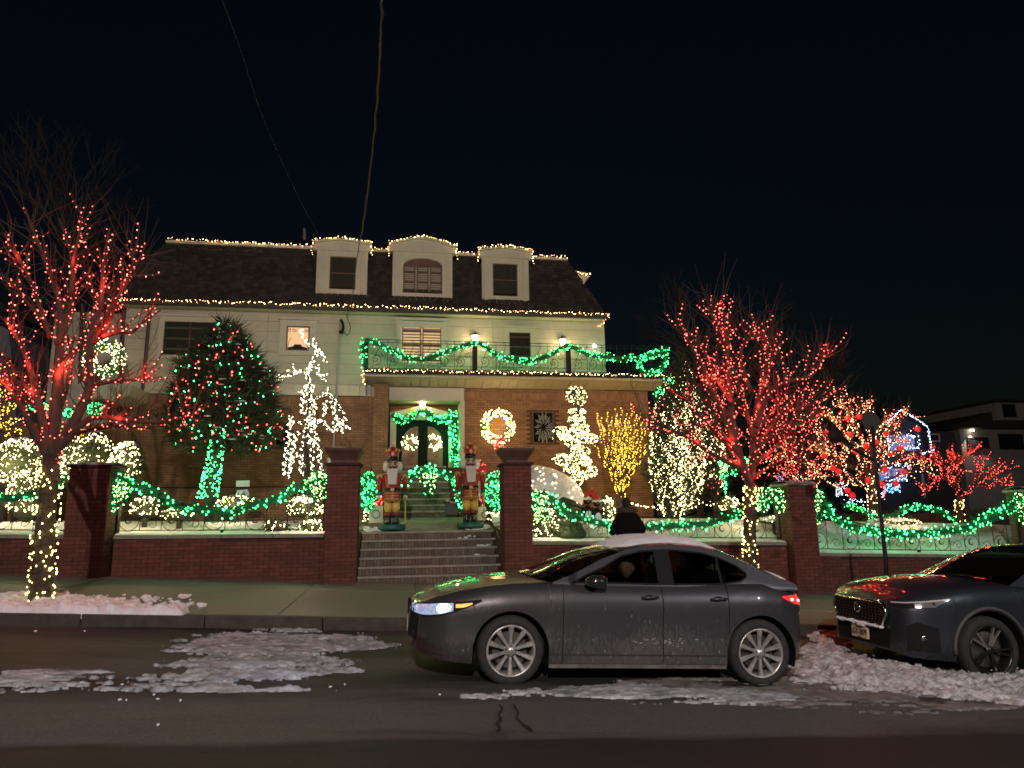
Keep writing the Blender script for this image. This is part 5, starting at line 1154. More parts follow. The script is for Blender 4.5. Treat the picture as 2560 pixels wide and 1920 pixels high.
class Car:
    def __init__(s, name, label, O, W_, prm, body):
        s.t = thing(name, label, 'car', O, 'cars standing at the kerb'); s.t.rotation_euler = (0, math.atan(-SL), 0); s.W = W_; s.p = prm; s.body = body
    def put(s, mb, name, m, parent=None, smooth=False, kind=None):
        o = mb.build(name, m, None, smooth, kind); o.parent = parent or s.t; return o
    def grp(s, name): 
        o = thing(name, None, None, (0, 0, 0)); o.parent = s.t; return o
    FR = [0, .05, .14, .3, .5, .66, .78, .87, .94, 1.0]
    def fn(s, k, x): a = s.p[k]; return float(np.interp(x, [q[0] for q in a], [q[1] for q in a]))
    def lo(s, x):
        z = s.fn('zb', x)
        for xc in s.p['wx']:
            r_ = s.p['ra']; d = abs(x-xc)
            if d < r_: z = max(z, s.p['wz']+math.sqrt(r_*r_-d*d))
        return z
    def side_y(s, x, z):      # near-side surface
        base = s.fn('zb', x); zs = s.fn('zs', x); f = (z-base)/max(zs-base, .05)
        return s.fn('inset', x)+float(np.interp(f, s.p['lat'][0], s.p['lat'][1]))
    def section(s, x):
        zl = s.lo(x); zs = s.fn('zs', x); zc = s.fn('zc', x); pts = []
        for f in s.FR:
            z = zl+(zs-zl)*f; pts.append((s.side_y(x, z), z))
        y1 = pts[-1][0]; h = s.W/2
        for t in (.06, .16, .34, .6, .85, 1.0): pts.append((y1+(h-y1)*t, zs+(zc-zs)*math.sin(t*PI/2)))
        return pts
    def xs(s):
        X = list(np.arange(s.p['x0'], s.p['x1'], .055))+[s.p['x1']]
        for xc in s.p['wx']:
            r_ = s.p['ra']; X = [x for x in X if not (xc-r_-.03 < x < xc+r_+.03)]
            X += [xc-r_-.02, xc-r_-.0005, xc+r_+.0005, xc+r_+.02]+[xc+r_*.999*math.cos(a) for a in np.linspace(0, PI, 25)]
        X += list(s.p.get('seams', [])); return sorted(set(round(x, 4) for x in X))
    def shell(s, doors):
        X = s.xs(); sec = [s.section(x) for x in X]; m = len(sec[0]); V = []; full = 2*m-1
        for x, q in zip(X, sec):
            V += [(x, y, z) for y, z in q]+[(x, s.W-y, z) for y, z in q[-2::-1]]
        body = []; dd = [[] for _ in doors]; nf = len(s.FR)-1
        for i in range(len(X)-1):
            for j in range(full-1):
                f = (i*full+j, (i+1)*full+j, (i+1)*full+j+1, i*full+j+1); hit = False
                for k, (a, b, side) in enumerate(doors):
                    near = j < nf; 
                    if near and j >= 1 and a-1e-4 <= X[i] and X[i+1] <= b+1e-4: dd[k].append(f); hit = True; break
                if not hit and not (s.p['cab'][0] < X[i] < s.p['cab'][1] and nf+2 <= j < full-3-nf): body.append(f)
        body.append(tuple(range(full))); body.append(tuple((len(X)-1)*full+j for j in range(full))[::-1])
        # bottom pan
        def mk(fs, name, off=0):
            used = sorted({i for f in fs for i in f}); mp = {a: b for b, a in enumerate(used)}; mb = MB()
            mb.add([(V[i][0], V[i][1]-off, V[i][2]) for i in used], [tuple(mp[i] for i in f) for f in fs]); o = s.put(mb, name, s.body, smooth=True); return o
        o = mk(body, 'body')
        mod(o, 'EDGE_SPLIT', split_angle=math.radians(42))
        ds = [mk(f, n_, .001) for f, n_ in zip(dd, ['front_door', 'rear_door'])]
        for (a, b, _), d in zip(doors, ds):
            for x in (a, b):
                pts = [(x, s.side_y(x, z)-.0015, z) for z in np.linspace(s.lo(x)+.05, s.fn('zs', x)-.0, 14)]
                s.put(MB().tube(pts, .0045, 4), 'door_gap', M_black, d)
        # dark underside and wheel housings
        mb = MB(); x0, x1 = s.p['x0']+.25, s.p['x1']-.2
        mb.box(x0, x1, .26, s.W-.26, s.p['zb_min']+.03, .6); s.put(mb, 'underbody', M_black)
        for xc in s.p['wx']:
            mb = MB(); r_ = s.p['ra']+.0; y0 = s.fn('inset', xc)+.03; V2 = []; n = 18
            for yy in (y0, .30): V2 += [(xc+r_*math.cos(a), yy, s.p['wz']+r_*math.sin(a)) for a in np.linspace(-.35, PI+.35, n)]
            mb.add(V2, [(i, i+1, n+i+1, n+i) for i in range(n-1)]+[tuple(range(n, 2*n))]); s.put(mb, 'wheel_arch_liner', M_black)
        return ds
    def wheel(s, xc, yf, r, rim_r, style, dark=False):
        z = s.p['wz']; w = s.grp('wheel'); T = .2; c = (xc, yf, z)
        s.put(MB().lathe([(rim_r-.005, .02), (rim_r+.02, .004), (r-.06, .0), (r-.02, .012), (r-.003, .04), (r, .08), (r, T-.04), (r-.03, T), (rim_r, T)], c, 56, 'y'), 'tyre', M_tyre, w, True)
        rm = mat('dark_rim', (.03, .03, .03), .3, metal=.6) if dark else M_rim
        s.put(MB().lathe([(rim_r, .018), (rim_r+.004, .008), (rim_r-.012, .006), (rim_r-.022, .03), (rim_r-.03, .12), (rim_r-.03, .17)], c, 48, 'y'), 'rim', rm if not dark else M_rim if False else rm, w, True)
        s.put(MB().lathe([(.001, .1), (rim_r*.72, .1), (rim_r*.72, .11)], c, 28, 'y'), 'brake_disc', M_disc, w)
        s.put(MB().lathe([(.001, .13), (rim_r-.03, .13)], c, 28, 'y'), 'wheel_back', M_black, w)
        if style == 10:
            for k in range(10):
                a = 2*PI*k/10+PI/2; tw = .0; mb = MB(); u = Vector((math.cos(a), 0, math.sin(a))); v = Vector((-math.sin(a), 0, math.cos(a))); C_ = Vector(c)
                pairs = ((.045, .016, .035), (.12, .018, .028), (rim_r-.012, .030, .012)); V = []
                for rr, hw, yy in pairs: V += [C_+u*rr+v*hw+Vector((0, yy+.012, 0)), C_+u*rr+Vector((0, yy-.004, 0))+v*hw*.6, C_+u*rr-v*hw*.6+Vector((0, yy-.004, 0)), C_+u*rr-v*hw+Vector((0, yy+.012, 0)), C_+u*rr+Vector((0, yy+.035, 0))]
                mb.add(V, [(i*5+j, (i+1)*5+j, (i+1)*5+(j+1)%5, i*5+(j+1)%5) for i in range(2) for j in range(5)]+[(10, 11, 12, 13, 14)]); s.put(mb, 'spoke', M_rim, w)
            mb = MB().lathe([(.001, .012), (.028, .012), (.034, .02), (.06, .03), (.062, .06)], c, 20, 'y'); s.put(mb, 'hub', M_rim, w, True)
            for k in range(5):
                a = 2*PI*k/5+.3; s.put(MB().lathe([(.001, .016), (.008, .016), (.009, .04)], (xc+.047*math.cos(a), yf, z+.047*math.sin(a)), 8, 'y'), 'wheel_nut', M_disc, w)
        else:
            for k in range(5):
                a0 = 2*PI*k/5+PI*.38; C_ = Vector(c)
                for sgn in (-1, 1):
                    a = a0+sgn*.16; u = Vector((math.cos(a), 0, math.sin(a))); ub = Vector((math.cos(a0), 0, math.sin(a0))); v = Vector((-u.z, 0, u.x))
                    P0, P1 = C_+ub*.05+Vector((0, .03, 0)), C_+u*(rim_r-.01)+Vector((0, .008, 0)); mb = MB()
                    mb.hexa([P0-v*.012, P1-v*.009, P1+v*.009, P0+v*.012, P0-v*.012+Vector((0, .03, 0)), P1-v*.009+Vector((0, .03, 0)), P1+v*.009+Vector((0, .03, 0)), P0+v*.012+Vector((0, .03, 0))]); s.put(mb, 'spoke', mat('spoke_highlight', (.5, .48, .45), .3, metal=.8) if k in (0, 1) else rm, w)  # two spokes coloured bright in place of the light they catch
            s.put(MB().lathe([(.001, .012), (.03, .014), (.05, .03)], c, 16, 'y'), 'hub', rm, w, True)
    def strip(s, xs_, zt, zb, m, name, off=.004, parent=None, fy=None, n=5, smooth=True):
        mb = MB(); V = []; fy = fy or s.side_y
        for x, a, b in zip(xs_, zt, zb):
            for i in range(n+1):
                z = b+(a-b)*i/n; V.append((x, fy(x, z)-off, z))
        k = n+1; mb.add(V, [(i*k+j, (i+1)*k+j, (i+1)*k+j+1, i*k+j+1) for i in range(len(xs_)-1) for j in range(n)]); return s.put(mb, name, m, parent, smooth)
    def greenhouse(s, yb, zbelt, slope, rail, win, glass, bulge, rise=.05, pillars=(), ws_end=None, roof_end=None, rw_end=None):
        fy = lambda x, z: yb+slope*max(0, z-zbelt); s.gy = fy
        for mir in (0, 1):
            F_ = (lambda x, z: fy(x, z)) if not mir else (lambda x, z: s.W-fy(x, z)+2*.0)
            o_ = .0 if not mir else .0
            rx = [r[0] for r in rail]; rz = [r[1] for r in rail]; wx = [w[0] for w in win]; wl_ = [w[1] for w in win]; wh = [w[2] for w in win]
            X = sorted(set(rx+wx+list(np.linspace(rx[0], rx[-1], 40)))); X0 = [x for x in X if x <= wx[0]+1e-6]; X1 = [x for x in X if wx[0]-1e-6 <= x <= wx[-1]+1e-6]; X2 = [x for x in X if x >= wx[-1]-1e-6]
            R = lambda x: float(np.interp(x, rx, rz)); lo_ = lambda x: float(np.interp(x, wx, wl_)); hi_ = lambda x: float(np.interp(x, wx, wh))
            s.strip(X0, [R(x) for x in X0], [zbelt-.01]*len(X0), s.body, 'window_pillar', 0, fy=F_)
            s.strip(X1, [R(x) for x in X1], [hi_(x) for x in X1], s.body, 'roof_rail', 0, fy=F_)
            s.strip(X1, [lo_(x) for x in X1], [zbelt-.02]*len(X1), s.body, 'belt_panel', 0, fy=F_, n=2)
            s.strip(X2, [R(x) for x in X2], [min(R(x), zbelt-.02) for x in X2], s.body, 'rear_pillar', 0, fy=F_)
            s.strip(X1, [hi_(x) for x in X1], [lo_(x) for x in X1], glass, 'side_window', -.006 if not mir else .006, fy=F_)
            if not mir:
                s.strip(X1, [hi_(x)+.004 for x in X1], [hi_(x)-.012 for x in X1], M_black, 'window_trim', .002, fy=F_, n=1); s.strip(X1, [lo_(x)+.012 for x in X1], [lo_(x)-.004 for x in X1], M_black, 'window_trim', .002, fy=F_, n=1)
                for a, b in pillars: xx = [a, (a+b)/2, b]; s.strip(xx, [hi_(x) for x in xx], [lo_(x) for x in xx], M_black, 'window_divider', .003, fy=F_, n=2)
        # top: windscreen, roof, rear window
        rx = [r[0] for r in rail]; rz = [r[1] for r in rail]; n = 12
        def grid(xa, xb, m, name, off=0, t0=0, t1=1, k=14, smooth=True, edge=0):
            V = []; xs_ = np.linspace(xa, xb, k)
            for i, x in enumerate(xs_):
                z = float(np.interp(x, rx, rz)); y0 = fy(x, z); bu = float(np.interp(x, [b[0] for b in bulge], [b[1] for b in bulge])); rs = float(np.interp(x, [b[0] for b in bulge], [b[2] for b in bulge]))
                for j in range(n+1):
                    t = t0+(t1-t0)*j/n; e = 1
                    if edge:
                        uu, vv = abs(2*(j/n)-1), abs(2*(i/(k-1))-1); q_ = min(1, (uu**5+vv**5)); e = (1-q_)*(.8+.4*float(vnoise(np.array(x*6.), np.array(t*7.))))-.25*q_
                    V.append((x-bu*math.sin(PI*t), y0+(s.W-2*y0)*t, z+rs*math.sin(PI*t)**.7+off*e))
            return s.put(MB().add(V, [(i*(n+1)+j, (i+1)*(n+1)+j, (i+1)*(n+1)+j+1, i*(n+1)+j+1) for i in range(k-1) for j in range(n)]), name, m, smooth=smooth)
        s.grid = grid
        grid(rx[0], ws_end, glass, 'windscreen'); grid(ws_end, roof_end, s.body, 'roof'); grid(roof_end, rw_end, glass, 'rear_window'); grid(rw_end, rx[-1], s.body, 'boot_lid')
# ------------------------------------------------------------------ the grey sedan
O1 = at(1275, 1630, 6.85); O1.z -= .318
P1 = dict(cab=(.48, 2.72), x0=-.95, x1=3.15, wx=(0, 2.545), wz=.318, ra=.368, zb_min=.17, seams=(.50, 1.51, 2.20),
    zb=[(-.95, .36), (-.9, .27), (-.6, .21), (-.3, .19), (.4, .17), (2.2, .17), (2.9, .22), (3.05, .30), (3.15, .38)],
    zs=[(-.95, .66), (-.90, .70), (-.75, .775), (-.5, .845), (-.25, .895), (0, .925), (.5, .955), (1.5, .955), (2.2, .975), (2.6, .985), (2.9, .955), (3.05, .92), (3.15, .84)],
    zc=[(-.95, .70), (-.90, .745), (-.75, .82), (-.5, .90), (-.2, .955), (.1, .99), (.4, 1.0), (1.5, 1.0), (2.8, 1.01), (3.0, .995), (3.15, .93)],
    inset=[(-.95, .50), (-.93, .38), (-.89, .26), (-.80, .14), (-.65, .06), (-.4, .02), (-.1, .005), (.3, .012), (1.2, .015), (2.2, .008), (2.55, .0), (2.8, .03), (3.0, .11), (3.1, .22), (3.15, .40)],
    lat=([0, .08, .25, .45, .62, .74, .80, .88, .95, 1.0, 1.2], [.05, .02, .012, .018, .008, .0, .006, .030, .062, .105, .12]))
M_grey = paint('grey_metallic_paint', (.072, .068, .076), .42)
car = Car('parked_sedan', 'salt stained dark grey sedan with lit headlight and snow on its roof', O1, 1.68, P1, M_grey)
doors = car.shell([(.50, 1.51, 0), (1.51, 2.20, 0)])
car.wheel(0, .035, .322, .235, 10); car.wheel(2.545, .035, .322, .235, 10)
for xc in (0, 2.545):
    car.put(MB().lathe([(.2, 0), (.322, .02), (.322, .18), (.2, .2)], (xc, car.W-.24, .318), 32, 'y'), 'far_wheel', M_tyre, smooth=True)
M_cglass = glassmat('tinted_glass', (.33, .35, .33), .01)
rail = [(.40, .955), (.55, 1.01), (.70, 1.075), (.93, 1.185), (1.18, 1.275), (1.4, 1.328), (1.69, 1.352), (2.02, 1.335), (2.27, 1.28), (2.47, 1.20), (2.7, 1.09), (2.88, 1.02), (3.0, .985)]
win = [(.60, .955, .957), (.75, .955, 1.035), (.93, .955, 1.11), (1.14, .955, 1.225), (1.36, .955, 1.278), (1.69, .957, 1.30), (2.02, .965, 1.278), (2.2, .975, 1.235), (2.38, 1.0, 1.16), (2.47, 1.05, 1.09)]
car.greenhouse(.095, .945, .50, rail, win, M_cglass, [(.4, .22, .045), (.9, .14, .05), (1.18, .05, .05), (1.5, 0, .045), (2.2, -.04, .045), (2.7, -.10, .05), (3.0, -.12, .03)], pillars=((1.49, 1.66), (2.16, 2.185)), ws_end=1.12, roof_end=2.2, rw_end=2.76)
car.grid(1.10, 2.32, M_snow, 'roof_snow', off=.05, t0=.05, t1=.95, k=22, edge=1)
car.grid(2.82, 2.98, M_snow, 'boot_snow', off=.02, t0=.1, t1=.9, k=8, edge=1)
# headlight, lamps, grille
sy = car.side_y
M_hl = mat('headlight_glow', (.8, .85, 1), .2, emis=((.55, .72, 1), 7)); M_hl2 = mat('headlight_lens', (.30, .33, .42), .15, noise=(30, .8), emis=((.5, .62, 1), .45)); M_amber = mat('amber_lens', (.7, .25, .05), .3, emis=((1, .36, .08), 1.6))
hx = np.linspace(-.945, -.30, 30); ht = np.interp(hx, [-.945, -.7, -.5, -.30], [.695, .738, .752, .778]); hb = np.interp(hx, [-.945, -.85, -.7, -.55, -.42, -.30], [.615, .612, .632, .672, .722, .772])
hg = car.grp('headlight')
car.strip(hx, ht+.008, hb-.008, M_black, 'housing', .003, hg)
sel = [i for i in range(30) if hx[i] < -.56]; car.strip(hx[sel], ht[sel]-.003, hb[sel]+.006, M_hl2, 'lens', .006, hg)
k5 = [i for i in range(30) if -.74 < hx[i] < -.58]; car.strip(hx[k5], ht[k5]-.008-.03*np.linspace(-1, 1, len(k5))**4, hb[k5]+.014+.03*np.linspace(-1, 1, len(k5))**4, M_hl, 'lit_reflector', .008, hg)
k5 = [i for i in range(30) if -.56 < hx[i] < -.38]; car.strip(hx[k5], ht[k5]-.014, np.maximum(ht[k5]-.045, hb[k5]+.006), M_amber, 'indicator', .008, hg)
l = bpy.data.lights.new('headlight_beam', 'SPOT'); l.energy = 40; l.color = (.62, .76, 1); l.spot_size = 1.3; l.spot_blend = .6; l.shadow_soft_size = .05
o = bpy.data.objects.new('headlight_beam', l); COL.objects.link(o); o.parent = hg; o.location = (-.90, .30, .69); o.rotation_euler = (math.radians(86), 0, math.radians(98))
# grille and lower intake on the nose, wrapping round the front corner
gx = np.linspace(-.949, -.892, 10); car.strip(gx, np.interp(gx, [-.949, -.892], [.665, .62]), [.37]*10, M_black, 'grille', .004)
nx = car.p['x0']
mb = MB().prism([(.50, .38), (1.18, .38), (1.22, .66), (.46, .66)], 'x', nx-.012, nx+.004); car.put(mb, 'grille', M_black)
mb = MB().tube([(nx-.016, .46, .66), (nx-.016, .62, .37), (nx-.016, 1.06, .37), (nx-.016, 1.22, .66)], .012, 6); car.put(mb, 'grille_trim', M_chrome, smooth=True)
car.put(mod(MB().box(nx-.03, nx-.013, .66, 1.02, .42, .52), 'X') if False else MB().box(nx-.03, nx-.013, .66, 1.02, .42, .52), 'number_plate', mat('plate_white', (.55, .5, .42), .5))
ix = np.linspace(-.93, -.60, 8); car.strip(ix, np.interp(ix, [-.93, -.6], [.42, .30]), np.interp(ix, [-.93, -.6], [.30, .27]), mat('intake_black', (.03, .018, .016), .6), 'lower_intake', .004)
car.strip(np.linspace(-.93, -.62, 6), np.interp(np.linspace(-.93, -.62, 6), [-.93, -.62], [.445, .31]), np.interp(np.linspace(-.93, -.62, 6), [-.93, -.62], [.43, .30]), M_grey, 'bumper_fin', .012)
# tail lamp
M_tail = mat('tail_lamp', (.5, .02, .02), .2, emis=((1, .04, .04), 1.1)); tx = np.linspace(2.80, 3.13, 10)
tg = car.grp('tail_light'); car.strip(tx, np.interp(tx, [2.8, 3.13], [.872, .885]), np.interp(tx, [2.8, 2.95, 3.13], [.862, .80, .765]), M_tail, 'red_lens', .005, tg)
car.put(MB().ball((2.93, sy(2.93, .84)-.01, .838), .018, .01, .014, 8, 6), 'lamp_core', mat('tail_core', (.9, .3, .3), .2, emis=((1, .35, .3), 5)), tg)
car.put(MB().ball((3.03, sy(3.03, .83)-.01, .825), .018, .01, .014, 8, 6), 'lamp_core', bpy.data.materials['tail_core'], tg)
# handles, mirror, trim
for hx_, d in ((1.38, doors[0]), (2.10, doors[1])):
    y = sy(hx_, .835); mb = MB().tube([(hx_-.09, y+.002, .832), (hx_-.07, y-.03, .836), (hx_, y-.038, .84), (hx_+.07, y-.03, .842), (hx_+.09, y+.002, .842)], [.008, .014, .015, .014, .008], 8); car.put(mb, 'door_handle', M_grey, d, True)
    car.put(MB().ball((hx_, y+.006, .83), .07, .008, .03, 14, 8), 'handle_recess', M_black, d, True)
mg = car.grp('door_mirror'); mb = MB(); c0 = (.82, -.05, .985)
mb.ball((0, 0, 0), .13, .085, .062, 16, 10); 
for i, v in enumerate(mb.v):
    if v[0] > .06: mb.v[i] = (.06+(v[0]-.06)*.25, v[1], v[2])
mb.v = [(a+c0[0], b+c0[1], c+c0[2]) for a, b, c in mb.v]; car.put(mb, 'mirror_housing', mat('dark_gloss', (.02, .02, .022), .15, coat=1), mg, True)
car.put(MB().hexa([(.78, .10, .93), (.88, .10, .93), (.88, .0, .95), (.78, .0, .95), (.79, .10, .955), (.87, .10, .955), (.87, .0, .975), (.79, .0, .975)]), 'mirror_stalk', M_black, mg)
car.put(MB().box(.885, .892, -.12, .02, .94, 1.03), 'mirror_glass', M_chrome, mg)
sx_ = np.linspace(.37, 2.17, 24); car.strip(sx_, [.205]*24, [.168]*24, mat('sill_dirty', (.16, .14, .13), .9, noise=(8, .5)), 'sill_trim', .012)
car.strip(sx_, [.30]*24, [.285]*24, mat('sill_line', (.02, .02, .02), .7), 'sill_crease', .004)
car.put(MB().ball((-.30+.76, sy(.46, .70)-.002, .71), .012, .006, .010, 8, 6), 'side_badge', M_chrome)
# dried salt splashes and a pale scrape low on the doors
M_spl = mat('dried_salt', (.30, .28, .26), .95, noise=(60, .5)); mb = MB()
for i in range(95):
    x = random.uniform(-.55, 2.95); z = .22+.50*random.random()**1.8
    if abs(x) < .40 or abs(x-2.545) < .40: continue
    h_ = random.uniform(.006, .035); w_ = random.uniform(.0012, .003); q_ = [(x-w_, z), (x+w_, z), (x+w_*.5, z+h_), (x-w_*.5, z+h_)]
    mb.add([(a, sy(a, b)-.0025, b) for a, b in q_], [(0, 1, 2, 3)])
for i in range(46):
    x = random.gauss(1.52, .13); z = random.gauss(.42, .025); w_ = random.uniform(.004, .02); h_ = random.uniform(.003, .012)
    mb.add([(a, sy(a, b)-.0025, b) for a, b in ((x-w_, z), (x+w_, z+.002), (x+w_*.7, z+h_), (x-w_*.8, z+h_*.8))], [(0, 1, 2, 3)])
car.put(mb, 'salt_splashes', M_spl, kind='stuff')
# cabin
cab = car.grp('cabin'); M_int = mat('dark_interior', (.02, .02, .02), .8); M_beige = mat('beige_headrest', (.42, .36, .28), .7)
car.put(MB().box(.45, 2.6, .18, car.W-.18, .62, .86), 'cabin_floor', M_int, cab)
car.put(MB().hexa([(.42, .2, .86), (.75, .2, .86), (.75, 1.48, .86), (.42, 1.48, .86), (.45, .2, .93), (.72, .2, .95), (.72, 1.48, .95), (.45, 1.48, .93)]), 'dashboard', M_int, cab)
for yy in (.46, 1.2):
    mod(car.put(MB().hexa([(1.42, yy-.22, .7), (1.58, yy-.22, .7), (1.58, yy+.22, .7), (1.42, yy+.22, .7), (1.56, yy-.17, 1.13), (1.66, yy-.17, 1.11), (1.66, yy+.17, 1.11), (1.56, yy+.17, 1.13)]), 'seat_back', M_int, cab), 'BEVEL', width=.04, segments=3)
    mod(car.put(MB().box(1.50, 1.60, yy-.13, yy+.13, 1.14, 1.30), 'headrest', M_beige, cab), 'BEVEL', width=.03, segments=3)
mod(car.put(MB().box(2.2, 2.3, .25, 1.43, .7, 1.07), 'rear_seat', M_int, cab), 'BEVEL', width=.04, segments=3)
for yy in (.5, 1.18): mod(car.put(MB().box(2.2, 2.28, yy-.12, yy+.12, 1.08, 1.2), 'headrest', M_beige, cab), 'BEVEL', width=.03, segments=3)
car.put(MB().torus((.86, .48, .98), .17, .014, 'x', 24, 6), 'steering_wheel', M_int, cab, True)
car.put(MB().box(.62, .70, .72, .80, .955, .96), 'windscreen_sticker', mat('sticker', (.5, .48, .5), .6), cab)
# ------------------------------------------------------------------ the dark SUV
O2 = at(2483, 1629, 7.4); O2.z -= .37
P2 = dict(cab=(.5, 3.2), x0=-1.0, x1=3.6, wx=(0, 2.75), wz=.37, ra=.44, zb_min=.22, seams=(.62, 1.6, 2.3),
    zb=[(-1.0, .30), (-.9, .26), (-.4, .24), (.5, .22), (2.3, .22), (3.2, .28), (3.6, .4)],
    zs=[(-1.0, .86), (-.93, .90), (-.8, .945), (-.6, 1.0), (-.3, 1.05), (0, 1.075), (.6, 1.10), (2.5, 1.12), (3.3, 1.12), (3.6, .9)],
    zc=[(-1.0, .90), (-.93, .98), (-.8, 1.05), (-.55, 1.10), (-.2, 1.14), (.2, 1.16), (2.5, 1.16), (3.3, 1.15), (3.6, 1.0)],
    inset=[(-1.0, .36), (-.97, .26), (-.9, .17), (-.75, .09), (-.5, .03), (-.2, .01), (.5, .02), (2.4, .0), (3.2, .08), (3.6, .3)],
    lat=([0, .08, .25, .45, .62, .74, .82, .90, .96, 1.0, 1.2], [.05, .02, .012, .02, .012, .006, .010, .030, .060, .10, .12]))
M_navy = paint('dark_blue_paint', (.040, .046, .058), .20)
suv = Car('parked_suv', 'dark blue SUV with a wide mesh grille and New York plate at the right edge', O2, 1.78, P2, M_navy)
sd = suv.shell([(.62, 1.6, 0), (1.6, 2.3, 0)])
suv.wheel(0, .03, .372, .275, 5, True); suv.wheel(2.75, .03, .372, .275, 5, True)
for xc in (0, 2.75): suv.put(MB().lathe([(.2, 0), (.36, .02), (.36, .2), (.2, .22)], (xc, suv.W-.26, .37), 32, 'y'), 'far_wheel', M_tyre, smooth=True)
rail2 = [(.38, 1.10), (.55, 1.18), (.75, 1.28), (1.0, 1.40), (1.25, 1.49), (1.5, 1.53), (2.0, 1.545), (2.5, 1.50), (3.0, 1.36), (3.3, 1.20), (3.45, 1.12)]
win2 = [(.62, 1.10, 1.105), (.85, 1.10, 1.24), (1.1, 1.10, 1.36), (1.35, 1.105, 1.44), (1.7, 1.11, 1.475), (2.2, 1.12, 1.46), (2.6, 1.15, 1.38), (2.85, 1.20, 1.26)]
M_sglass = glassmat('suv_glass', (.25, .26, .26), .02)
suv.greenhouse(.10, 1.09, .42, rail2, win2, M_sglass, [(.38, .26, .05), (.9, .2, .06), (1.3, .06, .05), (1.8, 0, .05), (2.6, -.04, .05), (3.45, -.1, .04)], pillars=((1.56, 1.7), (2.25, 2.29)), ws_end=1.28, roof_end=2.7, rw_end=3.3)
suv.put(MB().box(.6, 3.0, .2, 1.58, .6, 1.05), 'cabin', M_int)
# grille: a real mesh of wavy bars in a chrome frame, standing on the nose
nx = -1.0; gg = suv.grp('grille'); q = [(.47, .56), (1.31, .56), (1.40, .72), (1.36, .83), (.42, .83), (.38, .72)]
suv.put(MB().prism(q, 'x', nx-.03, nx+.01), 'grille_backing', M_black, gg)
for i in range(15):
    y = .45+i*.0635; n_ = 9; suv.put(MB().tube([(nx-.04-.012*(k % 2), y+.012*math.sin(k*1.5), .575+.245*k/n_) for k in range(n_+1)], .010, 5), 'grille_bar', mat('grille_bronze', (.10, .06, .05), .3, metal=.8) if i == 0 else bpy.data.materials['grille_bronze'], gg)
for k in range(7): suv.put(MB().tube([(nx-.045, .43, .585+k*.035), (nx-.045, 1.35, .585+k*.035)], .006, 4), 'grille_mesh', bpy.data.materials['grille_bronze'], gg)
suv.put(MB().tube([(nx-.05, a, b) for a, b in q+[q[0]]], .016, 8), 'chrome_frame', M_chrome, gg, True)
suv.put(MB().torus((nx-.07, .89, .735), .055, .009, 'x', 20, 6), 'oval_badge', M_chrome, gg, True)
suv.put(MB().tube([(nx-.07, .89, .79), (nx-.07, .87, .715)], .006, 5), 'badge_bar', M_chrome, gg); suv.put(MB().tube([(nx-.07, .89, .79), (nx-.07, .91, .715)], .006, 5), 'badge_bar', M_chrome, gg)
mb = MB()
for i in range(16): mb.ball((nx-.06, .47+i*.055, .555+.004*random.uniform(-1, 1)), .035, .03, .018+.008*random.random(), 7, 5, .2)
for i in range(5): mb.ball((nx-.07, .78+i*.02, .545), .03, .03, .03, 7, 5, .2)
suv.put(mb, 'snow_on_bumper', M_snow, gg, kind='stuff')
# number plate
pg = suv.grp('number_plate'); PX = nx-.055
mod(suv.put(MB().box(PX-.0, PX+.03, .74, 1.05, .37, .515), 'plate', mat('plate_cream', (.62, .52, .36), .5), pg), 'BEVEL', width=.006)
def text(body, size, loc, rot, m, parent, name='lettering', ext=.002):
    c = bpy.data.curves.new(name, 'FONT'); c.body = body; c.size = size; c.extrude = ext; c.align_x = 'CENTER'; c.align_y = 'CENTER'
    c.materials.append(m); tmp = bpy.data.objects.new(name, c); COL.objects.link(tmp); dg = bpy.context.evaluated_depsgraph_get(); me = bpy.data.meshes.new_from_object(tmp.evaluated_get(dg))
    bpy.data.objects.remove(tmp); o = bpy.data.objects.new(name, me); COL.objects.link(o); o.location = loc; o.rotation_euler = rot; o.parent = parent; return o
M_ink = mat('plate_ink', (.04, .035, .05), .5)
tx_ = text('LGY-2079', .10, (PX-.006, .895, .44), (PI/2, 0, -PI/2), M_ink, pg); tx_.scale = (.72, 1, 1)
text('NEW YORK', .022, (PX-.006, .895, .497), (PI/2, 0, -PI/2), M_ink, pg)
text('EXCELSIOR', .014, (PX-.006, .895, .384), (PI/2, 0, -PI/2), M_ink, pg)
# SUV headlight and intakes
hg2 = suv.grp('headlight'); hx = np.linspace(-.985, -.47, 12); ht = np.interp(hx, [-.985, -.47], [.855, .93]); hb = np.interp(hx, [-.985, -.66, -.47], [.80, .815, .915])
suv.strip(hx, ht, hb, M_black, 'housing', .003, hg2); suv.strip(hx[3:], ht[3:]-.004, hb[3:]+.01, mat('lens_clear', (.30, .28, .30), .12, metal=.5), 'lens', .006, hg2); suv.strip(hx, ht+.004, ht-.008, mat('lamp_bar', (.55, .5, .52), .3), 'light_bar', .009, hg2)
suv.put(MB().ball((-.66, sy(0, .8)*0+suv.side_y(-.66, .87)-.008, .868), .02, .012, .016, 8, 6), 'projector', M_chrome, hg2)
ix = np.linspace(-.93, -.62, 8); suv.strip(ix, np.interp(ix, [-.93, -.85, -.62], [.60, .66, .60]), [.34]*8, M_black, 'side_intake', .004)
suv.put(MB().lathe([(.001, 0), (.035, .0), (.045, .02)], (-.78, suv.side_y(-.78, .48)-.02, .49), 14, 'y'), 'fog_lamp', M_chrome, smooth=True)
suv.put(MB().prism([(.42, .33), (1.36, .33), (1.40, .54), (.38, .54)], 'x', nx-.012, nx+.01), 'lower_grille', M_black)
ax_ = [(-.45+.45*0, 0)]
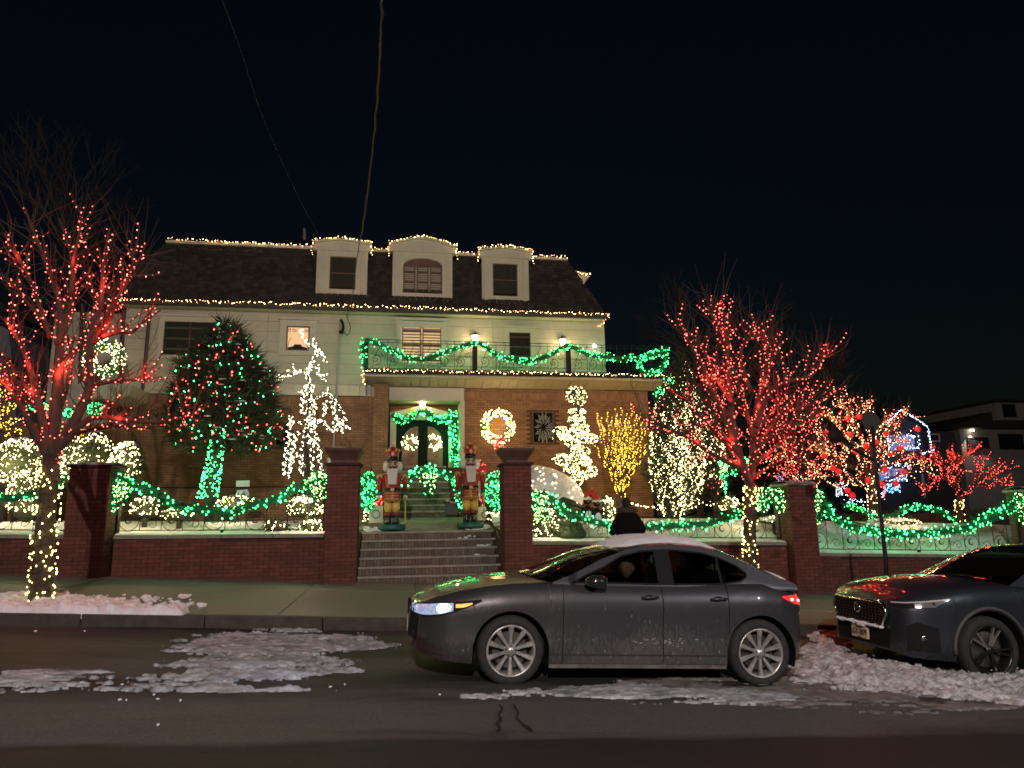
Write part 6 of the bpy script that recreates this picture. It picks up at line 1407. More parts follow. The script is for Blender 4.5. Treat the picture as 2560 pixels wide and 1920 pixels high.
mb = MB(); mb.tube([(.47*math.cos(a), suv.side_y(.47*math.cos(a), .5)-.008, .37+.47*math.sin(a)) for a in np.linspace(-.1, PI+.1, 26)], .022, 6); suv.put(mb, 'arch_cladding', mat('cladding', (.06, .06, .06), .6), smooth=True)
mgs = suv.grp('door_mirror'); suv.put(MB().ball((.85, -.06, 1.16), .1, .1, .07, 14, 9), 'mirror_housing', M_navy, mgs, True)
suv.put(MB().box(.42, .52, .95, 1.12, 1.135, 1.14), 'dashboard_paper', mat('paper', (.55, .55, .6), .6))
# ------------------------------------------------------------------ driver inside the sedan
def skin_fig(name, nodes, edges, root, m, parent, sub_=2):
    me = bpy.data.meshes.new(name); bm_ = bmesh.new(); ly = bm_.verts.layers.skin.verify(); vs = [bm_.verts.new(p) for p, r in nodes]
    for a, b in edges: bm_.edges.new((vs[a], vs[b]))
    for v, (p, r) in zip(vs, nodes):
        v[ly].radius = r if isinstance(r, tuple) else (r, r); v[ly].use_root = False
    vs[root][ly].use_root = True; bm_.to_mesh(me); bm_.free(); me.materials.append(m)
    o = bpy.data.objects.new(name, me); COL.objects.link(o); mod(o, 'SKIN', use_smooth_shade=True); mod(o, 'SUBSURF', levels=sub_, render_levels=sub_)
    if parent: o.parent = parent
    return o
M_face = mat('skin', (.45, .28, .20), .6); M_coat = mat('black_coat', (.005, .0055, .006), .95, bump=(20, .3), spec=.1)
def head(parent, c, r, face, hair, cap=None, yaw=0):
    """a head with brow, nose, mouth, chin and ears, facing -x turned by yaw"""
    R = Matrix.Rotation(yaw, 3, 'Z'); c = Vector(c); T = lambda v: c+R@Vector(v)*r
    mb = MB(); mb.ball((0, 0, 0), 1, .8, 1.22, 18, 14)
    V = []
    for v in mb.v:
        x, y, z = v
        if z < -.3: k = 1-(-.3-z)*.35; y *= k; x *= (1-(-.3-z)*.15)
        if x < -.6 and abs(y) < .25 and -.35 < z < .15: x -= .28*(1-abs(y)/.25)*(1-(z+.35)/.5*.8)
        if x < -.5 and .15 < z < .3: x -= .05
        V.append(T((x, y, z)))
    f = MB(); f.add(V, mb.f); o = f.build('face', face, None, True); o.parent = parent
    for s_ in (-1, 1):
        e = MB().ball(T((-.80, s_*.32, .12)), .11*r, .14*r, .08*r, 8, 6); o = e.build('eye', M_black, None, True); o.parent = parent
        e = MB().ball(T((.05, s_*.82, -.02)), .16*r, .06*r, .24*r, 8, 6); o = e.build('ear', face, None, True); o.parent = parent
    o = MB().ball(T((-.86, 0, -.52)), .06*r, .22*r, .05*r, 8, 6).build('mouth', mat('lips', (.3, .1, .09), .6), None, True); o.parent = parent
    if hair:
        mb = MB(); mb.ball((0, 0, 0), 1.12, .93, 1.2, 16, 12, .02); V = [T((x+.14 if x < 0 and z < .45 else x+.06, y, z+.14)) if not (x < -.2 and z < .35) else T((x*.1+.3, y*.9, z*.4+.2)) for x, y, z in mb.v]
        f = MB(); f.add(V, mb.f); o = f.build('hair', hair, None, True); o.parent = parent
dr = thing('person', 'driver in a dark jacket seen through the front side window of the sedan', 'person', car.t.matrix_basis @ Vector((1.36, .44, .59)))
dr.rotation_euler = car.t.rotation_euler; _o = Vector((1.36, .44, .59))
nd = [((0, 0, 0), (.17, .14)), ((-.02, 0, .2), (.17, .12)), ((-.03, 0, .36), (.19, .11)), ((-.05, 0, .44), .06), ((-.03, -.19, .34), .065), ((-.12, -.22, .12), .05), ((-.36, -.1, .16), .04), ((-.46, -.03, .2), .032), ((-.03, .19, .34), .065), ((-.12, .22, .12), .05), ((-.36, .1, .16), .04), ((-.46, .05, .2), .032), ((-.3, -.1, -.02), .09), ((-.5, -.1, -.02), .07), ((-.3, .1, -.02), .09), ((-.5, .1, -.02), .07)]
skin_fig('body', nd, [(0, 1), (1, 2), (2, 3), (2, 4), (4, 5), (5, 6), (6, 7), (2, 8), (8, 9), (9, 10), (10, 11), (0, 12), (12, 13), (0, 14), (14, 15)], 0, M_coat, dr)
head(dr, (-.10, -.02, .50), .092, M_face, mat('dark_hair', (.01, .009, .008), .8), yaw=.9)
# ------------------------------------------------------------------ person at the fence, seen from behind
PY = 12.7; pc = at(1569, 1300, PY); PZ = walk_z(pc.x, PY)
ps = thing('person', 'person in a long black hooded coat seen from behind at the fence beyond the sedan', 'person', (pc.x, PY, PZ))
ht_ = at(1565, 1246, PY).z-PZ
s_ = ht_/1.75
def S3(x, y, z): return (x*s_, y*s_, z*s_)
nd = [(S3(0, 0, .95), (.17, .13)), (S3(0, 0, 1.15), (.19, .13)), (S3(0, .01, 1.33), (.23, .13)), (S3(0, .03, 1.46), (.15, .1)), (S3(0, .05, 1.52), .055),
      (S3(-.20, .02, 1.36), .085), (S3(-.26, .10, 1.14), .07), (S3(-.18, .27, 1.2), .055), (S3(-.07, .36, 1.33), .04), (S3(.20, .02, 1.36), .085), (S3(.33, .10, 1.16), .065), (S3(.18, .25, 1.2), .055), (S3(.06, .36, 1.34), .04),
      (S3(-.1, 0, .85), .11), (S3(-.11, .02, .5), .075), (S3(-.12, 0, .1), .055), (S3(-.12, .1, .04), .05), (S3(.1, 0, .85), .11), (S3(.11, .02, .5), .075), (S3(.12, 0, .1), .055), (S3(.12, .1, .04), .05)]
nd = [(p, (tuple(a*s_ for a in r) if isinstance(r, tuple) else r*s_)) for p, r in nd]
skin_fig('body', nd, [(0, 1), (1, 2), (2, 3), (3, 4), (2, 5), (5, 6), (6, 7), (7, 8), (2, 9), (9, 10), (10, 11), (11, 12), (0, 13), (13, 14), (14, 15), (15, 16), (0, 17), (17, 18), (18, 19), (19, 20)], 0, M_coat, ps)
mb = MB(); prof = [(.19, .62), (.205, .75), (.20, .95), (.215, 1.1), (.25, 1.28), (.245, 1.38), (.19, 1.47), (.09, 1.54)]; V = []; n = 20
for r, z in prof: V += [(r*s_*math.cos(2*PI*i/n)*(1+.02*math.sin(5*i)), r*s_*.62*math.sin(2*PI*i/n), z*s_) for i in range(n)]
o = mb.add(V, [(j*n+i, j*n+(i+1)%n, (j+1)*n+(i+1)%n, (j+1)*n+i) for j in range(len(prof)-1) for i in range(n)]).build('coat', M_coat, None, True); o.parent = ps
hd = thing('head', None, None, (0, 0, 0)); hd.parent = ps
head(hd, S3(0, .04, 1.64), .095*s_, M_face, mat('black_hair', (.008, .008, .008), .8), yaw=-PI/2)
mb = MB().torus(S3(0, .0, 1.54), .125*s_, .055*s_, 'z', 20, 7); mb.v = [(a, b*.85, c-.0) for a, b, c in mb.v]; o = mb.build('fur_collar', mat('fur_trim', (.05, .04, .03), .95), None, True); o.parent = ps
k = 500; a = RNG.random(k)*2*PI; D = unit(k); P = np.stack([np.cos(a)*.145*s_, np.sin(a)*.125*s_, 0*a+1.54*s_], 1)+D*.045*s_; fo = foliage('fur', P, D, .035, .004, bpy.data.materials['fur_trim'], None); fo.parent = ps
o = MB().box(-.05*s_, .03*s_, .38*s_, .39*s_, 1.30*s_, 1.46*s_).build('phone', M_black, None); o.parent = ps
# ------------------------------------------------------------------ nutcrackers
def nutcracker(label, px, foot_y, top_y, Y, seed):
    random.seed(seed); b = at(px, foot_y, Y); H_ = at(px, top_y, Y).z-b.z; u = H_/1.0; t = thing('nutcracker_statue', label, 'statue', b, 'nutcracker statues by the stairs')
    R_ = mat('nutcracker_red', (.30, .02, .018), .35); G_ = mat('nutcracker_gold', (.55, .35, .10), .4); Y_ = mat('nutcracker_yellow', (.60, .42, .09), .45); Wh = mat('nutcracker_white', (.65, .63, .58), .7); Bk = mat('nutcracker_black', (.012, .012, .015), .25); Gn = mat('base_green', (.01, .09, .07), .45); Fl = mat('face_cream', (.52, .40, .26), .5)
    def P(mb, name, m, sm=False, par=None):
        mb.v = [(x*u, y*u, z*u) for x, y, z in mb.v]; o = mb.build(name, m, None, sm); o.parent = par or t; return o
    P(MB().lathe([(.001, 0), (.155, 0), (.16, .02), (.155, .062), (.145, .07), (.001, .07)], (0, 0, 0), 24), 'base', Gn, True)
    for s in (-1, 1):
        P(MB().lathe([(.001, .07), (.043, .072), (.040, .10), (.034, .14), (.037, .165), (.001, .165)], (s*.045, 0, 0), 14), 'boot', Bk, True); P(MB().ball((s*.045, -.035, .085), .035, .05, .018, 12, 8), 'boot_toe', Bk, True)
        P(MB().lathe([(.001, .165), (.046, .166), (.044, .205), (.001, .206)], (s*.045, 0, 0), 14), 'boot_cuff', mat('cuff_maroon', (.22, .03, .04), .5), True)
        P(MB().lathe([(.001, .205), (.036, .207), (.048, .25), (.046, .33), (.001, .335)], (s*.045, 0, 0), 14), 'trouser_leg', Y_, True)
    P(MB().lathe([(.001, .33), (.098, .332), (.10, .38), (.088, .44), (.10, .55), (.115, .62), (.095, .665), (.001, .67)], (0, 0, 0), 20), 'jacket', R_, True)
    P(MB().lathe([(.093, .445), (.098, .46), (.098, .475), (.093, .49)], (0, 0, 0), 20), 'belt', Bk, True); P(MB().box(-.02, .02, -.108, -.09, .452, .484), 'buckle', G_)
    for z in (.365, .395, .425): P(MB().tube([(.075*x, -.101+.02*x*x, z) for x in (-1, -.5, 0, .5, 1)], .0055, 5), 'braid', G_)
    for z in (.34, .36): P(MB().torus((0, 0, z-.006), .1, .005, 'z', 24, 5), 'hem_braid', G_)
    P(MB().tube([(0, -.1, .35), (0, -.1, .44)], .006, 5), 'braid', G_)
    for s in (-1, 1):
        P(MB().ball((s*.145, 0, .635), .042, .045, .022, 14, 8), 'epaulette', G_, True)
        for k in range(6): P(MB().tube([(s*.145+.035*math.cos(k*1.05), .035*math.sin(k*1.05), .63), (s*.148+.038*math.cos(k*1.05), .038*math.sin(k*1.05), .60)], .006, 4), 'fringe', G_)
        P(MB().lathe([(.001, .45), (.028, .452), (.034, .55), (.034, .63), (.001, .632)], (s*.148, 0, 0), 14), 'sleeve', R_, True)
        P(MB().lathe([(.001, .405), (.030, .407), (.033, .45), (.001, .452)], (s*.15, 0, 0), 12), 'sleeve_cuff', mat('cuff_green', (.01, .12, .08), .5), True)
        P(MB().ball((s*.155, -.012, .382), .026, .026, .028, 12, 8), 'hand', Wh, True)
        for k in range(4): P(MB().tube([(s*.155-.018+.012*k, -.03, .385), (s*.155-.018+.012*k, -.036, .366)], .006, 5), 'finger', Wh, True)
    P(MB().tube([(.155, -.045, .07), (.155, -.045, .40)], .007, 6), 'staff', G_)
    P(MB().ball((0, 0, .745), .072, .068, .082, 18, 12), 'head', Fl, True)
    # hair puffs, beard, moustache, brows, eyes, nose, teeth
    for s in (-1, 1):
        P(MB().ball((s*.078, .01, .745), .040, .05, .06, 12, 9, .06), 'hair', Wh, True)
        P(MB().ball((s*.03, -.062, .765), .010, .006, .010, 8, 6), 'eye', Bk, True); P(MB().tube([(s*.012, -.070, .782), (s*.03, -.072, .79), (s*.05, -.062, .782)], .006, 5), 'eyebrow', Bk)
        P(MB().tube([(s*.004, -.088, .738), (s*.025, -.09, .728), (s*.045, -.080, .738), (s*.06, -.07, .755)], [.010, .012, .008, .004], 6), 'moustache', mat('moustache_brown', (.06, .02, .01), .6), True)
    P(MB().ball((0, -.078, .752), .012, .016, .014, 10, 7), 'nose', Fl, True); P(MB().box(-.022, .022, -.078, -.06, .70, .716), 'teeth', Wh)
    mb = MB().hexa([(-.048, -.142, .525), (.048, -.142, .525), (.044, -.09, .525), (-.044, -.09, .525), (-.064, -.125, .71), (.064, -.125, .71), (.055, -.04, .71), (-.055, -.04, .71)]); o = P(mb, 'beard', Wh); mod(o, 'BEVEL', width=.02, segments=3)
    for z in (.56, .60, .64, .67): P(MB().tube([(-.045, -.139, z), (0, -.144, z-.012), (.045, -.139, z)], .0045, 4), 'beard_wave', Wh)
    P(MB().lathe([(.001, .81), (.068, .812), (.066, .86), (.001, .861)], (0, 0, 0), 18), 'hat_band', Bk, True); P(MB().lathe([(.064, .86), (.074, .90), (.066, .945), (.035, .972), (.001, .98)], (0, 0, 0), 18), 'hat', R_, True)
    for a in np.linspace(0, 2*PI, 7)[:-1]: P(MB().ball((.075*math.cos(a), .075*math.sin(a), .935), .014, .014, .02, 8, 6), 'hat_knob', G_, True)
    P(MB().prism([(0, .86), (.02, .885), (0, .915), (-.02, .885)], 'y', -.085, -.068), 'hat_emblem', G_); P(MB().ball((0, 0, .99), .014, .014, .018, 8, 6), 'hat_top', G_, True)
    return t
n1 = nutcracker('nutcracker statue standing left of the front stairs', 979, 1325, 1113, 16.55, 1)
n2 = nutcracker('nutcracker statue standing right of the front stairs', 1176, 1320, 1106, 16.6, 2)
# red lit ribbon staff behind the right nutcracker, red lit ornament behind the left one
tt = thing('lit_candy_pole', 'red lit pole with a bow behind the right nutcracker', 'pole decoration', at(1200, 1300, 17.2), 'red lit decorations by the stairs')
MB().tube([at(1204, 1300, 17.2), at(1204, 1190, 17.2)], .03, 8).build('pole', mat('pole_red', (.4, .02, .02), .5), tt)
for s in (-1, 1): MB().ball(at(1204+s*9, 1172, 17.2), .1, .05, .09, 10, 8).build('bow_loop', bpy.data.materials['pole_red'], tt, True)
tt2 = light_string('red lights on the bow pole behind the right nutcracker', [at(1204+random.uniform(-10, 10), random.uniform(1150, 1280), 17.12) for _ in range(26)], .016, G_red, [pxpath([(1204, 1150), (1204, 1280)], 17.15)], 'red lights by the stairs')
tt = thing('gift_box', 'white box with a ribbon wreath behind the left nutcracker', 'box', at(940, 1300, 17.1), 'white boxes by the stairs')
p_ = at(940, 1296, 17.1); MB().box(p_.x-.16, p_.x+.16, 16.95, 17.25, p_.z-.1, p_.z+.3).build('box_body', mat('box_white', (.55, .55, .45), .7), tt); MB().torus((p_.x, 16.93, p_.z+.1), .09, .014, 'y', 20, 6).build('ribbon_ring', mat('ribbon_teal', (.05, .3, .25), .6), tt)
light_string('red lights on the ornament pile left of the left nutcracker', [at(random.uniform(936, 955), random.uniform(1235, 1265), 17.0) for _ in range(16)], .02, G_red, [pxpath([(938, 1262), (950, 1238)], 17.)], 'red lights by the stairs')
tt = thing('red_ornament_pile', 'pile of red baubles left of the left nutcracker', 'baubles', at(946, 1268, 17.05), 'red lit decorations by the stairs')
for i in range(9): MB().ball(at(936+random.uniform(0, 20), 1240+random.uniform(0, 24), 17.1), .06, n=10, m=7).build('bauble', bpy.data.materials['pole_red'], tt, True)
tt = thing('gift_box', 'pale box with a curled wire beside the right nutcracker base', 'box', at(1202, 1292, 17.1), 'white boxes by the stairs')
p_ = at(1202, 1288, 17.1); MB().box(p_.x-.12, p_.x+.12, 17.0, 17.25, p_.z-.12, p_.z+.2).build('box_body', bpy.data.materials['box_white'], tt); MB().tube(spiral((p_.x+.1, 16.97, p_.z), .12, 1.3, 0, 1, 20), .012, 5).build('curl', M_iron, tt)
tt = thing('striped_gift', 'black and white striped bow on a parcel left of the right nutcracker', 'parcel', at(1128, 1285, 17.6)); p_ = at(1128, 1258, 17.6)
MB().box(p_.x-.14, p_.x+.16, 17.5, 17.8, p_.z-.28, p_.z).build('parcel', mat('parcel_dark', (.03, .04, .03), .5), tt)
for k in range(7): MB().ball(p_+Vector((-.15+.05*k, -.05, .03+.03*math.sin(k*2))), .05, .03, .025, 8, 5).build('bow_loop', mat('bow_white', (.6, .6, .6), .6) if k % 2 else M_black, tt, True)
mb = MB()
for k in range(5): mb.ball(p_+Vector((-.1+.06*k, -.12, .02)), .02, .02, .012, 6, 4)
light_string('pale lights on the snow between right nutcracker and right pillar', [at(random.uniform(1216, 1252), random.uniform(1278, 1302), 16.8) for _ in range(26)], .014, G_cream, [pxpath([(1216, 1290), (1252, 1296)], 16.8)], 'strings lying in the garden')
light_string('pale lights on the snow between left pillar and left nutcracker', [at(random.uniform(905, 922), random.uniform(1270, 1304), 16.8) for _ in range(16)], .014, G_cream, [pxpath([(905, 1290), (922, 1290)], 16.8)], 'strings lying in the garden')
# ------------------------------------------------------------------ penguins with red hats
def penguin(label, px, py, Y, lean, rad):
    b = at(px, py, Y); t = thing('penguin_figure', label, 'lawn figure', (b.x, b.y, gz(b.x, Y)), 'penguin lawn figures')
    MB().ball(b+Vector((0, 0, -.1)), rad*.9, rad*.8, rad*1.3, 14, 10).build('body', M_black, t, True); MB().ball(b+Vector((0, -rad*.35, -.14)), rad*.65, rad*.55, rad*1.0, 14, 10).build('belly', M_snow, t, True)
    MB().ball(b+Vector((0, 0, rad*1.3)), rad*.7, rad*.65, rad*.65, 14, 10).build('head', M_black, t, True)
    MB().lathe([(.03, .09), (.001, -.02)], b+Vector((0, -rad*.9, rad*1.2)), 8, 'y').build('beak', mat('beak_orange', (.6, .25, .03), .5), t)
    h = b+Vector((0, 0, rad*1.7)); MB().tube([h, h+Vector((lean*.05, 0, .12)), h+Vector((lean*.14, 0, .2)), h+Vector((lean*.2, 0, .12))], [rad*.72, rad*.5, rad*.3, rad*.16], 12).build('hat', mat('hat_red', (.5, .025, .02), .7), t, True)
    MB().torus(h, rad*.7, rad*.18, 'z', 18, 6).build('hat_trim', M_snow, t, True); MB().ball(h+Vector((lean*.2, 0, .08)), rad*.25, n=8, m=6).build('pompom', M_snow, t, True)
    for s in (-1, 1): MB().ball(b+Vector((s*rad*.95, 0, -.08)), rad*.2, rad*.35, rad*.9, 10, 8).build('flipper', M_black, t, True)
    for s in (-1, 1): MB().ball(b+Vector((s*rad*.3, -rad*.58, rad*1.45)), .012, n=6, m=5).build('eye', M_snow, t)
penguin('left penguin figure with floppy red hat beyond the round dark bush', 1469, 1272, 16.4, 1, .14)
penguin('right penguin figure with bright red hat beside the lit shrub', 1493, 1276, 16.3, -1, .13)
# white sign and small things on the snow behind the left garland
tt = thing('lawn_sign', 'small white house shaped sign standing in the snow right of the conifer', 'sign', at(606, 1262, 18.6)); p_ = at(606, 1262, 18.6)
for s in (-1, 1): MB().tube([p_+Vector((s*.12, 0, -.1)), p_+Vector((s*.12, 0, .55))], .015, 5).build('post', M_wood, tt)
MB().box(p_.x-.16, p_.x+.16, 18.5, 18.53, p_.z+.45, p_.z+.6).build('board', M_snow, tt); MB().prism([(p_.x-.22, p_.z+.12), (p_.x+.2, p_.z+.14), (p_.x+.12, p_.z+.38), (p_.x-.12, p_.z+.36)], 'y', 18.5, 18.55).build('board', M_snow, tt)
tt = thing('electric_box', 'small white box on a post beside the left planter pillar', 'junction box', at(828, 1150, 20)); p_ = at(829, 1153, 20.); MB().box(p_.x-.1, p_.x+.1, 19.9, 20.0, p_.z-.09, p_.z+.08).build('housing', mat('box_grey', (.5, .48, .42), .5), tt); MB().tube([p_+Vector((0, .03, -.8)), p_+Vector((0, .03, .3))], .025, 6).build('post', M_stone, tt)
# ------------------------------------------------------------------ overhead cables
M_cable = mat('grey_cable', (.07, .065, .06), .7)
def cable(label, pts, r, m=M_cable, wob=0):
    P = smooth_path(pts, 10); P = [p+Vector((wob*math.sin(i*1.7)*random.random(), 0, 0)) for i, p in enumerate(P)]; lo = P[-1]
    o = MB().tube(P, r, 5).build('overhead_cable', m, None, True); o['label'] = label; o['category'] = 'cable'; o['group'] = 'cables running overhead to the house'; return o
cable('thick twisted service cable running from overhead down past the left dormer', [at(956, -60, 4.2), at(952, 60, 5.5), at(945, 200, 7.5), at(930, 380, 11), at(907, 560, 16), at(893, 640, 18.5), at(880, 740, 20.8), at(867, 790, 21.75)], .0085, wob=.010)
cable('second strand of the twisted service cable to the house', [at(959, -60, 4.25), at(954, 60, 5.6), at(948, 200, 7.6), at(932, 380, 11.1), at(909, 560, 16.1), at(894, 640, 18.6), at(882, 740, 20.9), at(869, 790, 21.8)], .0055, wob=.015)
cable('thin faint cable slanting from the upper left to the left dormer', [at(540, -40, 8.6), at(600, 120, 9.5), at(660, 300, 11.5), at(740, 480, 15.5), at(802, 596, 21.0)], .003)
cable('dark drooping cable from the service head to the wall', [at(867, 790, 21.7), at(876, 820, 21.7), at(868, 838, 21.72), at(860, 828, 21.74)], .012, M_black)
tt = thing('service_head', 'black cable head clamped to the pale conduit on the wall', 'cable head', at(853, 832, 21.75)); MB().tube(smooth_path([at(852, 800, 21.8), at(857, 808, 21.7), at(858, 822, 21.7), at(852, 832, 21.7)], 3), .04, 7).build('gooseneck', M_black, tt, True); MB().ball(at(853, 830, 21.7), .08, .06, .06, 8, 6).build('head', M_black, tt, True)
tt = thing('vent_pipe', 'short vent pipe rising above the roof edge left of the dormers', 'vent pipe', at(761, 590, 24)); MB().tube([at(761, 600, 24), at(761, 572, 24)], .05, 8).build('pipe', M_stone, tt)
# ================================================================== right background: trees, houses, pole
TB = 20.5
def wpz(pts, o=(2000, 950), k=.2712, y=TB, d=0): return smooth_path([at(o[0]+a*k, o[1]+b*k, y+d*(i/(len(pts)-1))) for i, (a, b) in enumerate(pts)], 3)
bt = at(2185, 1278, TB); bt.z = gz(bt.x, TB)
fb = [([(665, 1180), (640, 1000), (600, 780), (560, 560), (470, 400), (430, 260)], .08, .4), ([(640, 1000), (680, 800), (640, 560), (660, 380), (600, 300), (700, 180)], .06, -.4), ([(630, 950), (480, 800), (300, 700), (100, 640), (-60, 620)], .06, .3), ([(620, 900), (430, 900), (250, 880), (60, 920), (-100, 880)], .05, -.3),
      ([(650, 900), (820, 780), (980, 760), (1130, 790), (1230, 900)], .06, .3), ([(650, 850), (780, 640), (900, 560), (1060, 600)], .05, -.3), ([(600, 760), (440, 640), (300, 560), (160, 600)], .05, .2), ([(620, 700), (800, 500), (900, 420), (960, 300), (1090, 350)], .045, .3), ([(590, 650), (420, 520), (330, 400), (240, 300)], .04, -.3),
      ([(560, 520), (470, 300), (340, 240), (420, 210)], .035, .2), ([(640, 980), (500, 920), (380, 980), (250, 960)], .04, .4), ([(640, 560), (740, 420), (860, 340)], .035, .2), ([(660, 1000), (850, 900), (1000, 860), (1150, 830), (1250, 780)], .05, -.4), ([(500, 820), (330, 780), (180, 820), (20, 760)], .04, .2), ([(300, 700), (150, 500), (60, 400), (-80, 420)], .035, .2), ([(100, 660), (-40, 760), (-180, 700), (-260, 780)], .035, -.3), ([(600, 800), (700, 700), (760, 720), (900, 680), (1000, 640)], .035, .2)]
bare_tree('spreading tree of mixed red and warm lights hung with red baubles', 'mixed red and warm lights in the bauble tree', [bt, at(2182, 1240, TB), at(2178, 1200, TB)], (.16, .13), [(wpz(p, d=d), r, 0) for p, r, d in fb], G_redwarm, None, nl=16, rb=.0155, subs=11, seed=31, twigs=False, glow_c=(1, .3, .12), glow_n=12, glow_e=14, sub_len=(.25, .8))
wrap_trunk('warm lights round the trunk of the bauble tree', [bt, at(2182, 1240, TB), at(2178, 1200, TB)], .15, 110, .018, G_warm)
BL = ['top left of the pair high in the mixed light tree', 'top right of the pair high in the mixed light tree', 'alone on the far left upper branch of the mixed light tree', 'above the middle of the leaning pole bracket', 'in front of the gable left wall', 'at the right tip of the gable slope', 'just right of the leaning pole at window height', 'just left of the leaning pole at window height', 'under the upper window of the blue lit house', 'left of the pole below window height', 'over the left end of the shadowed pillar branch', 'below left of the blue framed upper window', 'upper of two touching left of the trunk fork', 'lower of two touching left of the trunk fork', 'beside the lower window of the blue lit house', 'on the right branch beyond the lower window', 'lowest left one above the shadowed pillar', 'against the trunk above the garland', 'beside the candy arch', 'above the blue snowglobe figure', 'upper of the low pair left of the trunk', 'lower of the low pair left of the trunk']
M_bauble = mat('bauble_red_glow', (.6, .02, .02), .3, emis=((1, .03, .03), .5))  # glow put into the bauble colour; a bauble is no lamp
for i, (x, y) in enumerate([(440, 355), (548, 338), (238, 488), (465, 510), (792, 495), (1083, 450), (700, 570), (610, 610), (928, 632), (522, 658), (228, 698), (830, 680), (305, 815), (355, 845), (785, 825), (965, 850), (120, 970), (630, 925), (750, 960), (885, 955), (437, 1020), (482, 1065)]):
    c = at(2000+x*.2712, 950+y*.2712, TB-.3); t = thing('red_bauble', 'red glitter bauble '+BL[i], 'bauble', c, 'red baubles in the mixed light tree')
    MB().ball(c, .095, n=14, m=10).build('ball', M_bauble, t, True); MB().lathe([(.03, .09), (.03, .12), (.001, .125)], c, 8).build('cap', M_chrome, t); MB().tube([c+Vector((0, 0, .12)), c+Vector((0, .05, .3))], .006, 4).build('hook', M_wire, t)
TS = 22.0; bs = at(2400, 1292, TS); bs.z = gz(bs.x, 22.9)
sm = [([(1470, 1110), (1430, 980), (1340, 850), (1230, 700), (1190, 600)], .06, .3), ([(1470, 1110), (1440, 900), (1500, 740), (1600, 650), (1680, 605)], .055, -.2), ([(1480, 1090), (1560, 1030), (1640, 940), (1660, 840), (1580, 700)], .05, .2), ([(1640, 940), (1800, 860), (1900, 820), (2010, 795)], .045, .2), ([(1660, 900), (1780, 900), (1880, 970), (1990, 955)], .04, -.2), ([(1430, 1000), (1320, 900), (1230, 950), (1120, 1030)], .045, .2), ([(1400, 900), (1280, 770), (1150, 740), (1040, 700)], .045, -.2), ([(1380, 880), (1420, 720), (1360, 650)], .035, .1), ([(1650, 860), (1700, 740), (1730, 725)], .03, .1), ([(1230, 950), (1150, 1050), (1120, 1060)], .025, 0), ([(1640, 850), (1480, 830), (1400, 800), (1300, 820)], .03, .2), ([(1620, 960), (1750, 1000), (1700, 930), (1850, 860)], .03, .1)]
bare_tree('low spreading tree of dense red lights near the right edge', 'dense red lights on the low tree near the right edge', [bs, at(2398, 1270, TS), at(2398, 1252, TS)], (.11, .09), [(wpz(p, y=TS, d=d), r, 0) for p, r, d in sm], glow('deep_red_bulb', [((1, .09, .06), 1)], 16), None, nl=18, rb=.0145, subs=11, seed=8, twigs=False, glow_c=(1, .05, .03), glow_n=10, glow_e=12, sub_len=(.2, .6))
wrap_trunk('yellow lights round the trunk of the low red tree', [bs, at(2398, 1270, TS), at(2398, 1250, TS)], .12, 50, .018, bpy.data.materials['yellow_bulb'])
# two more lit trees seen between the big red tree and the corner
for lab, ll, bx, Yb, mm, sd_, pts in (('red lit tree filling the gap behind the big red tree', 'red lights in the tree behind the big red one', 1990, 21.5, G_red, 41, [(1900, 1130), (1930, 1100), (1960, 1120), (2010, 1100), (2050, 1140), (1940, 1170), (2040, 1180), (1905, 1180), (1980, 1150)]),
                                      ('young fruit tree with faint red lights behind the corner evergreens', 'faint red lights in the young fruit tree', 1790, 19.6, G_red, 42, [(1770, 1190), (1800, 1180), (1815, 1195), (1775, 1215)])):
    b_ = at(bx, 1280, Yb); b_.z = gz(b_.x, Yb); L_ = []
    for (x, y) in pts: L_.append((smooth_path([at(bx, 1235, Yb), at(bx+(x-bx)*.4, 1235-(1235-y)*.6, Yb), at(x, y, Yb+random.uniform(-.5, .5))], 4), .04, 0))
    bare_tree(lab, ll, [b_, at(bx, 1260, Yb), at(bx, 1235, Yb)], (.1, .08), L_, mm, None, nl=14 if sd_ == 41 else 6, rb=.017, subs=4, seed=sd_, twigs=False, sub_len=(.3, .7))
# yellow lit tree at the far left edge
Yb = 17.5; bx = 10; b_ = at(bx, 1240, Yb); b_.z = gz(b_.x, Yb)
bare_tree('tree with yellow lights cut off by the left edge', 'yellow lights in the tree at the left edge', [b_, at(8, 1150, Yb), at(5, 1080, Yb)], (.12, .08), [(smooth_path([at(6, 1090, Yb), at((x+6)/2, (y+1080)/2-10, Yb), at(x, y, Yb+.3)], 4), .05, 0) for x, y in ((8, 915), (30, 950), (45, 1000), (-40, 960), (55, 1050), (60, 1085), (-60, 1000))], G_gold, None, nl=20, rb=.017, subs=4, seed=17, twigs=False, sub_len=(.3, .7))
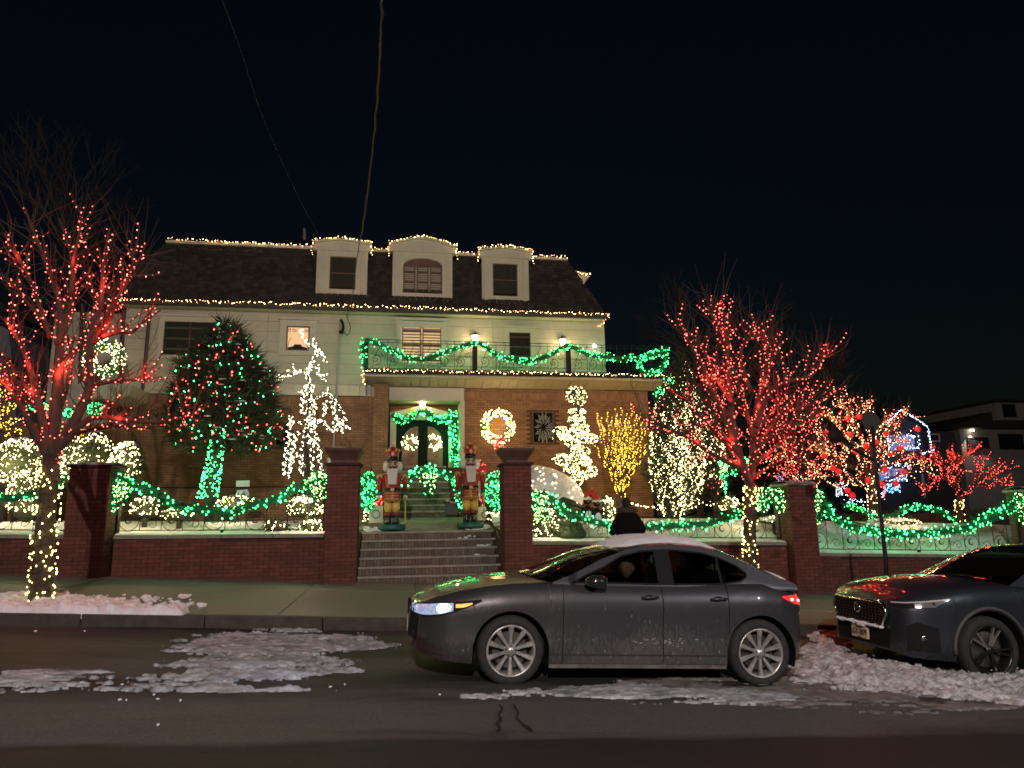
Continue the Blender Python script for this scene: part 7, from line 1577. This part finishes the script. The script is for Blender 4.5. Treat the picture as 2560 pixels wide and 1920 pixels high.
# dark bare trees far behind
M_bark2 = mat('far_bark', (.035, .026, .024), .95)
def dark_tree(label, px, py, topy, Y, spread, seed):
    random.seed(seed); b = at(px, py, Y); h = at(px, topy, Y).z-b.z; t = thing('bare_tree', label, 'tree', b, 'unlit bare trees behind the garden'); MB().tube([b, b+Vector((.1, 0, h*.3)), b+Vector((0, 0, h*.5))], [.2, .14, .1], 8).build('trunk', M_bark2, t, True)
    mb = MB()
    def rec(p, d, l, r, n):
        q = p+d*l; mb.tube([p, p+d*l*.5+Vector(tuple(RNG.normal(size=3)*l*.04)), q], [r, r*.85, r*.65], 4, cap=False)
        if n == 0: return
        for k in range(3): rec(q if k < 2 else p+d*l*.6, (d+Vector(tuple(RNG.normal(size=3)*.38*spread))+Vector((0, 0, .12))).normalized(), l*random.uniform(.6, .82), r*.6, n-1)
    for k in range(4): rec(b+Vector((0, 0, h*(.3+.06*k))), (Vector((0, 0, 1))+Vector(tuple(RNG.normal(size=3)*.4*spread))).normalized(), h*.22, .07, 5)
    mb.build('crown', M_bark2, t, kind='stuff')
dark_tree('tall unlit bare tree behind the left red tree', 150, 1150, 420, 24, 1.0, 1)
dark_tree('unlit bare tree crown rising left behind the big red tree', 1790, 1230, 740, 24, 1.0, 2)
dark_tree('wide unlit bare tree crown right behind the big red tree', 2010, 1230, 830, 26, 1.1, 3)
dark_tree('small unlit tree behind the gabled house', 2235, 1150, 1000, 48, 1.0, 4)
dark_tree('unlit bare tree left of the left dormer end of the roof', 330, 1150, 500, 33, .9, 6)
# sign pole on the pavement
YP = 11.2; pb = gnd(2222, 1575, .15)
tt = thing('sign_pole', 'thin dark leaning street sign pole left of the SUV', 'sign pole', (at(2222, 1500, YP).x, YP, walk_z(9))); P_ = [at(2226, 1560, YP), at(2213, 1390, YP), at(2192, 1190, YP), at(2180, 1065, YP)]
P_[0].z = walk_z(P_[0].x, YP); MB().tube(P_, [.035, .035, .032, .028], 8).build('pole', M_iron, tt, True)
c = at(2178, 1052, YP); MB().lathe([(.001, 0), (.17, 0), (.17, .02), (.001, .02)], c, 20, 'y').build('sign_plate', mat('sign_back', (.05, .045, .045), .6, metal=.4), tt)
c = at(2088, 1090, YP+.1); MB().ball(c, .15, .1, .13, 10, 7).build('lamp_box', M_black, tt)
MB().tube([c, at(2130, 1120, YP), at(2184, 1150, YP)], .03, 6).build('bracket', M_iron, tt)
# ---- neighbouring houses
def window_box(t, x0, x1, z0, z1, y, m, trim=M_trim, bars=2):
    w = thing('window', None, None, ((x0+x1)/2, y, z0)); w.parent = t; w.matrix_parent_inverse = parent_inv(t)
    MB().box(x0, x1, y-.03, y+.02, z0, z1).build('pane', m, w); e = .09
    for a in ((x0-e, x0, z0-e, z1+e), (x1, x1+e, z0-e, z1+e), (x0, x1, z1, z1+e), (x0, x1, z0-e, z0)): MB().box(a[0], a[1], y-.07, y+.03, a[2], a[3]).build('frame', trim, w)
    for i in range(1, bars): MB().box(x0+(x1-x0)*i/bars-.03, x0+(x1-x0)*i/bars+.03, y-.05, y-.031, z0, z1).build('mullion', trim, w)
M_dwin = mat('unlit_window', (.02, .022, .028), .2)
# gabled house outlined in ice blue lights
YH = 38; q = lambda x, y: at(2000+x*.2712, 950+y*.2712, YH)
gh = thing('gabled_house', 'dark gabled house outlined with ice blue lights beyond the mixed light tree', 'house', (q(900, 1000).x, YH, 0))
A, B, Cc = q(730, 450), q(1110, 430), q(870, 285); zb_ = q(900, 640).z; M_gh = mat('blue_grey_siding', (.05, .055, .08), .7)
MB().prism([(A.x-.3, -1), (B.x, -1), (B.x, B.z), (Cc.x, Cc.z), (A.x-.3, A.z)], 'y', YH, YH+9).build('wall', M_gh, gh)
for P_, Q in ((A, Cc), (Cc, B)): MB().hexa([(P_.x-.1, YH-.5, P_.z), (Q.x, YH-.5, Q.z), (Q.x, YH+9.2, Q.z), (P_.x-.1, YH+9.2, P_.z), (P_.x-.1, YH-.5, P_.z+.25), (Q.x, YH-.5, Q.z+.25), (Q.x, YH+9.2, Q.z+.25), (P_.x-.1, YH+9.2, P_.z+.25)]).build('roof', M_shingle, gh)
a, b = q(840, 640), q(1030, 520); window_box(gh, a.x, b.x, a.z, b.z, YH, mat('blue_window', (.2, .25, .5), .4, emis=((.25, .35, .9), .5)), mat('blue_lit_trim', (.7, .75, .9), .5), 4)
a, b = q(740, 925), q(940, 830); window_box(gh, a.x, b.x, a.z, b.z, YH, bpy.data.materials['blue_window'], bpy.data.materials['blue_lit_trim'], 4)
MB().box(q(1130, 460).x, q(1480, 460).x, YH+.5, YH+8, -1, q(1200, 465).z).build('side_wing', mat('dark_siding', (.06, .05, .055), .8), gh)
a, b = q(1245, 550), q(1320, 500); window_box(gh, a.x, b.x, a.z, b.z, YH+.45, M_dwin, M_trim, 1)
for xx in (1010,): MB().box(q(xx, 0).x, q(xx+12, 0).x, YH-.1, YH-.001, q(0, 1100).z, q(0, 870).z).build('corner_post', M_trim, gh)
def icy(label, pts, dens, jit=.06, r=.026): return light_string(label, along([q(x, y)-Vector((0, .6, 0)) for x, y in pts], 1/dens, jit), r, G_ice, [[q(x, y)-Vector((0, .6, 0)) for x, y in pts]], 'ice blue strings on the gabled house')
icy('ice blue lights up both slopes of the gable', [(730, 425), (870, 285), (1112, 440)], 14, .03); icy('ice blue lights down the right corner of the gabled house', [(1112, 450), (1130, 560), (1150, 640)], 14); icy('ice blue lights along the lower right eave of the gabled house', [(1175, 645), (1110, 670), (1050, 695)], 14)
icy('ice blue lights down the left corner of the gabled house', [(735, 500), (745, 570), (800, 590), (750, 650), (760, 690), (715, 710)], 14)
icy('ice blue lights round the upper window of the gabled house', [(840, 640), (850, 560), (930, 530), (1030, 530), (1030, 630), (930, 640), (840, 640)], 12, .08); icy('ice blue lights round the lower window of the gabled house', [(740, 840), (750, 920), (930, 920), (930, 830)], 12, .1); icy('band of ice blue lights over the porch of the gabled house', [(720, 800), (830, 790), (940, 800)], 22, .15)
icy('violet blue icicle lights low left of the mixed light tree', [(360, 960), (370, 1050), (380, 1080)], 18, .12); icy('pale blue lights on the car port below the gabled house', [(370, 1130), (450, 1120), (530, 1130)], 18, .2); icy('pale blue lights on the post right of the leaning pole', [(680, 980), (690, 1050), (700, 1090)], 16, .15)
light_string('bright blue lit snowglobe figure on the porch', [q(random.uniform(785, 925), random.uniform(955, 1040)) for _ in range(90)], .035, glow('bright_blue_bulb', [((.08, .35, 1), 2), ((.7, .9, 1), 1)], 8), [[q(785, 1040), q(850, 955), q(925, 1035)]], 'porch figures')
light_string('red and white lit candy arch left of the snowglobe figure', [q(740+30*math.sin(a*PI)+random.uniform(0, 25), 940+150*a) for a in [random.random() for _ in range(70)]], .035, glow('candy_bulb', [((1, .06, .1), 2), ((1, .8, .8), 1)], 3), [[q(740, 940), q(770, 1090)]], 'porch figures')
light_string('white glowing figures beside the bauble tree trunk', [q(random.uniform(330, 400), random.uniform(940, 1080)) for _ in range(60)], .04, glow('cold_white_bulb', [((.75, .85, 1), 1)], 3.5), [[q(330, 1000), q(400, 960)]], 'porch figures')
light_string('violet lights between the big red tree and its neighbour', [q(random.uniform(-205, -150), random.uniform(870, 960)) for _ in range(60)], .03, glow('violet_bulb', [((.6, .4, 1), 1)], 2.2), [[q(-200, 900), q(-150, 950)]], 'porch figures')
# pale modern house at the far right
YM = 44; q2 = lambda x, y: at(2000+x*.2712, 950+y*.2712, YM)
M_wh = mat('grey_stucco', (.34, .32, .30), .85, noise=(2, .15))
mh = thing('stucco_house', 'pale stucco house with down lights and hipped roof at the far right', 'house', (q2(1900, 900).x, YM, -1)); A, B = q2(1470, 470), q2(2400, 390)
MB().box(A.x, B.x+6, YM, YM+10, -2, q2(1500, 455).z).build('wall', M_wh, mh)
MB().prism([(A.x-1.5, q2(1400, 452).z), (B.x+8, q2(1500, 452).z), (B.x+8, q2(1700, 300).z), (q2(1700, 300).x, q2(1700, 300).z)], 'y', YM-.8, YM+10).build('roof', M_shingle, mh)
dm = thing('dormer', None, None, (0, 0, 0)); dm.parent = mh; dm.matrix_parent_inverse = parent_inv(mh)
a, b = q2(1695, 390), q2(1845, 235); MB().box(a.x, b.x+5, YM-1.2, YM+6, a.z, b.z).build('dormer_wall', M_wh, dm); MB().box(a.x+.5, b.x, YM-1.25, YM-1.19, a.z+.2, b.z-.1).build('pane', M_dwin, dm); MB().box(a.x-.3, b.x+5.4, YM-1.6, YM+6, b.z, b.z+.2).build('dormer_roof', M_shingle, dm)
for (x0, x1, y0, y1) in ((1560, 1720, 625, 540), (1850, 2035, 630, 510)): a, b = q2(x0, y0), q2(x1, y1); window_box(mh, a.x, b.x, a.z, b.z, YM, M_dwin, M_iron, 2)
MB().box(q2(1775, 0).x, q2(1790, 0).x, YM-.3, YM-.05, q2(0, 620).z, q2(0, 530).z).build('downpipe', M_iron, mh)
for (x, y) in ((1560, 455), (2062, 400)):
    p_ = q2(x, y)-Vector((0, .25, .15)); MB().lathe([(.12, .1), (.14, 0), (.001, 0)], p_, 10).build('down_light', mat('dl_glow', (1, .9, .8), .4, emis=((1, .85, .65), 12)), mh)
    l = bpy.data.lights.new('down_light', 'SPOT'); l.energy = 260; l.color = (1, .86, .7); l.spot_size = 1.6; l.spot_blend = .6; o = bpy.data.objects.new('down_light_lamp', l); COL.objects.link(o); o.location = p_-Vector((0, 0, .05)); o.parent = mh; o.matrix_parent_inverse = parent_inv(mh)
# low wall and hedge far right
tt = thing('hedge', 'dark hedge running behind the right garden', 'hedge', (15, 24.5, .5)); k = 9000; P = np.stack([RNG.uniform(8.5, 27, k), RNG.uniform(24, 25.2, k), RNG.uniform(.2, 1.55, k)], 1); foliage('foliage', P, unit(k), .14, .03, M_fir, tt); MB().box(8.6, 27, 24.1, 25.1, -.5, 1.4).build('core', M_fir, tt)
# neighbour's pale gable at the left
YN = 30; q3 = lambda x, y: at(x, y, YN); nh = thing('neighbour_house', 'grey white gabled neighbour house behind the left red tree', 'house', (q3(40, 1200).x, YN, 1))
MB().prism([(q3(-300, 0).x, 0), (q3(126, 900).x, 0), (q3(126, 0).x, q3(126, 828).z), (q3(110, 0).x, q3(110, 820).z), (q3(-60, 0).x, q3(-60, 750).z), (q3(-300, 0).x, q3(-300, 750).z)], 'y', YN, YN+9).build('wall', mat('bluish_white_siding', (.30, .30, .36), .8, noise=(2, .1)), nh)
P_, Q = q3(-80, 745), q3(112, 822); MB().hexa([(P_.x, YN-.4, P_.z), (Q.x+.2, YN-.4, Q.z-.05), (Q.x+.2, YN+9, Q.z-.05), (P_.x, YN+9, P_.z), (P_.x, YN-.4, P_.z+.3), (Q.x+.2, YN-.4, Q.z+.25), (Q.x+.2, YN+9, Q.z+.25), (P_.x, YN+9, P_.z+.3)]).build('roof', M_shingle, nh)
window_box(nh, q3(44, 0).x, q3(64, 0).x, q3(0, 860).z, q3(0, 832).z, YN, M_dwin, bpy.data.materials['bluish_white_siding'], 1)
# ================================================================== snow on the street
def inside(px, py, poly):
    c = False; n = len(poly); j = n-1
    for i in range(n):
        xi, yi = poly[i]; xj, yj = poly[j]
        if (yi > py) != (yj > py) and px < (xj-xi)*(py-yi)/(yj-yi)+xi: c = not c
        j = i
    return c
def poly_dist(X, Y, poly):
    P = np.array(poly); D = np.full(X.shape, 1e9); ins = np.zeros(X.shape, bool)
    for a, b in zip(P, np.roll(P, -1, 0)):
        ab = b-a; t = np.clip(((X-a[0])*ab[0]+(Y-a[1])*ab[1])/(ab@ab+1e-9), 0, 1); D = np.minimum(D, np.hypot(X-a[0]-t*ab[0], Y-a[1]-t*ab[1]))
        cond = ((a[1] > Y) != (b[1] > Y)) & (X < (b[0]-a[0])*(Y-a[1])/(b[1]-a[1]+1e-12)+a[0]); ins ^= cond
    return np.where(ins, D, -D)
def snow_field(name, px_poly, z0, H_, res, m, seed, edge=.25, nz=(2.2, 5), ragged=.5, zf=None, rough=1.0, thr=0):
    G_ = [gnd(x, y, z0) for x, y in px_poly]; poly = [(g.x, g.y) for g in G_]; xs_ = np.arange(min(p[0] for p in poly)-.3, max(p[0] for p in poly)+.3, res); ys2 = np.arange(min(p[1] for p in poly)-.3, max(p[1] for p in poly)+.3, res)
    X, Y = np.meshgrid(xs_, ys2); d = poly_dist(X, Y, poly)
    n1_ = fbm(X*nz[0]+seed, Y*nz[1]+seed, 5); n2_ = fbm(X*15+seed*2, Y*21, 4); d = d+(n1_-.5)*ragged+(n2_-.47)*ragged*.35
    base = (zf(X, Y) if zf else SL*X+z0)
    h = np.clip(d/edge, 0, 1)**.6*H_*(.35+.9*n1_+rough*(n2_-.45)*1.1); keep = (d > 0) & (h > thr) & ((Y > 10.04) if zf else (Y < 9.97))
    Z = base+np.where(keep, h+.004, -.06); V = np.stack([X, Y, Z], -1).reshape(-1, 3); I = np.arange(X.size).reshape(X.shape); kq = keep[:-1, :-1] | keep[1:, :-1] | keep[:-1, 1:] | keep[1:, 1:]
    Fc = np.stack([I[:-1, :-1], I[:-1, 1:], I[1:, 1:], I[1:, :-1]], -1)[kq]
    used = np.unique(Fc); mp = np.full(V.shape[0], -1); mp[used] = np.arange(len(used)); o = bpy.data.objects.new(name, scatter_mesh(name, V[used], mp[Fc], m)); COL.objects.link(o); o['kind'] = 'stuff'; o.data.polygons.foreach_set('use_smooth', [True]*len(o.data.polygons)); return o
snow_field('snow_pile', [(-60, 1502), (40, 1500), (120, 1492), (210, 1503), (300, 1512), (380, 1528), (430, 1530), (470, 1523), (482, 1532), (450, 1545), (380, 1556), (250, 1550), (120, 1544), (0, 1542), (-60, 1542)], .15, .11, .018, M_snow, 3, edge=.10, nz=(4, 5), ragged=.3, rough=1.0, zf=lambda X, Y: SL*X+.15)
snow_field('road_snow', [(392, 1632), (440, 1612), (500, 1596), (600, 1582), (680, 1578), (800, 1584), (880, 1590), (940, 1612), (860, 1640), (830, 1665), (810, 1690), (820, 1712), (740, 1716), (640, 1722), (560, 1742), (440, 1730), (300, 1712), (180, 1710), (60, 1720), (120, 1700), (300, 1698), (400, 1675), (450, 1650)], 0, .030, .02, M_dsnow, 11, edge=.4, nz=(.75, 6.5), ragged=1.25, rough=1.9, thr=.011)
snow_field('road_snow', [(-50, 1690), (60, 1678), (200, 1674), (300, 1682), (200, 1695), (0, 1705), (-50, 1712)], 0, .03, .025, M_dsnow, 23, edge=.2, nz=(.9, 6), ragged=.5, thr=.005)
snow_field('slush_strip', [(1160, 1735), (1260, 1722), (1400, 1715), (1560, 1712), (1760, 1715), (1900, 1725), (1980, 1745), (1880, 1760), (1700, 1752), (1500, 1750), (1330, 1742)], 0, .028, .02, M_dsnow, 31, edge=.2, nz=(1.5, 7), ragged=.55, rough=1.2, thr=.005)
snow_field('snow_bank', [(2010, 1640), (2040, 1600), (2090, 1600), (2120, 1640), (2200, 1660), (2300, 1672), (2400, 1690), (2620, 1692), (2640, 1760), (2400, 1752), (2200, 1730), (2060, 1715), (1960, 1712), (1990, 1680)], 0, .095, .016, mat('pinkish_snow', (.36, .32, .32), .8, noise=(9, .5), bump=(60, .9), col2=(.70, .65, .67)), 41, edge=.45, nz=(3.2, 5), ragged=.6, rough=1.0)
snow_field('snow_bank', [(2030, 1575), (2100, 1560), (2130, 1600), (2080, 1620), (2030, 1600)], 0, .08, .02, bpy.data.materials['pinkish_snow'], 47, edge=.2, nz=(2.5, 4), ragged=.3, rough=1.4)
snow_field('thin_ice', [(1500, 1700), (1700, 1690), (1860, 1700), (2000, 1690), (2250, 1735), (2560, 1760), (2500, 1790), (2200, 1775), (1900, 1755), (1650, 1740)], 0, .012, .03, mat('thin_dirty_ice', (.16, .14, .135), .8, noise=(6, .5), bump=(30, .6)), 53, edge=.3, nz=(1.2, 6), ragged=.8, thr=.003)
def bits(pts, r, m): 
    mb = MB()
    for p in pts: mb.ball(p, r*random.uniform(.5, 1.5), r, r*.6, 6, 4, .3)
    return mb
bank = [gnd(random.choice((random.uniform(2000, 2560), random.uniform(2080, 2560))), random.uniform(1640, 1735)) for _ in range(130)]
mb_ = MB()
for p in bank:
    if p.y < 7.15 or p.x < 3.95 or True:
        k = .008+.036*random.random()**2.5; mb_.ball((p.x, p.y, SL*p.x+.035+k*.1), k*1.3, k, k*.8, 7, 5, .28)
mb_.build('snow_clods', bpy.data.materials['pinkish_snow'], None, kind='stuff')
mb_ = MB()
for i in range(150):
    p = gnd(random.uniform(-40, 480), random.uniform(1500, 1540), .15)
    if p.y < 10.2: p.y = 10.2+random.random()*.5
    k = .010+.042*random.random()**2; mb_.ball((p.x, p.y, SL*p.x+.19+random.uniform(0, .05)), k*1.4, k, k*.8, 7, 5, .28)
mb_.build('snow_clods', M_snow, None, kind='stuff')
lump = [gnd(random.uniform(200, 1000), random.uniform(1700, 1760))+Vector((0, 0, .01)) for _ in range(14)]+[gnd(x, y)+Vector((0, 0, .012)) for x, y in ((395, 1816), (212, 1580), (88, 1580), (330, 1726), (455, 1724), (470, 1727), (1100, 1740), (610, 1731))]
bits(lump, .014, M_snow).build('snow_crumbs', M_snow, None, kind='stuff')
# ------------------------------------------------------------------ street lamp across the road, behind the viewer
sl = thing('street_lamp', 'tall street lamp across the road that lights the cars', 'street lamp', (LAMP.x, -9.6, road_z(LAMP.x)))
MB().tube([(LAMP.x, -9.6, -.2), (LAMP.x, -9.6, 7.9), (LAMP.x, -9.3, 8.5), (LAMP.x, -8.5, 8.6)], [.11, .08, .06, .05], 8).build('pole', M_iron, sl)
MB().lathe([(.02, .35), (.25, .34), (.3, .2), (.30, .17)], LAMP+Vector((0, 0, 0)), 16).build('lamp_head', M_iron, sl)
lamp_light.parent = sl; lamp_light.matrix_parent_inverse = parent_inv(sl)

sl2 = thing('street_lamp', 'second street lamp farther along the near side of the road', 'street lamp', (LAMP2.x, -6.6, road_z(LAMP2.x)))
MB().tube([(LAMP2.x, -6.6, -.9), (LAMP2.x, -6.6, 7.3), (LAMP2.x, -6.4, 7.9), (LAMP2.x, -5.6, 8.0)], [.11, .08, .06, .05], 8).build('pole', M_iron, sl2)
MB().lathe([(.02, .35), (.25, .34), (.3, .2), (.30, .17)], LAMP2, 16).build('lamp_head', M_iron, sl2)
lamp_light2.parent = sl2; lamp_light2.matrix_parent_inverse = parent_inv(sl2)
